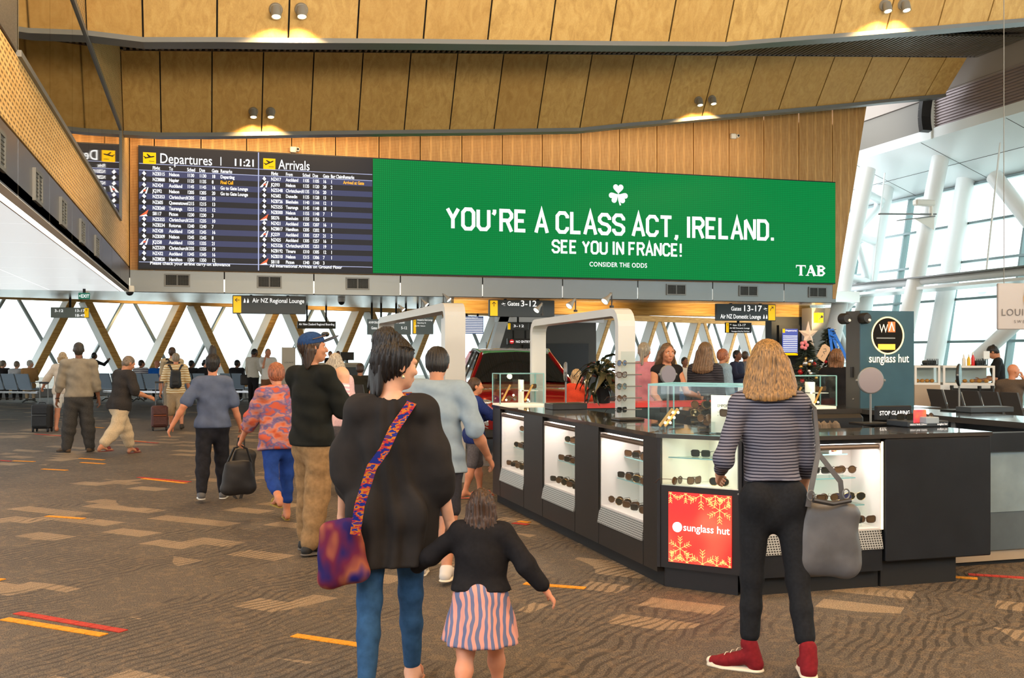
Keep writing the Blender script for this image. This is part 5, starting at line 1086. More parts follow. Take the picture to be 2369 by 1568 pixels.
def person(label, px, H, face, d, pose={}, top=None, bottom=None, shoes=None, hair=None, skin=None, group=None, sex='f', bulk=1.0, seat=None, head=(0,0), lean=0, tiltx=0, name='person', facef=False, base=None, hres=None, longtop=None):
    a, b = ray(px); pos = Vector((a*d, b*d, 0)) if base is None else Vector(base); az = math.atan2(pos.x, pos.y); rz = -(az+rad(face))
    res = min(max(d*.00125, .0075), .022); hr = hres or min(max(d*.0006, .0048), .011); skin = skin or SKIN
    u = H; sw = (.116 if sex == 'm' else .099)*u*min(1.05,.55+.45*bulk); hw = .052*u
    J = {}
    hipz = .515*u
    def leg(s_, q): 
        pi_, ab, kn = q[:3]; hip = np.array([s_*hw,0,0]); R = ry(rad(-ab)*s_) @ rx(rad(pi_)); k = hip+R @ np.array([0,0,-.237*u]); R2 = R @ rx(rad(-kn)); an = k+R2 @ np.array([0,0,-.235*u]); return hip, k, an, R2
    Lq, Rq = pose.get('Lleg',(2,2,4)), pose.get('Rleg',(-2,2,4))
    lg = {-1: leg(-1,Lq), 1: leg(1,Rq)}
    low = min(lg[-1][2][2], lg[1][2][2]); z0 = .047*u-low if seat is None else seat+.055*u
    P0 = np.array([0,0,z0]); RL = ry(rad(tiltx)) @ rx(rad(-lean))
    Pc = P0+RL @ np.array([0,0,.03*u]); Wc = P0+RL @ np.array([0,0,.10*u]); Cc = P0+RL @ np.array([0,.004*u,.215*u]); Nk = P0+RL @ np.array([0,-.005*u,.322*u])
    up = RL @ np.array([0,0,1.]); fw = RL @ np.array([0,1.,0]); sd = RL @ np.array([1.,0,0])
    Hd = RL @ rzm(rad(-head[0])) @ rx(rad(-head[1])); Hc = Nk+up*.035*u+Hd @ np.array([0,.012*u,.066*u])
    arms = {}
    for s_, key in ((-1,'Larm'),(1,'Rarm')):
        q = pose.get(key, (3,7,12)); tw_ = q[3] if len(q) > 3 else 0
        sh = Nk+RL @ np.array([s_*sw,0,-.032*u]); R = RL @ ry(rad(-q[1])*s_) @ rx(rad(q[0])) @ rzm(rad(tw_)*s_); el = sh+R @ np.array([0,0,-.178*u]); R2 = R @ rx(rad(q[2])); wr = el+R2 @ np.array([0,0,-.148*u]); arms[s_] = (sh, el, wr, R2)
    kk = bulk
    # ---- body (one mesh: trunk and limbs, hands and head meshed finer and joined)
    B = SDF(); fl = (fw, 1.4); wk = 1.0 if sex == 'm' else .9
    B.cap(Pc, Wc, .086*u*kk, .074*u*kk*wk, .04, fl).cap(Wc, Cc, .074*u*kk*wk, .088*u*kk, .04, fl).cap(Cc, Nk-up*.03*u, .085*u*kk, .05*u, .05, fl)
    B.cap(arms[-1][0]*.8+Nk*.2, arms[1][0]*.8+Nk*.2, .036*u, .036*u, .04).cap(Nk-up*.02*u, Nk+up*.06*u, .031*u, .029*u, .03)
    lr_ = 1.0 if sex == 'm' else 1.04
    for s_ in (-1,1):
        hp, kn, an, R2 = [q+P0 if i < 3 else q for i, q in enumerate(lg[s_])]
        B.cap(hp, kn, .052*u*kk*lr_, .034*u*kk, .04).cap(kn, kn*.62+an*.38, .033*u*kk, .033*u*kk, .03).cap(kn*.62+an*.38, an, .033*u*kk, .020*u, .03)
        if sex == 'f': B.ell(hp+np.array([0,-.03*u,.01*u]), (.05*u*kk,.045*u*kk,.055*u), .04)
        sh, el, wr, Ra = arms[s_]
        B.cap(sh, el, .030*u*kk, .0235*u*kk, .03).cap(el, el*.6+wr*.4, .0235*u*kk, .0225*u*kk, .02).cap(el*.6+wr*.4, wr, .0225*u*kk, .0155*u, .02)
        foot_f = (pose.get('Lfoot' if s_ < 0 else 'Rfoot', 6)); J[('ankle',s_)] = an
        toe = pose.get('Ltoe' if s_ < 0 else 'Rtoe', 0); fd = rzm(rad(-foot_f*s_)) @ rx(rad(-toe)) @ np.array([0,1.,0]); fu = rzm(rad(-foot_f*s_)) @ rx(rad(-toe)) @ np.array([0,0,1.])
        heel = an-fu*.025*u-fd*.02*u; ball = an-fu*.028*u+fd*.075*u; tip = an-fu*.033*u+fd*.112*u
        B.cap(an, heel, .021*u, .02*u, .02).cap(an, ball, .021*u, .019*u, .02, (fu,1.25)).cap(ball, tip, .022*u, .015*u, .02, (fu,1.5)); J[('foot',s_)] = (heel, ball, tip, fd, fu, an)
    meshes = [B.mesh(res)]
    for s_ in (-1,1):
        sh, el, wr, Ra = arms[s_]; f = (wr-el)/np.linalg.norm(wr-el); wax = Ra @ np.array([0,1.,0]); hq = pose.get('Lhand' if s_ < 0 else 'Rhand', {}); nrm = np.cross(f, wax)*(-s_)
        nrm = nrm if nrm @ (Ra @ np.array([-s_,0,0])) > 0 else -nrm
        cu = hq.get('curl', 28); sp_ = .0535*u; Hn = SDF(); pe = wr+f*.05*u
        Hn.cap(wr-f*.02*u, wr+f*.012*u, .0155*u, .016*u, .012).cap(wr+f*.012*u, pe, .019*u, .021*u, .012, (nrm,1.9))
        for q, (off, ln) in enumerate(((.0165,.043),(.0055,.048),(-.0055,.045),(-.016,.036))):
            b0 = pe+wax*off*u; cur = f; p = b0
            for sgn, L in enumerate((.42,.33,.25)):
                ang = rad(cu*(.6+.4*sgn)); cur = cur*math.cos(ang)+nrm*math.sin(ang); cur /= np.linalg.norm(cur); nx = p+cur*L*ln*u; r0 = .0056*u*(1-.1*sgn); Hn.cap(p, nx, r0, r0*.92, .004); p = nx
        tb = wr+f*.018*u+wax*.014*u+nrm*.004*u; t1 = tb+(f*.5+wax*.75+nrm*.35)*.022*u; t2 = t1+(f*.85+wax*.3+nrm*.4)*.024*u; Hn.cap(tb, t1, .0085*u, .0068*u, .008).cap(t1, t2, .0066*u, .0055*u, .004)
        meshes.append(Hn.mesh(min(max(d*.0005,.0042),.009))); J[('hand',s_)] = wr+f*.065*u+nrm*.012*u; J[('wrist',s_)] = wr; J[('hdir',s_)] = (f, wax, nrm)
    E = SDF(); hc = lambda x, y, z: Hc+Hd @ np.array([x*u,y*u,z*u]); hu = .98
    E.ell(hc(0,-.004,.012), (.0455*u,.0565*u,.056*u), .02, Hd).ell(hc(0,.014,-.026), (.036*u,.042*u,.043*u), .025, Hd).ell(hc(0,.036,-.052), (.017*u,.016*u,.013*u), .018, Hd)
    E.cap(hc(0,.052,.008), hc(0,.064,-.016), .0055*u, .0088*u, .010).cap(hc(-.026,.046,.014), hc(.026,.046,.014), .008*u, .008*u, .012)
    E.cap(hc(-.010,.054,-.034), hc(.010,.054,-.034), .0048*u, .0048*u, .006).cap(hc(-.009,.053,-.040), hc(.009,.053,-.040), .0048*u, .0048*u, .006)
    for s_ in (-1,1): E.ell(hc(s_*.046,-.004,-.004), (.006*u,.0125*u,.019*u), .006, Hd); E.ell(hc(s_*.022,.040,-.014), (.016*u,.014*u,.016*u), .014, Hd)
    for s_ in (-1,1): E.sub(hc(s_*.0185,.064,.003), np.array([.0085,.013,.0065])*u)
    E.cap(Nk-up*.01*u, hc(0,-.014,-.03), .031*u, .029*u, .025); meshes.append(E.mesh(hr))
    root = mesh_obj(name, meshes, skin, None, 1 if d < 13 else 0); root.location = pos; root.rotation_euler = (0,0,rz); root['label'] = label; root['category'] = 'person' if name == 'person' else name
    if group: root['group'] = group
    T = Matrix.Translation(pos) @ Matrix.Rotation(rz,4,'Z')
    if facef:
        for s_ in (-1,1):
            c_ = hc(s_*.0185,.0475,.002); MB().ball(c_, .0062*u, 10, 8).build('eye', EYEW, root, local=True, smooth=True); c2 = hc(s_*.0185,.0513,.002); MB().ball(c2, .0034*u, 8, 6).build('iris', EYED, root, local=True, smooth=True)
            MB().tube([hc(s_*.010,.0545,.015), hc(s_*.019,.0555,.018), hc(s_*.028,.049,.014)], .0022*u, 6).build('eyebrow', BROW, root, local=True, smooth=True)
        MB().tube([hc(-.012,.0565,-.0345), hc(0,.0598,-.037), hc(.012,.0565,-.0345)], [.001*u,.0038*u,.001*u], 8).build('lips', LIP, root, local=True, smooth=True)
    # ---- clothing
    ph = random.uniform(0,6)
    def fold(amp, vert=False):
        if vert: return lambda X, Y, Z: amp*(np.sin(np.arctan2(Y,X)*9+3*np.sin(Z*5+ph)+ph)-.9)*np.clip((1.25*.82*u-Z)/(.5*u),.15,1.2)+amp*.4*np.sin(31*X+9*Z+ph)*np.sin(27*Y-11*Z)
        return lambda X, Y, Z: amp*(np.sin(24*X+13*Z+ph+2*np.sin(7*Z))*np.sin(19*Y-11*Z+ph)+.6*np.sin(47*Z+16*X-9*Y+ph))
    if top:
        o_ = top.get('fit',.012); o_ = max(o_, (bottom or {}).get('fit',.01)+.007); G_ = SDF(); hem = top.get('hem',.47); hz = P0+RL @ np.array([0,0,(hem-.515)*u]); fl_ = top.get('flare',.0); fla = (fw, top.get('flat',1.32))
        G_.cap(Cc, Nk-up*.035*u, .087*u*kk+o_, .052*u+o_, .05, fla).cap(Wc, Cc, .078*u*kk+o_+fl_*.4, .088*u*kk+o_+fl_*.15, .04, fla).cap(hz, Wc, .089*u*kk+o_+fl_, .078*u*kk+o_+fl_*.4, .05, fla)
        G_.cap(arms[-1][0]*.85+Nk*.15, arms[1][0]*.85+Nk*.15, .036*u+o_, .036*u+o_, .04); sl = top.get('sleeve',.45)
        for s_ in (-1,1):
            sh, el, wr, Ra = arms[s_]; se = top.get('loose',.006)
            if sl > 0:
                f1 = min(sl/.55,1); e_ = sh+(el-sh)*f1; ra_ = .031*u*kk+o_*.6
                G_.cap(sh, e_, ra_, (.031+(.0245-.031)*f1)*u*kk+o_*.6+se, .03)
                if sl > .55: f2 = (sl-.55)/.45; G_.cap(el, el+(wr-el)*f2, .0245*u*kk+o_*.6+se, (.0245-.007*f2)*u*kk+o_*.5+se, .02)
            if top.get('wing'): G_.cap(Cc+sd*s_*.035*u, sh*.35+el*.65, .066*u, .036*u, .06, (fw,1.5)).cap(sh*.3+el*.7, hz+sd*s_*.04*u, .036*u, .05*u, .07, (fw,1.4)).cap(Wc+sd*s_*.04*u, el, .055*u, .032*u, .05, (fw,1.5))
        if sex == 'f' and hem < .6:
            for s_ in (-1,1):
                hp = lg[s_][0]+P0; G_.ell(hp+np.array([0,-.03*u,.012*u]), (.05*u*kk+o_,.045*u*kk+o_,.055*u+o_), .04)
        if hem < .56:
            for s_ in (-1,1):
                hp, kn = lg[s_][0]+P0, lg[s_][1]+P0; G_.cap(hp, hp+(kn-hp)*min(.9,max(.12,(.53-hem)/.237)), .054*u*kk*lr_+o_, .05*u*kk+o_, .05)
        G_.cut(hz, -up); G_.sub(Nk+up*.045*u+fw*.012*u, np.array([.043,.045,.045])*u*top.get('neck',1))
        if sl == 0: pass
        G_.wave = fold(top.get('wr',.004), top.get('vert',False)); gm_ = mesh_obj(top.get('name','shirt'), [G_.mesh(res)], top['mat'], root, 1 if d < 13 else 0)
        if top.get('label'): gm_['label'] = top['label']
    if bottom:
        o_ = bottom.get('fit',.01); G_ = SDF(); ln = bottom.get('len',.97); wz = P0+RL @ np.array([0,0,.085*u])
        G_.cap(P0-up*.02*u, Wc, .090*u*kk+o_, .077*u*kk*wk+o_, .04, (fw,1.3))
        if bottom.get('skirt'):
            e_ = P0+np.array([0,0,-bottom['skirt']*u]); G_.cap(P0, e_, .105*u*kk+o_, .145*u*kk+o_, .04, (fw,1.05)); [G_.ell(lg[s_][0]+P0+np.array([0,-.03*u,.01*u]), (.05*u*kk+o_,.045*u*kk+o_,.06*u+o_), .04) for s_ in (-1,1)]; G_.cut(e_, (0,0,-1)); wf_ = fold(.008, True); G_.wave = lambda X, Y, Z: wf_(X, Y, Z)*np.clip((z0+.03*u-Z)/(.12*u),0,1)
        else:
            for s_ in (-1,1):
                hp, kn, an = [q+P0 for q in lg[s_][:3]]; f1 = min(ln/.5,1); lo_s = bottom.get('loose',.0)
                G_.cap(hp, hp+(kn-hp)*f1, .054*u*kk*lr_+o_, (.054+(.035-.054)*f1)*u*kk+o_+lo_s, .035)
                if sex == 'f': G_.ell(hp+np.array([0,-.03*u,.01*u]), (.05*u*kk+o_,.045*u*kk+o_,.055*u+o_), .04)
                if ln > .5:
                    f2 = (ln-.5)/.5; md = kn*.62+an*.38
                    if f2 > .38: G_.cap(kn, md, .035*u*kk+o_+lo_s, .0335*u*kk+o_+lo_s, .03).cap(md, kn+(an-kn)*f2, .0335*u*kk+o_+lo_s, (.0335-.0125*(f2-.38)/.62)*u+o_+lo_s, .02)
                    else: G_.cap(kn, kn+(an-kn)*f2, .035*u*kk+o_+lo_s, .034*u*kk+o_+lo_s, .03)
                e_ = (hp+(kn-hp)*f1) if ln <= .5 else kn+(an-kn)*(ln-.5)/.5; J[('hem',s_)] = e_
            G_.wave = fold(bottom.get('wr',.003))
        G_.cut(wz, up); mesh_obj(bottom.get('name','trousers'), [G_.mesh(res)], bottom['mat'], root, 1 if d < 13 else 0)
    if shoes:
        for s_ in (-1,1):
            heel, ball, tip, fd, fu, an = J[('foot',s_)]; G_ = SDF(); o_ = .006; hi_ = shoes.get('high',0)
            G_.cap(an+fu*(.0+hi_)*u, heel, .0225*u+o_, .0215*u+o_, .015).cap(an-fu*.004*u, ball, .022*u+o_, .020*u+o_, .02, (fu,1.15)).cap(ball, tip, .0225*u+o_, .0165*u+o_, .015, (fu,1.35)); zf = min(heel[2],ball[2],tip[2])
            if shoes.get('sandal'): G_ = SDF(); G_.cap(heel-fu*.022*u, tip-fu*.012*u, .020*u, .024*u, .01, (fu,4)).cap(ball-fd*.012*u+fu*.012*u, ball+fd*.012*u+fu*.008*u, .024*u, .022*u, .01, (fd,2.2))
            so_ = mesh_obj('shoe', [G_.mesh(max(res*.7,.006))], shoes['mat'], root, 1 if d < 13 else 0)
            if shoes.get('sole'):
                G2 = SDF(); G2.cap(heel-fu*.018*u, ball-fu*.018*u, .0235*u+o_, .0255*u+o_, .01, (fu,3.2)).cap(ball-fu*.018*u, tip-fu*.012*u, .0255*u+o_, .019*u+o_, .01, (fu,2.8))
                if shoes.get('cap'): G2.cap(tip-fu*.004*u+fd*.002*u, tip+fd*.006*u, .018*u+o_, .014*u+o_, .008, (fu,1.3))
                mesh_obj('sole', [G2.mesh(max(res*.7,.006))], shoes['sole'], so_, 1 if d < 13 else 0)
                if shoes.get('lace'):
                    for q in range(4): c_ = an*(1-q/4)+ball*(q/4)+fu*(.022-.002*q)*u+fd*.016*u; w_ = np.cross(fd,fu); MB().tube([c_-w_*.018*u,c_+fu*.004*u,c_+w_*.018*u], .0022, 6).build('lace', shoes['sole'], so_, local=True)
    if hair:
        st = hair['style']; G_ = SDF(); hm_ = hair['mat']; ex = hair.get('vol',.006)*1.0
        if st != 'bald':
            th = {'buzz':.002}.get(st, ex); G_.ell(hc(0,-.010,.016), (.0465*u+th,.0555*u+th,.055*u+th), .02, Hd)
            nb = hc(0,-.036,-.03)
            if st in ('short','buzz'): G_.ell(hc(0,-.026,-.012), (.040*u+th,.036*u+th,.042*u), .02, Hd)
            G_.cut(hc(0,.030,.018), Hd @ np.array([0,.86,-.52])); fall = -up*1.0
            L = hair.get('len',.13)*u
            if st == 'long':
                for x_ in np.linspace(-.040,.040,7):
                    a0 = hc(x_,-.018-.02*math.cos(x_*30),-.005); sp2 = sd*(x_*u*.55); G_.cap(a0, a0+fall*L*.55+sp2-fw*.018*u, .026*u, .028*u, .02).cap(a0+fall*L*.55+sp2-fw*.018*u, a0+fall*L*(.95+.12*math.sin(x_*90+1))+sp2*1.25-fw*.012*u, .028*u, .013*u, .02)
                if hair.get('front'):
                    for s_ in (-1,1): a0 = hc(s_*.044,.012,.01); G_.cap(a0, a0+fall*L*.8+fw*.012*u+sd*s_*.012*u, .016*u, .014*u, .02)
            elif st == 'bob':
                for x_ in np.linspace(-.042,.042,6): a0 = hc(x_,-.02,-.01); G_.cap(a0, a0+fall*L-fw*.004*u, .024*u, .016*u, .02)
            elif st == 'bun': G_.ell(hc(*hair.get('bun',(0,-.02,.085))), np.array(hair.get('bunr',(.03,.03,.035)))*u, .02, Hd).ell(hc(0,-.034,-.02), (.034*u,.03*u,.036*u), .02, Hd)
            elif st == 'tail': a0 = hc(0,-.055,.02); G_.ell(hc(0,-.034,-.016), (.034*u,.03*u,.036*u), .02, Hd).cap(hc(0,-.045,.015), a0-fw*.02*u, .014*u, .016*u, .01).cap(a0-fw*.018*u, a0-fw*.02*u+fall*L, .018*u, .010*u, .02)
            amp = hair.get('amp',.003); hcx = Hc.copy()
            G_.wave = lambda X, Y, Z: amp*np.sin(np.arctan2(Y-hcx[1],X-hcx[0])*26+4*np.sin(Z*9+ph))*np.ones_like(Z)+amp*.6*np.sin(np.arctan2(Y-hcx[1],X-hcx[0])*53+Z*7)
            mesh_obj('hair', [G_.mesh(max(hr,.006))], hm_, root, 0)
    J.update(root=root, T=T, Hc=Hc, hc=hc, Hd=Hd, Nk=Nk, P0=P0, Cc=Cc, Wc=Wc, arms=arms, u=u, up=up, fw=fw, sd=sd, lg=lg, res=res, pos=pos, rz=rz)
    return J
def wpos(J, v): return J['T'] @ Vector(v)
def strap(name, pts, w, mat, parent=None, t=.006):
    """flat band through points; width lies across the band's mean direction"""
    m = MB(); P = [Vector(p[0]) for p in pts]; Nn = [Vector(p[1]).normalized() for p in pts]; vs = []
    for i, p in enumerate(P):
        tg = (P[min(i+1,len(P)-1)]-P[max(i-1,0)]).normalized(); s_ = tg.cross(Nn[i]).normalized()*w/2; vs += [p-s_, p+s_, p+s_+Nn[i]*t, p-s_+Nn[i]*t]
    fs = []
    for i in range(len(P)-1):
        for k in range(4): fs.append((i*4+k,i*4+(k+1)%4,i*4+4+(k+1)%4,i*4+4+k))
    fs += [(3,2,1,0), tuple((len(P)-1)*4+k for k in range(4))]; m.add(vs, fs); return m.build(name, mat, parent, smooth=True)
# ---------- foreground: woman in striped top
navy_st = stripes('striped_jersey', (34,35,50), (118,118,130), .0155, .62, wob=.003)
blk_leg = fabric('black_leggings', (30,31,34), .2); redc = fabric('red_canvas', (120,26,32), .15); rubber = pm('cream_rubber', (226,214,190), .6)
blonde = hairm('blonde_hair', (138,104,62))
J = person('blonde woman in striped top and black leggings leaning at the kiosk corner', 1787, 1.655, -12, 5.32,
    pose=dict(Lleg=(0,2.5,2), Rleg=(-8,4,8), Larm=(-14,20,88,10), Rarm=(10,7,40), Lfoot=62, Rfoot=8, Lhand=dict(curl=20)), tiltx=-1, lean=4, head=(8,10), bulk=.86,
    top=dict(mat=navy_st, sleeve=.82, hem=.575, fit=.006, wr=.003, name='striped_top'), bottom=dict(mat=blk_leg, len=.86, fit=.006, wr=.0012, name='leggings'),
    shoes=dict(mat=redc, sole=rubber, high=.035, cap=True, lace=True), hair=dict(style='long', mat=blonde, len=.20, vol=.008, front=True, amp=.002), hres=.006)
JB = J
hb = wpos(J, J['P0']+np.array([.24,-.05,-.02]))
gb = thing('handbag', 'slouchy grey leather handbag hanging from the blonde woman', 'bag', (hb.x,hb.y,.47)); bagm = pm('grey_leather', (92,92,94), .42, noise=.2, nscale=9)
def sack(cx_, cy, z0, z1, w, dp, wave=.01, rz_=0, ang=0):
    G_ = SDF(); h = z1-z0
    w *= .8
    for x_ in (-.33,0,.33): G_.cap((x_*w,0,.22*h), (x_*w*.8,0,.72*h), .3*w, .24*w, .05, ((0,1,0),w/dp))
    G_.cut((0,0,.9*h), (.12,0,1)); G_.wave = lambda X, Y, Z: wave*np.sin(17*X+9*Z)*np.sin(23*Z-5*X)+wave*.5*np.sin(40*Z+18*X)
    P, F = G_.mesh(.009); R = rzm(rz_) @ ry(ang); P = P @ R.T+np.array([cx_,cy,z0]); return P, F
def world_mesh(name, PF, mat, parent, it=1):
    off = wloc(parent); return mesh_obj(name, [(PF[0]-np.array(off), PF[1])], mat, parent, it)
world_mesh('body', sack(hb.x, hb.y, .47, .92, .36, .17, .008, -YAW, .12), bagm, gb)
shp = wpos(J, J['arms'][1][0]+np.array([.01,-.01,.045])); nb_ = Vector((-.2,-1,.1))
for dy, q in ((-.05,-.10),(.05,.10)):
    strap('strap', [((shp.x,shp.y-.0,shp.z),(0,0,1)),((shp.x+.035,shp.y-.05,shp.z-.06),(.4,-1,.2)),((shp.x+.05,shp.y-.06,1.1),nb_),((hb.x+q*.8,hb.y-.03,.96),nb_),((hb.x+q,hb.y-.02,.84),nb_)], .026, bagm, gb)
MB().tube([(hb.x-.1,hb.y-.07,.88),(hb.x,hb.y-.085,.86),(hb.x+.11,hb.y-.07,.87)], .012, 8).build('zip_flap', pm('dark_leather', (50,48,48), .4), gb, smooth=True)
for q in (-.1,.1): MB().tube([(hb.x+q+.02*math.cos(a),hb.y-.05,.90+.025*math.sin(a)) for a in np.linspace(0,2*math.pi,12,endpoint=False)], .004, 6, closed=True).build('ring', steel, gb)
# ---------- foreground: woman in black tunic with child
tun = fabric('black_tunic', (40,37,36), .25, 8); jean = fabric('blue_denim', (44,78,112), .22, 24); blackhair = hairm('black_hair', (30,27,27))
J = person('woman in loose black tunic and blue jeans carrying a colourful crossbody bag', 903, 1.655, 3, 4.9,
    pose=dict(Lleg=(-8,1,10), Rleg=(12,1,6), Larm=(4,9,30), Rarm=(-2,13,14), Rhand=dict(curl=55)), head=(58,4), lean=2, bulk=.9,
    top=dict(mat=tun, sleeve=.66, hem=.375, fit=.016, flare=.0, loose=.008, wing=True, vert=True, wr=.012, neck=1.45, name='tunic'), bottom=dict(mat=jean, len=.93, fit=.003, wr=.0015, name='jeans'),
    shoes=dict(mat=pm('tan_sandal', (180,120,90), .6), sandal=True), hair=dict(style='bun', mat=blackhair, vol=.016, amp=.005, bun=(-.012,-.028,.07), bunr=(.042,.04,.036)), skin=SKIN, facef=True, hres=.006)
JT = J
G_ = SDF(); hc = J['hc']
for x_ in (-.03,-.015,.0,.015): G_.cap(hc(x_,-.05,-.01), hc(x_*1.3-.008,-.056,-.082-.02*math.cos(x_*80)), .016*J['u'], .007*J['u'], .015)
G_.wave = lambda X, Y, Z: .003*np.sin(140*X+20*Z); o = mesh_obj('hair_strands', [G_.mesh(.007)], blackhair, J['root'])
for s_ in (-1,1):
    MB().tube([hc(s_*.048,.03,.045), hc(s_*.052,.0,.052), hc(s_*.05,-.02,.05)], .003, 6).build('sunglasses_arm', framek, J['root'], local=True)
MB().lathe([(.0,0),(.007,.002),(.009,.01),(.004,.018)], Matrix.Translation(hc(.047,.0,-.04)), 10).build('earring', pm('silver_earring', (220,220,224), .2, .9), J['root'], local=True)
weave = patches('woven_strap', [(22,34,110),(22,34,110),(150,40,50),(170,100,30),(28,40,120),(80,36,84)], 22, (1,1,2.2)); fest = patches('festive_cloth', [(20,22,86),(40,28,84),(100,30,56),(150,84,60),(28,28,100)], 7, (1,1,.6), False)
a_ = wpos(J, J['Nk']+np.array([.09,-.03,.0])); bx = wpos(J, J['P0']+np.array([-.19,-.17,-.04])); bg_ = thing('crossbody_bag', 'blue and orange patterned cloth bag at the tunic woman\'s left hip', 'bag', (bx.x,bx.y,.55))
world_mesh('body', sack(bx.x, bx.y, .53, .92, .24, .14, .010, -YAW, -.1), fest, bg_)
cb_ = wpos(J, J['Cc']+np.array([.02,-.155,-.02])); c2 = wpos(J, J['Wc']+np.array([-.13,-.19,-.02])); nb_ = Vector((-SY,-CY,0))
strap('strap', [((a_.x,a_.y+.06,a_.z+.03),(0,0,1)),((a_.x,a_.y-.05,a_.z-.01),(0,-1,.6)),((a_.x*.72+bx.x*.28-.01,cb_.y-.035,a_.z-.12),nb_),((a_.x*.5+bx.x*.5+.01,cb_.y-.06,a_.z*.5+.48),nb_),((a_.x*.25+bx.x*.75+.03,cb_.y-.06,a_.z*.25+.75),nb_),((bx.x+.05,bx.y-.09,.93),nb_),((bx.x+.03,bx.y-.085,.80),nb_)], .045, weave, bg_, .008)
# ---------- girl
brownhair = hairm('brown_hair', (66,47,35)); J = person('small girl in black cardigan and striped skirt holding the tunic woman\'s hand', 1112, .98, 4, 4.75,
    pose=dict(Lleg=(-14,3,18), Rleg=(16,3,8), Larm=(16,52,24), Rarm=(-12,38,20)), head=(0,4), lean=5, bulk=1.12,
    top=dict(mat=fabric('black_cardigan', (26,24,26), .2), sleeve=.9, hem=.55, fit=.02, wr=.004, name='cardigan'), bottom=dict(mat=stripes('striped_skirt', (214,150,136), (104,110,140), .03, .5, 'x', .02), skirt=.2, fit=.006, name='skirt'),
    shoes=dict(mat=pm('tan_sandal', (180,120,90), .6), sandal=True), hair=dict(style='long', mat=brownhair, len=.36, vol=.008, amp=.004), skin=SKINW)
# ---------- young man with cap and baby
kh = fabric('khaki_cotton', (150,120,84), .2, 30); J = person('young man in blue cap, black tee and khaki trousers carrying a baby', 722, 1.75, 48, 8.5, sex='m',
    pose=dict(Lleg=(8,2,10), Rleg=(-6,3,8), Larm=(28,8,78,20), Rarm=(26,8,82,-10), Lhand=dict(curl=40), Rhand=dict(curl=40)), head=(30,-4), facef=True, skin=SKINT,
    top=dict(mat=fabric('black_tee', (28,30,27), .2, 14), sleeve=.5, hem=.49, fit=.028, flare=.02, loose=.028, wr=.007, name='tee'), bottom=dict(mat=kh, len=.985, fit=.016, loose=.018, wr=.007),
    shoes=dict(mat=pm('dark_skate_shoe', (34,32,30), .7), sole=pm('grey_sole', (96,90,84), .7)), hair=dict(style='bob', mat=hairm('dark_brown_hair', (58,42,32)), len=.075, vol=.006, amp=.004), hres=.006)
JC = J; hc = J['hc']; cp = SDF(); u = J['u']; Hd = J['Hd']; cp.ell(hc(0,-.006,.028), (.053*u,.063*u,.05*u), .02, Hd); cp.cut(hc(0,0,.022), Hd @ np.array([0,.12,-1]))
ca_ = mesh_obj('cap', [cp.mesh(.006)], fabric('cap_blue', (38,66,112), .2), J['root'], 1)
cb2 = SDF(); cb2.ell(hc(0,.078,.036), (.047*u,.05*u,.0065*u), .01, Hd @ rx(rad(18))); mesh_obj('brim', [cb2.mesh(.0055)], fabric('cap_brim', (70,78,92), .2), ca_, 1)
for s_ in (-1,1): MB().tube([hc(s_*.058,-.01,.042), hc(s_*.056,.03,.05), hc(s_*.04,.056,.056)], .0045, 6).build('cap_sunglasses_arm', framet, ca_, local=True); MB().ball(hc(s_*.024,.062,.06), (.02*u,.008*u,.012*u), 10, 6).build('cap_sunglasses_lens', lensd, ca_, local=True)
# baby held against his chest
hd_ = PD(790,905,8.75); bb = SDF(); bz = hd_.z
B3 = (hd_.x,hd_.y,bz); bb.ell((0,0,.13), (.062,.068,.075), .02).cap((0,0,.06), (0,.01,-.10), .062, .075, .03).cap((.06,0,.03), (.10,.08,-.03), .028,.022,.02).cap((-.06,0,.03), (-.09,.07,-.02), .028,.022,.02).cap((.04,.02,-.12), (.09,.12,-.16), .04,.03,.02).cap((-.04,.02,-.12), (-.08,.12,-.17), .04,.03,.02).ell((.045,.035,.12), (.012,.012,.012), .01).ell((0,.07,.12), (.012,.014,.012), .01)
P, F = bb.mesh(.007); bo = mesh_obj('baby', [(P,F)], SKIN, None, 1); bo.location = B3; bo.rotation_euler = (0,0,J['rz']+2.4); bo['label'] = 'bald baby in pink striped top held by the young man'; bo['category'] = 'baby'
bs = SDF(); bs.cap((0,0,.04), (0,.01,-.11), .068, .082, .03).cap((.06,0,.03), (.085,.05,-.01), .034,.03,.02).cap((-.06,0,.03), (-.08,.05,-.01), .034,.03,.02); bs.sub((0,.01,.09), (.05,.05,.04)); mesh_obj('romper', [bs.mesh(.007)], stripes('pink_stripes', (238,178,196), (236,226,232), .03, .5), bo, 1)
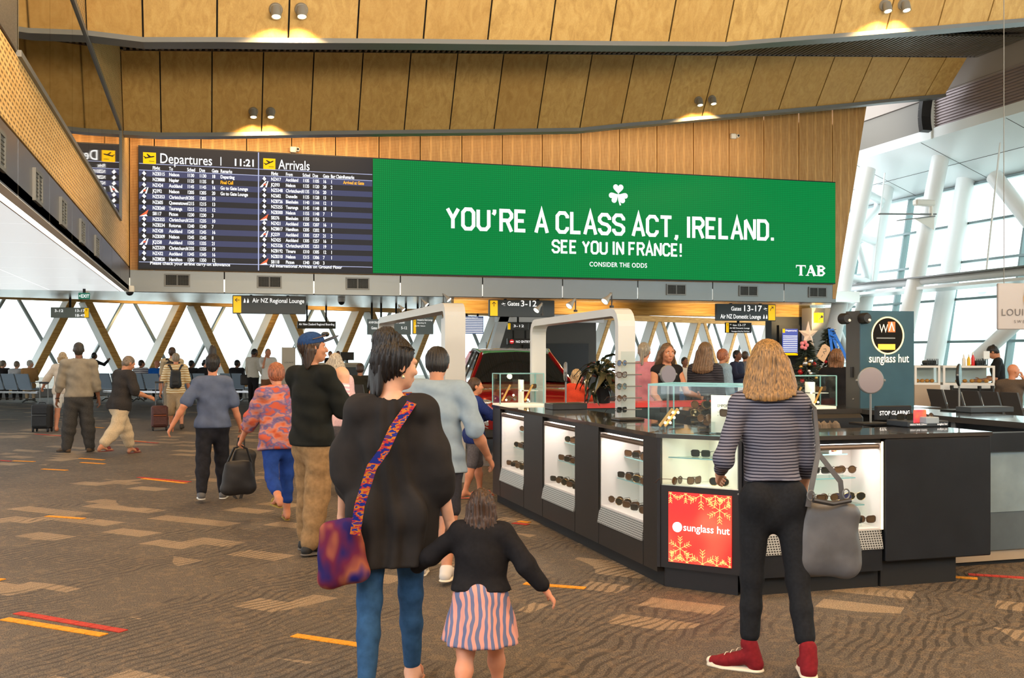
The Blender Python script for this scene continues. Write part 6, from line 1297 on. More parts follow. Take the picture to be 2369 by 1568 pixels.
# ---------- man in pale blue tee just behind the tunic woman
J = person('man in pale grey blue tee and dark shorts behind the tunic woman', 1008, 1.64, 12, 7.5, sex='m', bulk=1.12,
    pose=dict(Lleg=(10,3,8), Rleg=(-10,3,14), Larm=(10,10,40), Rarm=(-12,20,52)), lean=4, head=(-8,14), skin=SKINT,
    top=dict(mat=fabric('pale_blue_tee', (140,158,172), .12, 10), sleeve=.52, hem=.46, fit=.024, flare=.015, loose=.008, wr=.008, name='tee'), bottom=dict(mat=fabric('charcoal_shorts', (50,50,56), .2), len=.44, fit=.02, name='shorts'), shoes=dict(mat=pm('white_trainer', (206,200,192), .6), sole=rubber), hair=dict(style='short', mat=blackhair, vol=.010))
J = person('person in dark blue shirt and pink sandals partly behind the blue tee man', 1098, 1.32, 78, 11.7, pose=dict(Larm=(40,10,60), Rarm=(50,12,50), Lleg=(10,2,5), Rleg=(-8,2,8)), skin=SKINW,
    top=dict(mat=fabric('deep_blue_shirt', (36,52,112), .2), sleeve=.8, hem=.46, fit=.02, name='shirt'), bottom=dict(mat=fabric('grey_shorts', (98,94,98), .2), len=.5, fit=.016, name='shorts'), shoes=dict(mat=pm('pink_sandal', (226,120,96), .6), sandal=True), hair=dict(style='short', mat=brownhair))
# ---------- woman in coral top
J = person('woman in coral patterned top and blue capri trousers carrying a black bag', 645, 1.5, -14, 10.05, pose=dict(Lleg=(-20,3,40), Rleg=(6,1,4), Larm=(26,20,16), Rarm=(-16,12,20), Lhand=dict(curl=60)), lean=9, skin=SKINW,
    top=dict(mat=patches('coral_print', [(190,88,66),(204,112,80),(186,132,130),(98,98,146),(192,90,68)], 9, (1,1,1.6), False), sleeve=.7, hem=.45, fit=.03, flare=.03, loose=.02, wr=.007, name='blouse'), bottom=dict(mat=fabric('capri_blue', (34,66,140), .25, 12), len=.82, fit=.010, wr=.004), shoes=dict(mat=pm('olive_sandal', (150,128,50), .6), sandal=True), hair=dict(style='short', mat=hairm('auburn_hair', (150,92,66)), vol=.01))
hp = wpos(J, J[('hand',-1)]); bk = thing('shoulder_bag', 'soft black bag carried by the woman in the coral top', 'bag', (hp.x,hp.y,hp.z-.48)); world_mesh('body', sack(hp.x-.02, hp.y+.02, hp.z-.48, hp.z-.1, .34, .2, .008), pm('black_nylon', (34,33,34), .6, noise=.3, nscale=10), bk)
MB().tube([(hp.x-.12,hp.y+.02,hp.z-.16),(hp.x-.06,hp.y,hp.z-.02),(hp.x,hp.y,hp.z),(hp.x+.06,hp.y,hp.z-.03),(hp.x+.1,hp.y+.02,hp.z-.16)], .011, 8).build('handle', black, bk, smooth=True)
# ---------- woman in slate tee with rucksack in hand
J = person('woman in slate blue tee and dark jeans with high black bun, rucksack in hand', 492, 1.585, 2, 11.5, pose=dict(Lleg=(-12,2,16), Rleg=(10,2,4), Larm=(-18,30,22), Rarm=(4,16,14), Rhand=dict(curl=65)), skin=SKINW,
    top=dict(mat=fabric('slate_tee', (86,98,124), .12, 12), sleeve=.42, hem=.50, fit=.022, flare=.012, loose=.02, wr=.006, name='tee'), bottom=dict(mat=fabric('dark_jeans', (34,35,42), .25, 20), len=.99, fit=.008, loose=.012, wr=.004), shoes=dict(mat=pm('grey_trainer', (92,92,94), .6), sole=pm('white_sole', (220,220,216), .6)), hair=dict(style='bun', mat=blackhair, bun=(0,-.012,.085), bunr=(.026,.026,.05), vol=.006))
hp = wpos(J, J[('hand',1)]); rs = thing('rucksack', 'black rucksack hanging from the slate tee woman\'s right hand', 'bag', (hp.x,hp.y,hp.z-.62)); bn = pm('black_nylon', (34,33,34), .6, noise=.3, nscale=10)
world_mesh('body', sack(hp.x-.02, hp.y, hp.z-.56, hp.z-.07, .30, .2, .008, 0, .15), bn, rs); MB().tube([(hp.x-.05,hp.y,hp.z-.14),(hp.x-.03,hp.y,hp.z-.02),(hp.x,hp.y,hp.z),(hp.x+.03,hp.y,hp.z-.02),(hp.x+.03,hp.y,hp.z-.14)], .009, 8).build('handle', bn, rs, smooth=True)
world_mesh('front_pocket', sack(hp.x+.0, hp.y-.1, hp.z-.54, hp.z-.28, .22, .1, .005, 0, .15), bn, rs)
strap('strap', [((hp.x-.1,hp.y-.06,hp.z-.5),(0,-1,0)),((hp.x-.08,hp.y-.1,hp.z-.66),(0,-1,0)),((hp.x-.02,hp.y-.08,hp.z-.72),(0,-1,0)),((hp.x+.03,hp.y-.06,hp.z-.54),(0,-1,0))], .035, bn, rs)
# ---------- walking figure in black shirt and beige trousers
J = person('walker in black shirt, beige trousers and dark red sandals turning right', 277, 1.62, 55, 16.6, pose=dict(Lleg=(24,2,6), Rleg=(-20,2,26), Larm=(30,30,60), Rarm=(10,26,70)), lean=10, head=(10,18), skin=SKINT, bulk=1.1,
    top=dict(mat=fabric('faded_black_shirt', (52,48,46), .2), sleeve=.5, hem=.46, fit=.03, loose=.02, wr=.006, name='shirt'), bottom=dict(mat=fabric('beige_trousers', (196,176,146), .12), len=.88, fit=.02, loose=.02, wr=.006), shoes=dict(mat=pm('dark_red_sandal', (110,34,34), .6), sandal=True), hair=dict(style='short', mat=hairm('grey_brown_hair', (120,106,92))))
# ---------- man in grey long tee and cargo trousers
J = person('man in grey long tee and dark cargo trousers standing with back turned', 182, 1.77, 0, 17.1, sex='m', bulk=1.08, pose=dict(Lleg=(0,6,3), Rleg=(0,5,3), Larm=(4,11,14), Rarm=(2,9,10), Lfoot=40, Rfoot=14), skin=SKIND,
    top=dict(mat=fabric('grey_marl_tee', (142,132,116), .15, 10), sleeve=.72, hem=.50, fit=.016, loose=.012, wr=.006, name='long_tee'), bottom=dict(mat=fabric('cargo_grey', (64,62,60), .2), len=1.0, fit=.02, loose=.02, wr=.007), shoes=dict(mat=pm('brown_boot', (92,70,46), .7), sole=pm('boot_sole', (50,42,34), .8)), hair=dict(style='buzz', mat=hairm('cropped_dark_hair', (56,50,42))))
cgo = J['root']; kn = J['lg'][-1][1]+J['P0']; MB().bbox(tuple(kn+np.array([-.10,-.05,.02])), tuple(kn+np.array([-.055,.05,.2])), .012).build('cargo_pocket', fabric('cargo_grey', (64,62,60), .2), cgo, local=True)
w_ = J[('wrist',-1)]; MB().tube([w_+np.array([.03*math.cos(a),.03*math.sin(a),0]) for a in np.linspace(0,2*math.pi,12,endpoint=False)], .007, 6, closed=True).build('watch', black, cgo, local=True)
# ---------- travellers with suitcases
def suitcase(label, px, d, rz, mat, trim, w=.36, h=.56, dp=.24, hand=None):
    p = PD(px, 900, d); r = thing('suitcase', label, 'suitcase', (p.x,p.y,0), rz)
    MB().bbox((-w/2,-dp/2,.07), (w/2,dp/2,.07+h), .035).build('shell', mat, r, local=True); MB().bbox((-w*.42,-dp/2-.03,.12), (w*.42,-dp/2,.07+h*.52), .012).build('front_pocket', mat, r, local=True); MB().bbox((-w*.42,-dp/2-.022,.07+h*.6), (w*.42,-dp/2,.07+h*.9), .01).build('front_pocket', mat, r, local=True)
    MB().tube([(-w*.38,-dp/2-.032,.07+h*.56),(w*.38,-dp/2-.032,.07+h*.56)], .006, 6).build('zip', trim, r, local=True)
    for sx_ in (-1,1):
        for sy_ in (-1,1): MB().lathe([(.03,-.012),(.033,0),(.03,.012)], Matrix.Translation((sx_*w*.4,sy_*dp*.36,.033)) @ Matrix.Rotation(math.pi/2,4,'Y'), 12).build('wheel', black, r, local=True); MB().box((sx_*w*.4-.02,sy_*dp*.36-.015,.04), (sx_*w*.4+.02,sy_*dp*.36+.015,.08)).build('wheel_housing', black, r, local=True)
        MB().tube([(sx_*w*.22,dp*.3,.07+h),(sx_*w*.22,dp*.3,1.0)], .009, 8).build('handle_rod', steel, r, local=True)
    MB().bbox((-w*.26,dp*.3-.015,.985), (w*.26,dp*.3+.015,1.02), .006).build('grip', black, r, local=True); MB().tube([(-.07,0,.07+h),(-.06,0,.10+h),(.06,0,.10+h),(.07,0,.07+h)], .01, 8).build('top_handle', black, r, local=True)
    return r
suitcase('black soft suitcase with raised handle rods on the left', 98, 21.5, -.3, pm('black_case', (26,26,27), .6, noise=.2, nscale=30), steel, w=.38, h=.5)
suitcase('brown suitcase with orange trim behind the striped shirt man', 369, 21.9, .1, pm('brown_case', (84,42,34), .6, noise=.2, nscale=30), pm('orange_trim', (190,104,52), .5), w=.33, h=.45)
J = person('woman in pale top and white shorts pulling the black suitcase', 145, 1.62, 12, 21.7, pose=dict(Larm=(10,34,30), Rarm=(4,10,18), Lleg=(-6,1,10), Rleg=(8,1,4)), skin=SKINW,
    top=dict(mat=fabric('pale_beige_top', (214,196,174), .1), sleeve=.7, hem=.47, fit=.025, loose=.02, name='blouse'), bottom=dict(mat=fabric('white_shorts', (232,226,214), .06), len=.4, fit=.016, name='shorts'), shoes=dict(mat=pm('orange_sandal', (206,104,50), .6), sandal=True), hair=dict(style='bob', mat=hairm('sandy_hair', (178,150,112)), len=.05))
def backpack(J, label, mat, w=.32, h=.46, dp=.17):
    c_ = J['Cc']-J['fw']*(.115*J['u']+dp*.35)-J['up']*.06*J['u']; p = wpos(J, c_); r = thing('backpack', label, 'bag', p, J['rz']); G_ = SDF()
    for x_ in (-.22,.22): G_.cap((x_*w,0,-h*.28), (x_*w*.8,0,h*.26), .25*w, .22*w, .05, ((0,1,0),.52*w/dp))
    G_.wave = lambda X, Y, Z: .004*np.sin(30*Z+12*X); P, F = G_.mesh(.014); mesh_obj('body', [(P,F)], mat, r, 1); G2 = SDF(); G2.cap((-.14*w,-dp*.5,-h*.2), (.14*w,-dp*.5,-h*.2), .17*w, .17*w, .03, ((0,1,0),2.2)); P, F = G2.mesh(.012); mesh_obj('front_pocket', [(P,F)], mat, r, 1)
    for s_ in (-1,1): strap('strap', [((s_*.07,.03,h*.34),(0,0,1)),((s_*.13,.10,.30*.62*J['u']/1.0),(0,0,1)),((s_*.14,.17,.16*J['u']),(0,0,1))], .05, mat, None).parent = r
    return r
J = person('man in tan striped shirt and tan shorts pulling the brown suitcase', 407, 1.6, 2, 22.2, sex='m', pose=dict(Larm=(4,14,16), Rarm=(0,10,20), Lleg=(8,2,4), Rleg=(-8,3,12)), skin=SKINW, head=(4,8),
    top=dict(mat=stripes('tan_stripes', (196,160,104), (236,222,190), .05, .5), sleeve=.5, hem=.47, fit=.022, loose=.016, name='shirt'), bottom=dict(mat=fabric('tan_shorts', (176,152,120), .12), len=.62, fit=.022, loose=.014, name='shorts'), shoes=dict(mat=pm('dark_shoe', (52,44,38), .6)), hair=dict(style='short', mat=hairm('grey_hair', (132,120,104))))
backpack(J, 'slim black daypack on the man in the tan striped shirt', pm('black_pack', (30,31,34), .6, noise=.2, nscale=14), .26, .5, .16)
J = person('tall man in beige shirt ahead of the striped shirt man', 398, 1.74, -6, 25.2, sex='m', pose=dict(Lleg=(8,2,4), Rleg=(-8,2,12)), skin=SKINT, top=dict(mat=fabric('beige_shirt', (180,164,136), .1), sleeve=.5, hem=.47, fit=.022, name='shirt'), bottom=dict(mat=fabric('stone_trousers', (150,136,116), .1), len=.98, fit=.016), shoes=dict(mat=pm('dark_shoe', (52,44,38), .6)), hair=dict(style='short', mat=hairm('dark_brown_hair', (58,42,32))))
bp_ = backpack(J, 'large black backpack worn by the tall man in the beige shirt', pm('black_pack', (30,31,34), .6, noise=.2, nscale=14), .42, .66, .28)
J = person('man in white shirt and black trousers holding a red shopping bag', 586, 1.74, 40, 32.3, sex='m', pose=dict(Larm=(4,8,10), Rarm=(10,8,20)), head=(10,22), skin=SKIND, top=dict(mat=fabric('white_shirt', (214,204,186), .08), sleeve=.95, hem=.49, fit=.02, name='shirt'), bottom=dict(mat=fabric('black_trousers', (30,28,28), .1), len=1, fit=.016), shoes=dict(mat=pm('dark_shoe', (52,44,38), .6)), hair=dict(style='short', mat=blackhair))
hp = wpos(J, J[('hand',1)]); rbg = thing('shopping_bag', 'bright red shopping bag between two standing men', 'bag', (hp.x,hp.y,hp.z-.55)); rdm2 = pm('red_bag', (214,26,28), .4, noise=.1, nscale=12)
MB().add([(hp.x-.2,hp.y-.06,hp.z-.6),(hp.x+.14,hp.y-.06,hp.z-.6),(hp.x+.12,hp.y-.02,hp.z-.18),(hp.x-.14,hp.y-.02,hp.z-.18),(hp.x-.2,hp.y+.08,hp.z-.6),(hp.x+.14,hp.y+.08,hp.z-.6),(hp.x+.12,hp.y+.02,hp.z-.18),(hp.x-.14,hp.y+.02,hp.z-.18)],[(0,1,2,3),(7,6,5,4),(0,4,5,1),(1,5,6,2),(2,6,7,3),(3,7,4,0)]).build('body', rdm2, rbg)
MB().tube([(hp.x-.08,hp.y,hp.z-.19),(hp.x-.02,hp.y,hp.z-.01),(hp.x+.03,hp.y,hp.z-.01),(hp.x+.07,hp.y,hp.z-.19)], .012, 8).build('handle', rdm2, rbg); m = MB(); letters(m, 'THE', (hp.x-.11,hp.y-.064,hp.z-.38), .11); letters(m, 'WAREHOUSE', (hp.x-.13,hp.y-.064,hp.z-.46), .05); m.build('lettering', swht, rbg)
q = wpos(J, J['P0']+np.array([-.25,0,-.1])); sb_ = thing('laptop_bag', 'black laptop bag on the hip of the white shirt man', 'bag', q); MB().bbox((q.x-.2,q.y-.05,q.z-.17), (q.x+.16,q.y+.05,q.z+.15), .03).build('body', bn, sb_); MB().tube([(q.x-.1,q.y,q.z+.15),(q.x+.02,q.y-.02,q.z+.62),(q.x+.12,q.y,q.z+.15)], .016, 8).build('strap', bn, sb_)
J = person('man in white tee and brown trousers talking on a phone', 620, 1.73, 160, 31, sex='m', pose=dict(Rarm=(50,10,120), Larm=(8,8,20)), skin=SKINW, top=dict(mat=fabric('white_tee', (222,216,206), .08), sleeve=.45, hem=.48, fit=.03, loose=.02, name='tee'), bottom=dict(mat=fabric('brown_trousers', (122,82,56), .15), len=.97, fit=.024, loose=.02), shoes=dict(mat=pm('brown_shoe', (84,48,36), .6)), hair=dict(style='buzz', mat=hairm('grey_hair', (132,120,104))))
person('dark clothed traveller standing near the far windows', 218, 1.62, 60, 37, pose=dict(Rarm=(70,20,60)), skin=SKIND, top=dict(mat=fabric('black_jacket', (44,42,44), .1), sleeve=.95, hem=.46, fit=.02, name='jacket'), bottom=dict(mat=fabric('black_trousers', (30,28,28), .1), len=1), shoes=dict(mat=pm('dark_shoe', (52,44,38), .6)), hair=dict(style='short', mat=blackhair))
person('second dark traveller left of the one near the far windows', 186, 1.55, -30, 37.5, skin=SKIND, top=dict(mat=fabric('black_jacket', (44,42,44), .1), sleeve=.95, hem=.46, fit=.02, name='jacket'), bottom=dict(mat=fabric('black_trousers', (30,28,28), .1), len=1), shoes=dict(mat=pm('dark_shoe', (52,44,38), .6)), hair=dict(style='short', mat=brownhair))
# ---------- behind the kiosk and the car
person('grey haired woman in pale pink just behind the baby', 776, 1.585, 10, 12.3, skin=SKIN, top=dict(mat=fabric('pale_pink_top', (226,190,196), .1), sleeve=.5, hem=.47, fit=.016, name='top'), bottom=dict(mat=fabric('grey_shorts', (98,94,98), .2), len=.97), shoes=dict(mat=pm('dark_shoe', (52,44,38), .6)), hair=dict(style='long', mat=hairm('silver_hair', (168,160,148)), len=.11))
for px, lab, m_ in ((764,'left attendant behind the boarding desk',fabric('black_jacket', (44,42,44), .1)),(782,'right attendant behind the boarding desk',fabric('navy_uniform', (40,44,66), .1))):
    person(lab+' in dark uniform', px, 1.68, 170, 41, skin=SKINT, top=dict(mat=m_, sleeve=.9, hem=.46, fit=.016, name='uniform'), bottom=dict(mat=fabric('black_trousers', (30,28,28), .1), len=1), hair=dict(style='short', mat=brownhair), shoes=dict(mat=pm('dark_shoe', (52,44,38), .6)))
person('man standing in the dark gate lobby beyond the car', 1183, 1.82, 175, 38.5, sex='m', skin=SKINW, top=dict(mat=fabric('black_jacket', (44,42,44), .1), sleeve=.9, hem=.46, fit=.016, name='jacket'), bottom=dict(mat=fabric('black_trousers', (30,28,28), .1), len=1), hair=dict(style='short', mat=hairm('grey_hair', (132,120,104))), shoes=dict(mat=pm('dark_shoe', (52,44,38), .6)))
person('woman in pink tee and jeans with grey ponytail behind the kiosk', 1490, 1.73, 14, 14.3, pose=dict(Rarm=(4,10,20), Larm=(30,8,60)), skin=SKINW, top=dict(mat=fabric('dusty_pink_tee', (196,128,142), .1, 14), sleeve=.48, hem=.485, fit=.026, loose=.02, wr=.006, name='tee'), bottom=dict(mat=fabric('bright_denim', (50,90,140), .2), len=.98), shoes=dict(mat=pm('dark_shoe', (52,44,38), .6)), hair=dict(style='tail', mat=hairm('ash_hair', (140,132,118)), len=.12))
person('smiling woman in black vest facing the kiosk with long brown hair', 1543, 1.71, 150, 13.2, pose=dict(Larm=(24,10,60), Rarm=(16,12,50)), head=(6,4), skin=SKINT, facef=True, top=dict(mat=fabric('black_vest', (30,28,30), .1), sleeve=0, hem=.47, fit=.012, name='vest'), bottom=dict(mat=fabric('black_trousers', (30,28,28), .1), len=1), shoes=dict(mat=pm('dark_shoe', (52,44,38), .6)), hair=dict(style='long', mat=hairm('long_brown_hair', (96,76,58)), len=.2, front=True))
person('long haired woman in dark top with her back to the kiosk', 1632, 1.72, 25, 13.3, skin=SKINT, top=dict(mat=stripes('dark_knit', (34,34,40), (60,60,68), .03, .6), sleeve=.9, hem=.46, fit=.02, name='jumper'), bottom=dict(mat=fabric('dark_jeans', (34,35,42), .25, 20), len=.98), shoes=dict(mat=pm('dark_shoe', (52,44,38), .6)), hair=dict(style='long', mat=hairm('chestnut_hair', (104,82,60)), len=.23, vol=.01))
person('man in white tee far behind the smiling woman', 1584, 1.5, 150, 24.5, sex='m', skin=SKIND, top=dict(mat=fabric('white_tee', (222,216,206), .08), sleeve=.45, hem=.48, fit=.02, name='tee'), bottom=dict(mat=fabric('bright_denim', (50,90,140), .2), len=.98), shoes=dict(mat=pm('dark_shoe', (52,44,38), .6)), hair=dict(style='short', mat=blackhair))
person('person in pale denim shirt walking behind the long haired woman', 1672, 1.66, 60, 18, skin=SKINT, top=dict(mat=fabric('pale_denim', (140,166,186), .15), sleeve=.7, hem=.42, fit=.03, loose=.02, name='shirt'), bottom=dict(mat=fabric('bright_denim', (50,90,140), .2), len=.98), shoes=dict(mat=pm('dark_shoe', (52,44,38), .6)), hair=dict(style='short', mat=hairm('auburn_hair', (150,92,66)), vol=.01))
person('man in navy jacket among the crowd right of the pale denim shirt', 1705, 1.66, 120, 23.5, sex='m', skin=SKIND, pose=dict(Rarm=(30,10,70)), top=dict(mat=fabric('navy_uniform', (40,44,66), .1), sleeve=.9, hem=.46, fit=.02, name='jacket'), bottom=dict(mat=fabric('bright_denim', (50,90,140), .2), len=.98), shoes=dict(mat=pm('dark_shoe', (52,44,38), .6)), hair=dict(style='short', mat=blackhair))
person('person in grey tee beside the blonde woman\'s head in the crowd', 1724, 1.64, 30, 26, skin=SKINT, top=dict(mat=fabric('grey_tee', (118,120,128), .1), sleeve=.45, hem=.46, fit=.02, name='tee'), bottom=dict(mat=fabric('grey_shorts', (98,94,98), .2), len=.9), shoes=dict(mat=pm('dark_shoe', (52,44,38), .6)), hair=dict(style='short', mat=brownhair))
person('fair haired child in orange red top beside the plant', 1334, 1.36, 35, 15.2, skin=SKIN, pose=dict(Rarm=(36,14,50)), top=dict(mat=fabric('orange_red_top', (206,70,44), .1), sleeve=.45, hem=.46, fit=.02, name='tee'), bottom=dict(mat=fabric('bright_denim', (50,90,140), .2), len=.98), shoes=dict(mat=pm('dark_shoe', (52,44,38), .6)), hair=dict(style='bob', mat=hairm('sandy_hair', (178,150,112)), len=.06))
person('woman in black with brown wavy hair beside the decorated trees', 1935, 1.64, 10, 14.2, skin=SKINT, top=dict(mat=fabric('black_dress', (24,24,28), .1), sleeve=.9, hem=.36, fit=.03, flare=.03, loose=.02, name='dress'), bottom=dict(mat=fabric('black_trousers', (30,28,28), .1), len=1), shoes=dict(mat=pm('dark_shoe', (52,44,38), .6)), hair=dict(style='bob', mat=hairm('wavy_brown_hair', (120,86,60)), len=.07, amp=.006, vol=.01))
JK = person('counter worker in black tee and apron looking down at the cakes', 2312, 1.77, -88, 20.6, sex='m', head=(0,32), lean=4, pose=dict(Larm=(10,8,76), Rarm=(14,8,80)), skin=SKINT, facef=True, top=dict(mat=fabric('black_work_tee', (26,27,30), .1), sleeve=.45, hem=.5, fit=.018, name='tee'), bottom=dict(mat=fabric('black_trousers', (30,28,28), .1), len=1, skirt=.24, name='apron'), shoes=dict(mat=pm('dark_shoe', (52,44,38), .6)), hair=dict(style='bun', mat=blackhair, bun=(0,-.05,.055), bunr=(.014,.014,.014), vol=.008))
# ============================================================ LOUNGE SEATING
seatm = pm('seat_blue_grey', (136,152,166), .45); seatd = pm('seat_charcoal', (74,72,72), .55); chrome = pm('chrome', (190,192,194), .15, .9)
def bench(label, p, q, n, mat, flip=1):
    p, q = Vector(p), Vector(q); L = (q-p).length; rz = math.atan2(q.y-p.y, q.x-p.x); r = thing('bench_seating', label, 'seating', p, rz, group='airport beam seating'); w_ = L/n; s_ = flip
    MB().box((0,-.04*s_,.30), (L,.04*s_,.37)).build('beam', chrome, r, local=True)
    for i in range(n):
        x0 = i*w_+.03; x1 = (i+1)*w_-.03
        MB().add([(x0,-.2*s_,.42),(x1,-.2*s_,.42),(x1,.27*s_,.45),(x0,.27*s_,.45),(x0,-.2*s_,.46),(x1,-.2*s_,.46),(x1,.27*s_,.49),(x0,.27*s_,.49)], [(0,3,2,1),(4,5,6,7),(0,1,5,4),(1,2,6,5),(2,3,7,6),(3,0,4,7)]).build('seat', mat, r, local=True)
        MB().add([(x0,-.2*s_,.46),(x1,-.2*s_,.46),(x1,-.38*s_,.95),(x0,-.38*s_,.95),(x0,-.24*s_,.46),(x1,-.24*s_,.46),(x1,-.42*s_,.95),(x0,-.42*s_,.95)], [(0,1,2,3),(7,6,5,4),(0,4,5,1),(1,5,6,2),(2,6,7,3),(3,7,4,0)]).build('backrest', mat, r, local=True)
    for i in range(n+1): x = i*w_; MB().tube([(x,-.25*s_,.42),(x,-.28*s_,.66),(x,.2*s_,.68),(x,.22*s_,.44)], .016, 8).build('armrest', chrome, r, local=True)
    for x in (L*.15,L*.85): MB().tube([(x,0,.3),(x,.02,.12)], .03, 8).build('pedestal', chrome, r, local=True); MB().tube([(x,-.3,.02),(x,-.14,.10),(x,.14,.10),(x,.3,.02)], .025, 8).build('leg', chrome, r, local=True)
    return r
g = lambda px, d: PD(px, 818, d).xy.to_3d()
bench('row of grey seats at the far left edge with backs to viewer', g(-40,35), g(88,34.2), 4, seatm)
bench('row of pale blue seats behind the walking man in black', g(240,35.4), g(306,35), 2, seatm)
bench('row of pale blue seats left of the striped shirt man', g(309,35.0), g(385,34.6), 2, seatm)
bench('row of pale blue seats between striped shirt man and slate tee woman', g(430,35.2), g(490,34.9), 2, seatm)
bench('short row of pale blue seats beside the man in white shirt', g(524,35.2), g(576,34.9), 2, seatm)
bench('row of charcoal seats right of the kiosk tower', g(2182,19.6), g(2400,17.6), 5, seatd)
def sitter(label, px, d, H, face, topm, hair, skin=SKIN, bm=None, head=(0,0), **k):
    return person(label, px, H, 4, d, seat=.47, pose={**dict(Lleg=(84,2,82), Rleg=(84,2,82), Larm=(22,4,62), Rarm=(22,4,62)), **k.get('arms',{})}, head=(face*.8,4), skin=skin, top=dict(mat=topm, sleeve=k.get('sl',.9), hem=.47, fit=.02, name='top'), bottom=dict(mat=bm or fabric('black_trousers', (30,28,28), .1), len=.98, fit=.014), shoes=dict(mat=pm('dark_shoe', (52,44,38), .6)), hair=hair, group='people seated in the far lounge', sex=k.get('sex','m'))
gh = hairm('grey_hair', (132,120,104)); wh = hairm('white_hair', (196,190,180))
sitter('seated person at the extreme left edge in dark top', 6, 34.75, 1.66, 60, fabric('black_jacket', (44,42,44), .1), dict(style='short', mat=gh))
sitter('seated person in pale top left of the tan jacket man', 38, 34.5, 1.62, 50, fabric('pale_top', (196,200,204), .1), dict(style='short', mat=gh))
sitter('white haired man in tan jacket seated at the end of the left row', 68, 34.25, 1.68, 80, fabric('tan_jacket', (176,132,84), .1), dict(style='short', mat=wh), bm=fabric('tan_shorts', (176,152,120), .12))
sitter('seated person in grey behind the walking man in black', 288, 35.15, 1.6, 90, fabric('grey_tee', (118,120,128), .1), dict(style='short', mat=gh))
sitter('bearded man in striped top seated left of the blue jacket', 326, 34.95, 1.68, 85, stripes('white_stripe_top', (210,208,206), (120,116,120), .06, .5), dict(style='short', mat=hairm('dark_brown_hair', (58,42,32))), SKINT)
sitter('seated man in bright blue jacket near the backpack', 362, 34.75, 1.66, 70, fabric('bright_blue', (26,98,190), .1), dict(style='bald', mat=gh), SKINW)
sitter('seated man with dark hair left of the slate tee woman', 442, 35.15, 1.66, 60, fabric('black_jacket', (44,42,44), .1), dict(style='short', mat=blackhair), SKIND)
sitter('seated woman with round dark hair next to the slate tee woman', 474, 35, 1.7, 20, fabric('black_jacket', (44,42,44), .1), dict(style='bob', mat=blackhair, len=.03), sex='f')
sitter('seated man in dark suit beside the white shirt man', 548, 35.1, 1.68, 70, fabric('black_jacket', (44,42,44), .1), dict(style='short', mat=blackhair), SKIND)
sitter('seated person with sunglasses on head right of the baby', 833, 22.5, 1.68, 10, fabric('olive_dark', (50,48,40), .1), dict(style='short', mat=brownhair, vol=.012), SKINT)
JS = sitter('balding man on phone seated on the charcoal chairs', 2341, 18.15, 1.74, 60, fabric('brown_grey_shirt', (92,80,70), .1), dict(style='bald', mat=gh), SKINW, arms=dict(Rarm=(62,20,128)))
bench_p = g(826,23); bench('dark seats under the person with sunglasses on head', g(800,22.6), g(862,22.4), 2, seatd)
# ============================================================ DISPLAY CAR
carp = pm('car_red', (134,14,20), .22, .35, coat=1.0); carg = pm('car_glass', (34,36,38), .04, .2, coat=1); carb = pm('car_black', (20,20,22), .5); tyre = pm('tyre', (24,24,25), .8)
car = thing('display_car', 'dark red sport utility car displayed nose first behind the kiosk', 'car', (5.28,17.85,0), -math.radians(9.7))
ST = [(-2.22,.60,.42,.66),(-2.17,.76,.30,.80),(-2.05,.86,.26,.93),(-1.7,.91,.25,1.00),(-1.0,.92,.25,1.09),(0,.92,.25,1.09),(1.3,.92,.25,1.12),(1.9,.90,.27,1.13),(2.12,.84,.32,1.08),(2.2,.72,.45,.95)]
def sec(y, w_, zb_, zt_):
    h_ = zt_-zb_; return [(0,y,zb_),(w_*.9,y,zb_),(w_*.97,y,zb_+.12*h_),(w_,y,zb_+.45*h_),(w_*.985,y,zb_+.75*h_),(w_*.93,y,zb_+.93*h_),(w_*.80,y,zt_),(w_*.4,y,zt_+.025),(0,y,zt_+.035)]
m = MB(); rows = []
for st in ST:
    s_ = sec(*st); full = s_+[(-x,y,z) for x, y, z in reversed(s_[1:-1])]; rows.append(full)
n = len(rows[0]); vs = [v for r_ in rows for v in r_]; fs = []
for i in range(len(rows)-1):
    for k in range(n): fs.append((i*n+k,i*n+(k+1)%n,(i+1)*n+(k+1)%n,(i+1)*n+k))
fs.append(tuple(range(n))); fs.append(tuple((len(rows)-1)*n+k for k in range(n-1,-1,-1))); m.add(vs, fs); m.build('body', carp, car, local=True, smooth=50)
GR_ = [(-.30,.60,1.585),(.15,.645,1.645),(.9,.65,1.66),(1.6,.62,1.62)]; m = MB(); vs = []
for y, w_, z in GR_: vs += [(-w_,y,z-.03),(-w_*.8,y,z),(0,y,z+.02),(w_*.8,y,z),(w_,y,z-.03)]
fs = [(i*5+k,(i+1)*5+k,(i+1)*5+k+1,i*5+k+1) for i in range(3) for k in range(4)]; vs += [(v[0],v[1],v[2]-.04) for v in vs]; fs += [tuple(f+20 for f in reversed(q)) for q in fs]; m.add(vs, [q[::-1] for q in fs]); m.build('roof', carp, car, local=True, smooth=50)
cowl = [(-.84,-1.05,1.08),(-.42,-1.16,1.12),(0,-1.2,1.125),(.42,-1.16,1.12),(.84,-1.05,1.08)]; hd2 = [(-.60,-.30,1.555),(-.48,-.32,1.585),(0,-.34,1.605),(.48,-.32,1.585),(.60,-.30,1.555)]
m = MB(); m.add(cowl+hd2, [(i,i+1,i+6,i+5) for i in range(4)]); m.build('windscreen', carg, car, local=True, smooth=60)
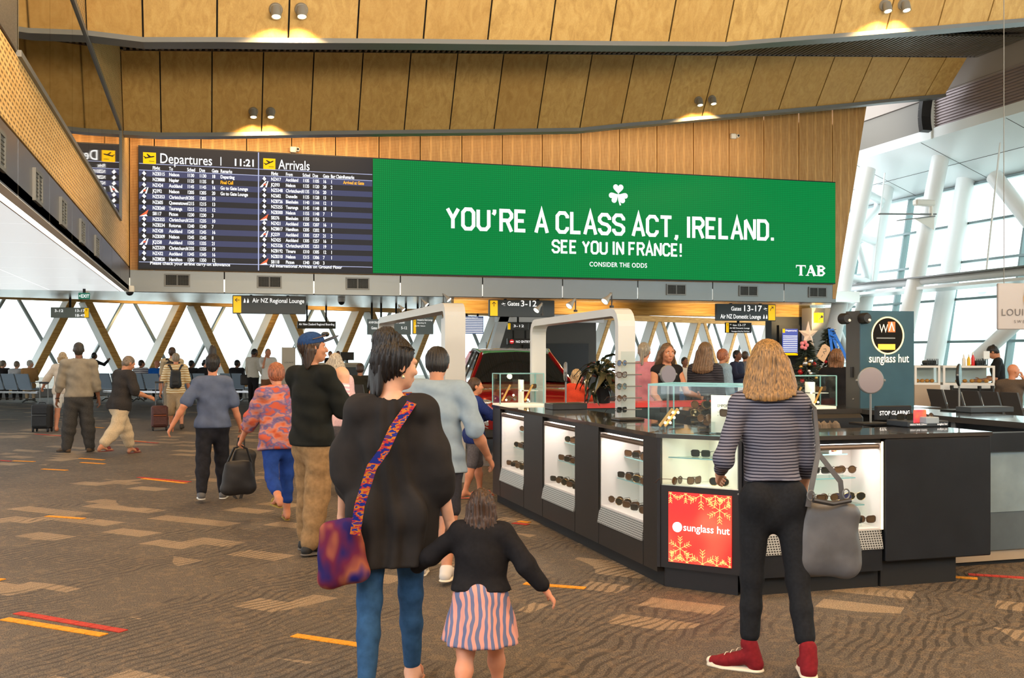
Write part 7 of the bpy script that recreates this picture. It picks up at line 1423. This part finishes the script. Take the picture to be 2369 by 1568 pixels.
for s_ in (-1,1):
    MB().tube([(s_*.85,-1.04,1.08),(s_*.60,-.29,1.57)], .035, 8).build('pillar', carp, car, local=True, smooth=True); MB().tube([(s_*.60,-.3,1.575),(s_*.645,.2,1.635),(s_*.65,.9,1.65),(s_*.62,1.6,1.61)], .03, 8).build('roof_rail', chrome, car, local=True, smooth=True)
    sidew = [((-.95,1.09),(-.28,1.555),(.15,1.6),(.15,1.09)),((.2,1.09),(.2,1.605),(1.0,1.61),(1.0,1.1)),((1.05,1.1),(1.05,1.61),(1.6,1.58),(1.85,1.12))]
    for qd in sidew: MB().add([(s_*(.875-.235*(z-1.09)/.52),y,z) for y, z in qd], [(0,1,2,3) if s_ > 0 else (3,2,1,0)]).build('side_window', carg, car, local=True)
    for yy in (.175,1.025): MB().bar((s_*.875,yy,1.08), (s_*.645,yy,1.61), .06, .03).build('pillar', carb, car, local=True)
    MB().bar((s_*.86,1.95,1.1), (s_*.62,1.62,1.6), .1, .05).build('pillar', carp, car, local=True)
    MB().bbox((s_*.93-.02 if s_ > 0 else -.93-.16,-.92,1.06), (s_*.93+.16 if s_ > 0 else -.93+.02,-.78,1.2), .03).build('door_mirror', carp, car, local=True)
    G_ = SDF(); G_.ell((s_*.70,-2.06,.80), (.19,.12,.06), .02); P, F = G_.mesh(.012); o = mesh_obj('headlight', [(P,F)], pm('headlamp', (190,196,204), .08, .6, coat=1), car)
    MB().ball((s_*.68,-2.16,.80), .035).build('headlamp_lens', pm('lens_chrome', (230,232,236), .05, .9), o, local=True, smooth=True)
    MB().lathe([(.0,0),(.055,0),(.06,.02),(.045,.03)], Matrix.Translation((s_*.66,-2.17,.5)) @ Matrix.Rotation(math.pi/2,4,'X'), 16).build('fog_lamp', pm('headlamp', (190,196,204), .08, .6, coat=1), car, local=True, smooth=True)
    MB().tube([(s_*.66+.1*math.cos(a),-2.185,.5+.085*math.sin(a)) for a in np.linspace(0,2*math.pi,16,endpoint=False)], .012, 6, closed=True).build('fog_surround', chrome, car, local=True)
    for yy in (-1.36,1.32):
        wh_ = MB().lathe([(.2,-.11),(.33,-.11),(.35,-.08),(.35,.08),(.33,.11),(.2,.11)], Matrix.Translation((s_*.83,yy,.35)) @ Matrix.Rotation(math.pi/2,4,'Y'), 28).build('wheel', tyre, car, local=True, smooth=True)
        MB().lathe([(.215,.0),(.22,.02),(.2,.03),(.2,.0)], Matrix.Translation((s_*(.83+.1),yy,.35)) @ Matrix.Rotation(math.pi/2*s_,4,'Y'), 24).build('rim', chrome, wh_, local=True)
        for k in range(5): a = k*2*math.pi/5; MB().bar((s_*.94,yy,.35), (s_*.945,yy+.2*math.cos(a),.35+.2*math.sin(a)), .05, .02).build('spoke', chrome, wh_, local=True)
        MB().lathe([(.0,0),(.2,0),(.2,.02)], Matrix.Translation((s_*.9,yy,.35)) @ Matrix.Rotation(math.pi/2*s_,4,'Y'), 20).build('hub_disc', carb, wh_, local=True)
        MB().tube([(s_*.925,yy+.39*math.cos(a),.33+.39*math.sin(a)) for a in np.linspace(0,math.pi,12)], .03, 8).build('arch_trim', carb, car, local=True, smooth=True)
MB().bbox((-.5,-2.245,.60), (.5,-2.19,.76), .02).build('grille', carb, car, local=True); 
for k in range(3): MB().bar((-.48,-2.25,.63+k*.05), (.48,-2.25,.63+k*.05), .012, .012).build('grille_bar', chrome, car, local=True)
MB().bbox((-.78,-2.22,.24), (.78,-2.0,.40), .03).build('lower_bumper', carb, car, local=True); MB().bbox((-.26,-2.235,.44), (.26,-2.215,.55), .004).build('number_plate', pm('plate_white', (226,226,222), .5), car, local=True)
MB().ball((0,-2.25,.81), (.07,.02,.055), 12, 8).build('emblem', chrome, car, local=True, smooth=True); MB().tube([(-.3,2.0,1.6),(-.3,2.05,1.8)], .006, 6).build('aerial', carb, car, local=True)
MB().add([(-.60,1.62,1.58),(.60,1.62,1.58),(.8,2.08,1.12),(-.8,2.08,1.12)], [(0,1,2,3),(3,2,1,0)]).build('rear_window', carg, car, local=True)
tag(MB().prism([(3.2,14.6,.0),(6.6,14.0,.0),(7.6,20.4,.0),(4.2,21.0,.0)], (0,0,.03)).build('display_plinth', pm('plinth_grey', (104,102,104), .5)), 'thin grey floor platform under the red car', 'platform')
car.location.z = .03
# red-edged counter and plant
r = thing('red_counter', 'dark counter with a red top edge behind the kiosk', 'counter', (5.0,11.2,0)); MB().box((3.75,11.05,0), (6.6,11.4,.99)).build('body', pm('counter_teal', (36,52,58), .5), r); MB().box((3.72,11.02,.99), (6.63,11.43,1.045)).build('top', pm('red_top', (206,60,58), .35), r)
pl = PD(1392,935,11.85); pl.z = 1.045; r = thing('potted_plant', 'dark glossy drooping plant on the red counter', 'plant', pl); MB().lathe([(.09,0),(.12,.16),(.125,.17),(.1,.17)], Matrix.Translation(pl), 18).build('pot', black, r, smooth=True)
leafm = pm('dark_leaf', (34,42,32), .25, coat=.5)
lm = bpy.data.meshes.new('leaf'); lv = []; lf = []
for i, (y, w_, z) in enumerate(((0,.008,0),(.06,.03,.06),(.14,.042,.08),(.22,.036,.05),(.30,.018,-.03),(.34,.002,-.08))): lv += [(-w_,y,z),(0,y,z-.012),(w_,y,z)]
for i in range(5): lf += [(i*3,i*3+1,i*3+4,i*3+3),(i*3+1,i*3+2,i*3+5,i*3+4)]
lm.from_pydata(lv, [], lf); lm.materials.append(leafm); lm.polygons.foreach_set('use_smooth', [True]*10)
rr = random.Random(3)
for k in range(46):
    o = bpy.data.objects.new('leaf', lm); COL.objects.link(o); o.parent = r; t = k/46; o.location = (rr.uniform(-.04,.04), rr.uniform(-.04,.04), .17+.24*t*rr.uniform(.7,1.1)); o.rotation_euler = (rr.uniform(-.9,.5)+.4*t, rr.uniform(-.5,.5), k*2.4); s_ = rr.uniform(.7,1.1); o.scale = (s_,s_,s_)
MB().tube([pl+Vector((0,0,.15)), pl+Vector((.01,0,.40))], .02, 8).build('stem', pm('stem_brown', (70,58,40), .8), r)
# ============================================================ DECORATED TREES, SCREEN WALL
def xmas(label, px, d, H, R, ribbon=None, star=False, seed=1):
    p = PD(px, 900, d); p.z = 0; r = thing('christmas_tree', label, 'tree', p); q = random.Random(seed); m = MB(); MB().tube([p, p+Vector((0,0,H*.95))], [.05,.015], 8).build('trunk', pm('stem_brown', (70,58,40), .8), r)
    for k in range(620):
        t = q.random()**.8; z = .25+(H-.3)*t; rr_ = R*(1-t)*q.uniform(.35,1.05)+.03; a = q.uniform(0,6.283); c_ = p+Vector((math.cos(a)*rr_,math.sin(a)*rr_,z)); dr = Vector((math.cos(a),math.sin(a),q.uniform(-.5,.3)))*.11; w_ = Vector((-math.sin(a),math.cos(a),q.uniform(-.4,.4)))*.03
        m.add([c_-dr*.5-w_,c_+dr,c_-dr*.5+w_,c_-dr*.3+Vector((0,0,.03))], [(0,1,2),(0,3,1),(2,1,3)])
    o = m.build('foliage', pm('fir_green', (30,42,34), .7, noise=.4, nscale=12), r); o['kind'] = 'stuff'
    for k in range(26):
        t = q.random()*.85; z = .3+(H-.4)*t; a = q.uniform(math.pi,2*math.pi); rr_ = R*(1-t)+.02; MB().ball((p.x+math.cos(a)*rr_,p.y+math.sin(a)*rr_,z), q.uniform(.03,.05), 10, 7).build('bauble', (pm('bauble_gold', (206,164,92), .2, .7), pm('bauble_silver', (206,208,212), .15, .8), pm('bauble_red', (190,40,44), .2, .3))[k%3], r, smooth=True)
    if ribbon:
        for s_ in (-1,0,1): strap('ribbon', [((p.x+s_*.03,p.y-.06,H-.05),(0,-1,0)),((p.x+s_*.12+.06,p.y-R*.4,H*.78),(0,-1,.3)),((p.x+s_*.2+.1,p.y-R*.75,H*.55),(0,-1,.3)),((p.x+s_*.3+.12,p.y-R,H*.3),(0,-1,.3))], .06, ribbon, r)
    if star:
        pts = []
        for k in range(10): a = math.pi/2+k*math.pi/5; rd = .19 if k%2 == 0 else .075; pts.append((p.x+rd*math.cos(a), p.y-.05, H+.05+rd*1.25*math.sin(a)))
        c1, c2_ = (p.x,p.y-.10,H+.05), (p.x,p.y,H+.05); mm = MB(); mm.add(pts+[c1,c2_], [(k,(k+1)%10,10) for k in range(10)]+[((k+1)%10,k,11) for k in range(10)]); mm.build('star', pm('star_champagne', (232,206,186), .4), r)
        for k in range(5): a = k*1.256; MB().ball((p.x-.12+.05*math.cos(a),p.y-.12,H-.12+.05*math.sin(a)), .035, 8, 6).build('flower_petal', pm('pink_petal', (226,130,140), .6), r, smooth=True)
    return r, p
xmas('decorated tree with a champagne star behind the blonde woman', 1866, 17.5, 1.86, .42, star=True, seed=4)
r, p = xmas('taller decorated tree with bright blue ribbon', 1917, 20, 2.12, .5, ribbon=pm('ribbon_blue', (20,110,220), .35), seed=9)
tg = PD(1906,815,19.72); t_ = thing('gift_tag', 'large cream gift tag hanging between the decorated trees', 'tag', tg); Mt = Matrix.Translation(tg) @ Matrix.Rotation(.55,4,'Y')
MB().prism([Mt @ Vector(v) for v in ((-.1,0,-.16),(.1,0,-.16),(.1,0,.1),(.06,0,.15),(-.06,0,.15),(-.1,0,.1))], (0,.008,0)).build('card', pm('tag_cream', (226,184,146), .6), t_); m = MB(); stroke(m, [(-.04,.05),(.0,.08),(.03,.04),(-.02,.0),(.03,-.02)], .009, Mt @ Vector((0,-.004,0)), Mt.to_3x3()); stroke(m, [(0,-.05),(0,-.11)], .008, Mt @ Vector((0,-.004,0)), Mt.to_3x3()); m.build('lettering', pm('letter_dark', (70,66,60), .5), t_); MB().tube([Mt @ Vector((0,0,.12)), Mt @ Vector((.02,.2,.3))], .004, 6).build('string', steel, t_)
a_ = PY(1785,735,31); b_ = PY(1876,870,31); wb = struct(MB().box((a_.x,31,0), (b_.x,31.4,2.83)).build('wall_screen', pm('wall_charcoal', (44,44,46), .5)), 'charcoal wall carrying the portrait departures screen')
r = thing('portrait_screen', 'portrait departures screen on the charcoal wall', 'screen', (PY(1828,790,30.9).x,30.9,1.2)); x0, z1_ = PY(1803,752,30.9).x, PY(1803,752,30.9).z; x1, z0_ = PY(1853,830,30.9).x, PY(1853,830,30.9).z; MB().box((x0,30.92,z0_), (x1,30.99,z1_)).build('bezel', black, r)
sx0, sx1 = x0+.12, x1-.12; sz0, sz1 = z0_+.12, z1_-.12; MB().box((sx0,30.9,sz0), (sx1,30.93,sz1)).build('display', ledm('led_blue_screen', (84,96,170), .7), r); MB().box((sx0,30.892,sz0), (sx1,30.9,sz0+.08)).build('footer', ly, r); MB().box((sx0,30.892,sz1-.13), (sx0+.09,30.9,sz1)).build('icon_square', ly, r); m = MB()
for k in range(9): m.box((sx0+.02,30.894,sz0+.13+k*.062), (sx1-.02,30.9,sz0+.155+k*.062))
letters(m, 'Departures', (sx0+.11,30.893,sz1-.08), .07, width=sx1-sx0-.16); m.build('row_line', swht, r)
a_ = PY(1878,705,30.2); b_ = PY(1925,870,30.2); struct(MB().box((a_.x,30.2,0), (b_.x,30.8,3.1)).build('wall_pillar', pm('pillar_grey', (150,146,142), .6)), 'grey pillar with yellow telephone sign')
c_ = PY(1890,735,30.1); r = thing('telephone_sign', 'yellow projecting telephone sign on the grey pillar', 'sign', c_); MB().box((c_.x-.06,29.95,c_.z-.16), (c_.x+.14,30.19,c_.z+.16)).build('box', syel, r); m = MB(); stroke(m, [(-.05,-.08),(-.03,-.02),(.03,.03),(.08,.04)], .03, (c_.x+.02,29.945,c_.z-.02)); m.build('handset_icon', sblk, r)
MB().lathe([(.0,0),(.05,0),(.05,.003),(.0,.003)], Matrix.Translation((c_.x+.08,29.946,c_.z+.03)) @ Matrix.Rotation(math.pi/2,4,'X'), 16).build('dial_icon', sblk, r)
# ============================================================ BOARDING DESK, TOTEM, CAKE COUNTER
a_ = PD(728,830,38.5); b_ = PD(826,830,39.5); r = thing('boarding_desk', 'pale boarding desk with dark panels under the olive sign', 'desk', (a_.x,a_.y,0)); MB().box((a_.x,a_.y,0), (b_.x,a_.y+.7,1.2)).build('body', pm('desk_beige', (176,166,150), .6), r); MB().box((a_.x-.05,a_.y-.05,1.2), (b_.x+.05,a_.y+.75,1.26)).build('top', pm('desk_top', (196,180,150), .4), r)
for k in range(2): x = a_.x+.12+k*(b_.x-a_.x)/2; MB().box((x,a_.y-.02,.15), (x+.7,a_.y,1.1)).build('front_panel', pm('desk_slate', (66,74,80), .5), r)
mo = thing('desk_monitor', 'dark monitor on the boarding desk', 'monitor', (b_.x-.4,a_.y+.3,1.26)); MB().box((b_.x-.65,a_.y+.3,1.36), (b_.x-.15,a_.y+.34,1.66)).build('screen', black, mo); MB().box((b_.x-.43,a_.y+.3,1.26), (b_.x-.37,a_.y+.36,1.4)).build('stand', black, mo)
a_ = PD(652,865,33); r = thing('info_totem', 'grey framed information totem left of the capped man', 'sign', (a_.x,a_.y,0)); MB().bbox((a_.x,a_.y,.55), (a_.x+.42,a_.y+.06,1.8), .01).build('panel', pm('totem_grey', (150,142,130), .35, .3), r); 
for q in (.02,.40): MB().tube([(a_.x+q,a_.y+.03,0),(a_.x+q,a_.y+.03,1.85)], .015, 8).build('post', chrome, r)
MB().box((a_.x-.05,a_.y-.15,0), (a_.x+.47,a_.y+.2,.03)).build('base', chrome, r); m = MB(); letters(m, 'i', (a_.x+.17,a_.y-.004,1.0), .2); letters(m, 'LOUNGE', (a_.x+.08,a_.y-.004,1.3), .07); m.build('lettering', sblk, r)
cw = pm('counter_white', (226,226,224), .4); marble = pm('marble', (206,212,216), .3, noise=.12, nscale=5)
dC = 20.3; p0, p1, p2 = PD(2116,945,dC), PD(2172,945,dC), PD(2302,945,dC-.3); r = thing('cake_counter', 'white cake counter with glass display cases right of the tower', 'counter', (p1.x,p1.y,0))
t_ = (p2-p0).normalized(); t_.z = 0; rz_ = math.atan2(t_.y,t_.x); MK = Matrix.Translation((p0.x,p0.y,0)) @ Matrix.Rotation(rz_,4,'Z'); L1_ = (p1-p0).to_2d().length; L2_ = (p2-p0).to_2d().length
MB().box((0,0,.05), (L1_,.7,1.0), MK).build('left_body', pm('counter_beige', (178,160,140), .5), r); MB().box((L1_,0,.05), (L1_+.12,.7,1.0), MK).build('marble_end', marble, r); MB().box((L1_+.12,0,.05), (L2_,.7,1.0), MK).build('right_body', marble, r)
for lo, hi in ((0,L1_),(L1_+.05,L2_)):
    for z in (1.0,1.33): MB().box((lo,0,z), (hi,.7,z+.04), MK).build('case_shelf', cw, r)
    for x in (lo,hi-.04): MB().box((x,0,1.04), (x+.04,.05,1.33), MK).build('case_post', cw, r)
    MB().box((lo,.004,1.04), (hi,.008,1.33), MK).build('case_glass', caseg, r); MB().box((lo,.69,1.04), (hi,.7,1.33), MK).build('case_back', pm('case_back', (210,222,226), .4), r)
for k in range(6): MB().box((L1_+.3,-.01,.2+k*.09), (L2_-.6,.0,.25+k*.09), MK).build('vent_slat', chrome, r)
MB().box((L1_+.2,-.012,.82), (L1_+.36,-.001,.93), MK).build('control_panel', black, r); MB().ball(MK @ Vector((L1_+.25,-.02,.87)), .02).build('red_indicator', pm('red_led', (240,30,50), .4, emit=2), r)
fo = random.Random(5); k_ = 0
for k in range(9):
    x = .08+.09*(k%4) if k < 4 else L1_+.35+(k-4)*.13; q = MK @ Vector((x,.2,1.04)); o = MB().ball((q.x,q.y,q.z+.035), (.045,.045,.035), 10, 7).build('pastry', pm('pastry_gold', (206,140,60), .6, noise=.2, nscale=30), smooth=True); tag(o, ('golden pastry in the left cake case' if k < 4 else 'golden pastry in the right cake case'), 'pastry', 'pastries in the left cake case' if k < 4 else 'pastries in the right cake case')
def bottle(label, x, y, col, h=.2):
    q = MK @ Vector((x,y,1.37)); r_ = thing('sauce_bottle', label, 'bottle', q); MB().lathe([(.03,0),(.034,.01),(.034,h*.6),(.012,h*.85),(.008,h)], Matrix.Translation(q), 14).build('body', pm(label, col, .35), r_, smooth=True); MB().lathe([(.014,h*.86),(.014,h),(.005,h*1.12)], Matrix.Translation(q), 10).build('cap', pm('cap_col', (230,230,226), .4), r_)
bottle('yellow sauce bottle on the cake counter', 1.02, .2, (226,186,40)); bottle('red sauce bottle on the cake counter', 1.10, .22, (210,40,44), .24); bottle('white topped sauce bottle on the cake counter', .94, .25, (226,226,220))
for x, lab in ((.32,'black wire basket at the left of the cake counter'),(1.22,'black wire basket at the right of the cake counter')):
    q = MK @ Vector((x,.3,1.37)); r_ = thing('wire_basket', lab, 'basket', q); MB().box((q.x-.12,q.y-.1,q.z), (q.x+.12,q.y+.1,q.z+.02)).build('base', black, r_)
    for k in range(7): MB().box((q.x-.12+k*.04-.006,q.y-.1,q.z), (q.x-.12+k*.04+.006,q.y-.09,q.z+.13)).build('wire', black, r_)
    MB().bbox((q.x-.11,q.y-.08,q.z+.02), (q.x+.11,q.y+.1,q.z+.1), .02).build('packets', pm('dark_packets', (40,44,46), .5, noise=.4, nscale=25), r_)
q = MK @ Vector((1.3,.35,1.37)); r_ = thing('till_screen', 'small white till screen on a stand on the cake counter', 'monitor', q); MB().tube([q,q+Vector((0,0,.14))], .012, 8).build('stand', black, r_); MB().box((q.x+.02,q.y-.01,q.z+.12), (q.x+.16,q.y+.01,q.z+.28)).build('screen', cw, r_)
pb = [PD(2202,950,19.9), PD(2266,950,19.6), PD(2296,940,19.7)]
for k, b in enumerate(pb):
    b.z = 0; r_ = thing('queue_post', ('left','middle','right')[k]+' black queue barrier post before the cake counter', 'barrier', b, group='queue barrier posts'); MB().lathe([(.17,0),(.17,.02),(.03,.04),(.03,.95),(.035,.95),(.035,1.0),(.0,1.0)], Matrix.Translation(b), 18).build('post', black, r_, smooth=True)
    if k < 2: c_ = pb[k+1]; MB().box((0,-.003,.88), ((c_-b).length,.003,.95), Matrix.Translation((b.x,b.y,0)) @ Matrix.Rotation(math.atan2(c_.y-b.y,c_.x-b.x),4,'Z')).build('belt', black, r_)
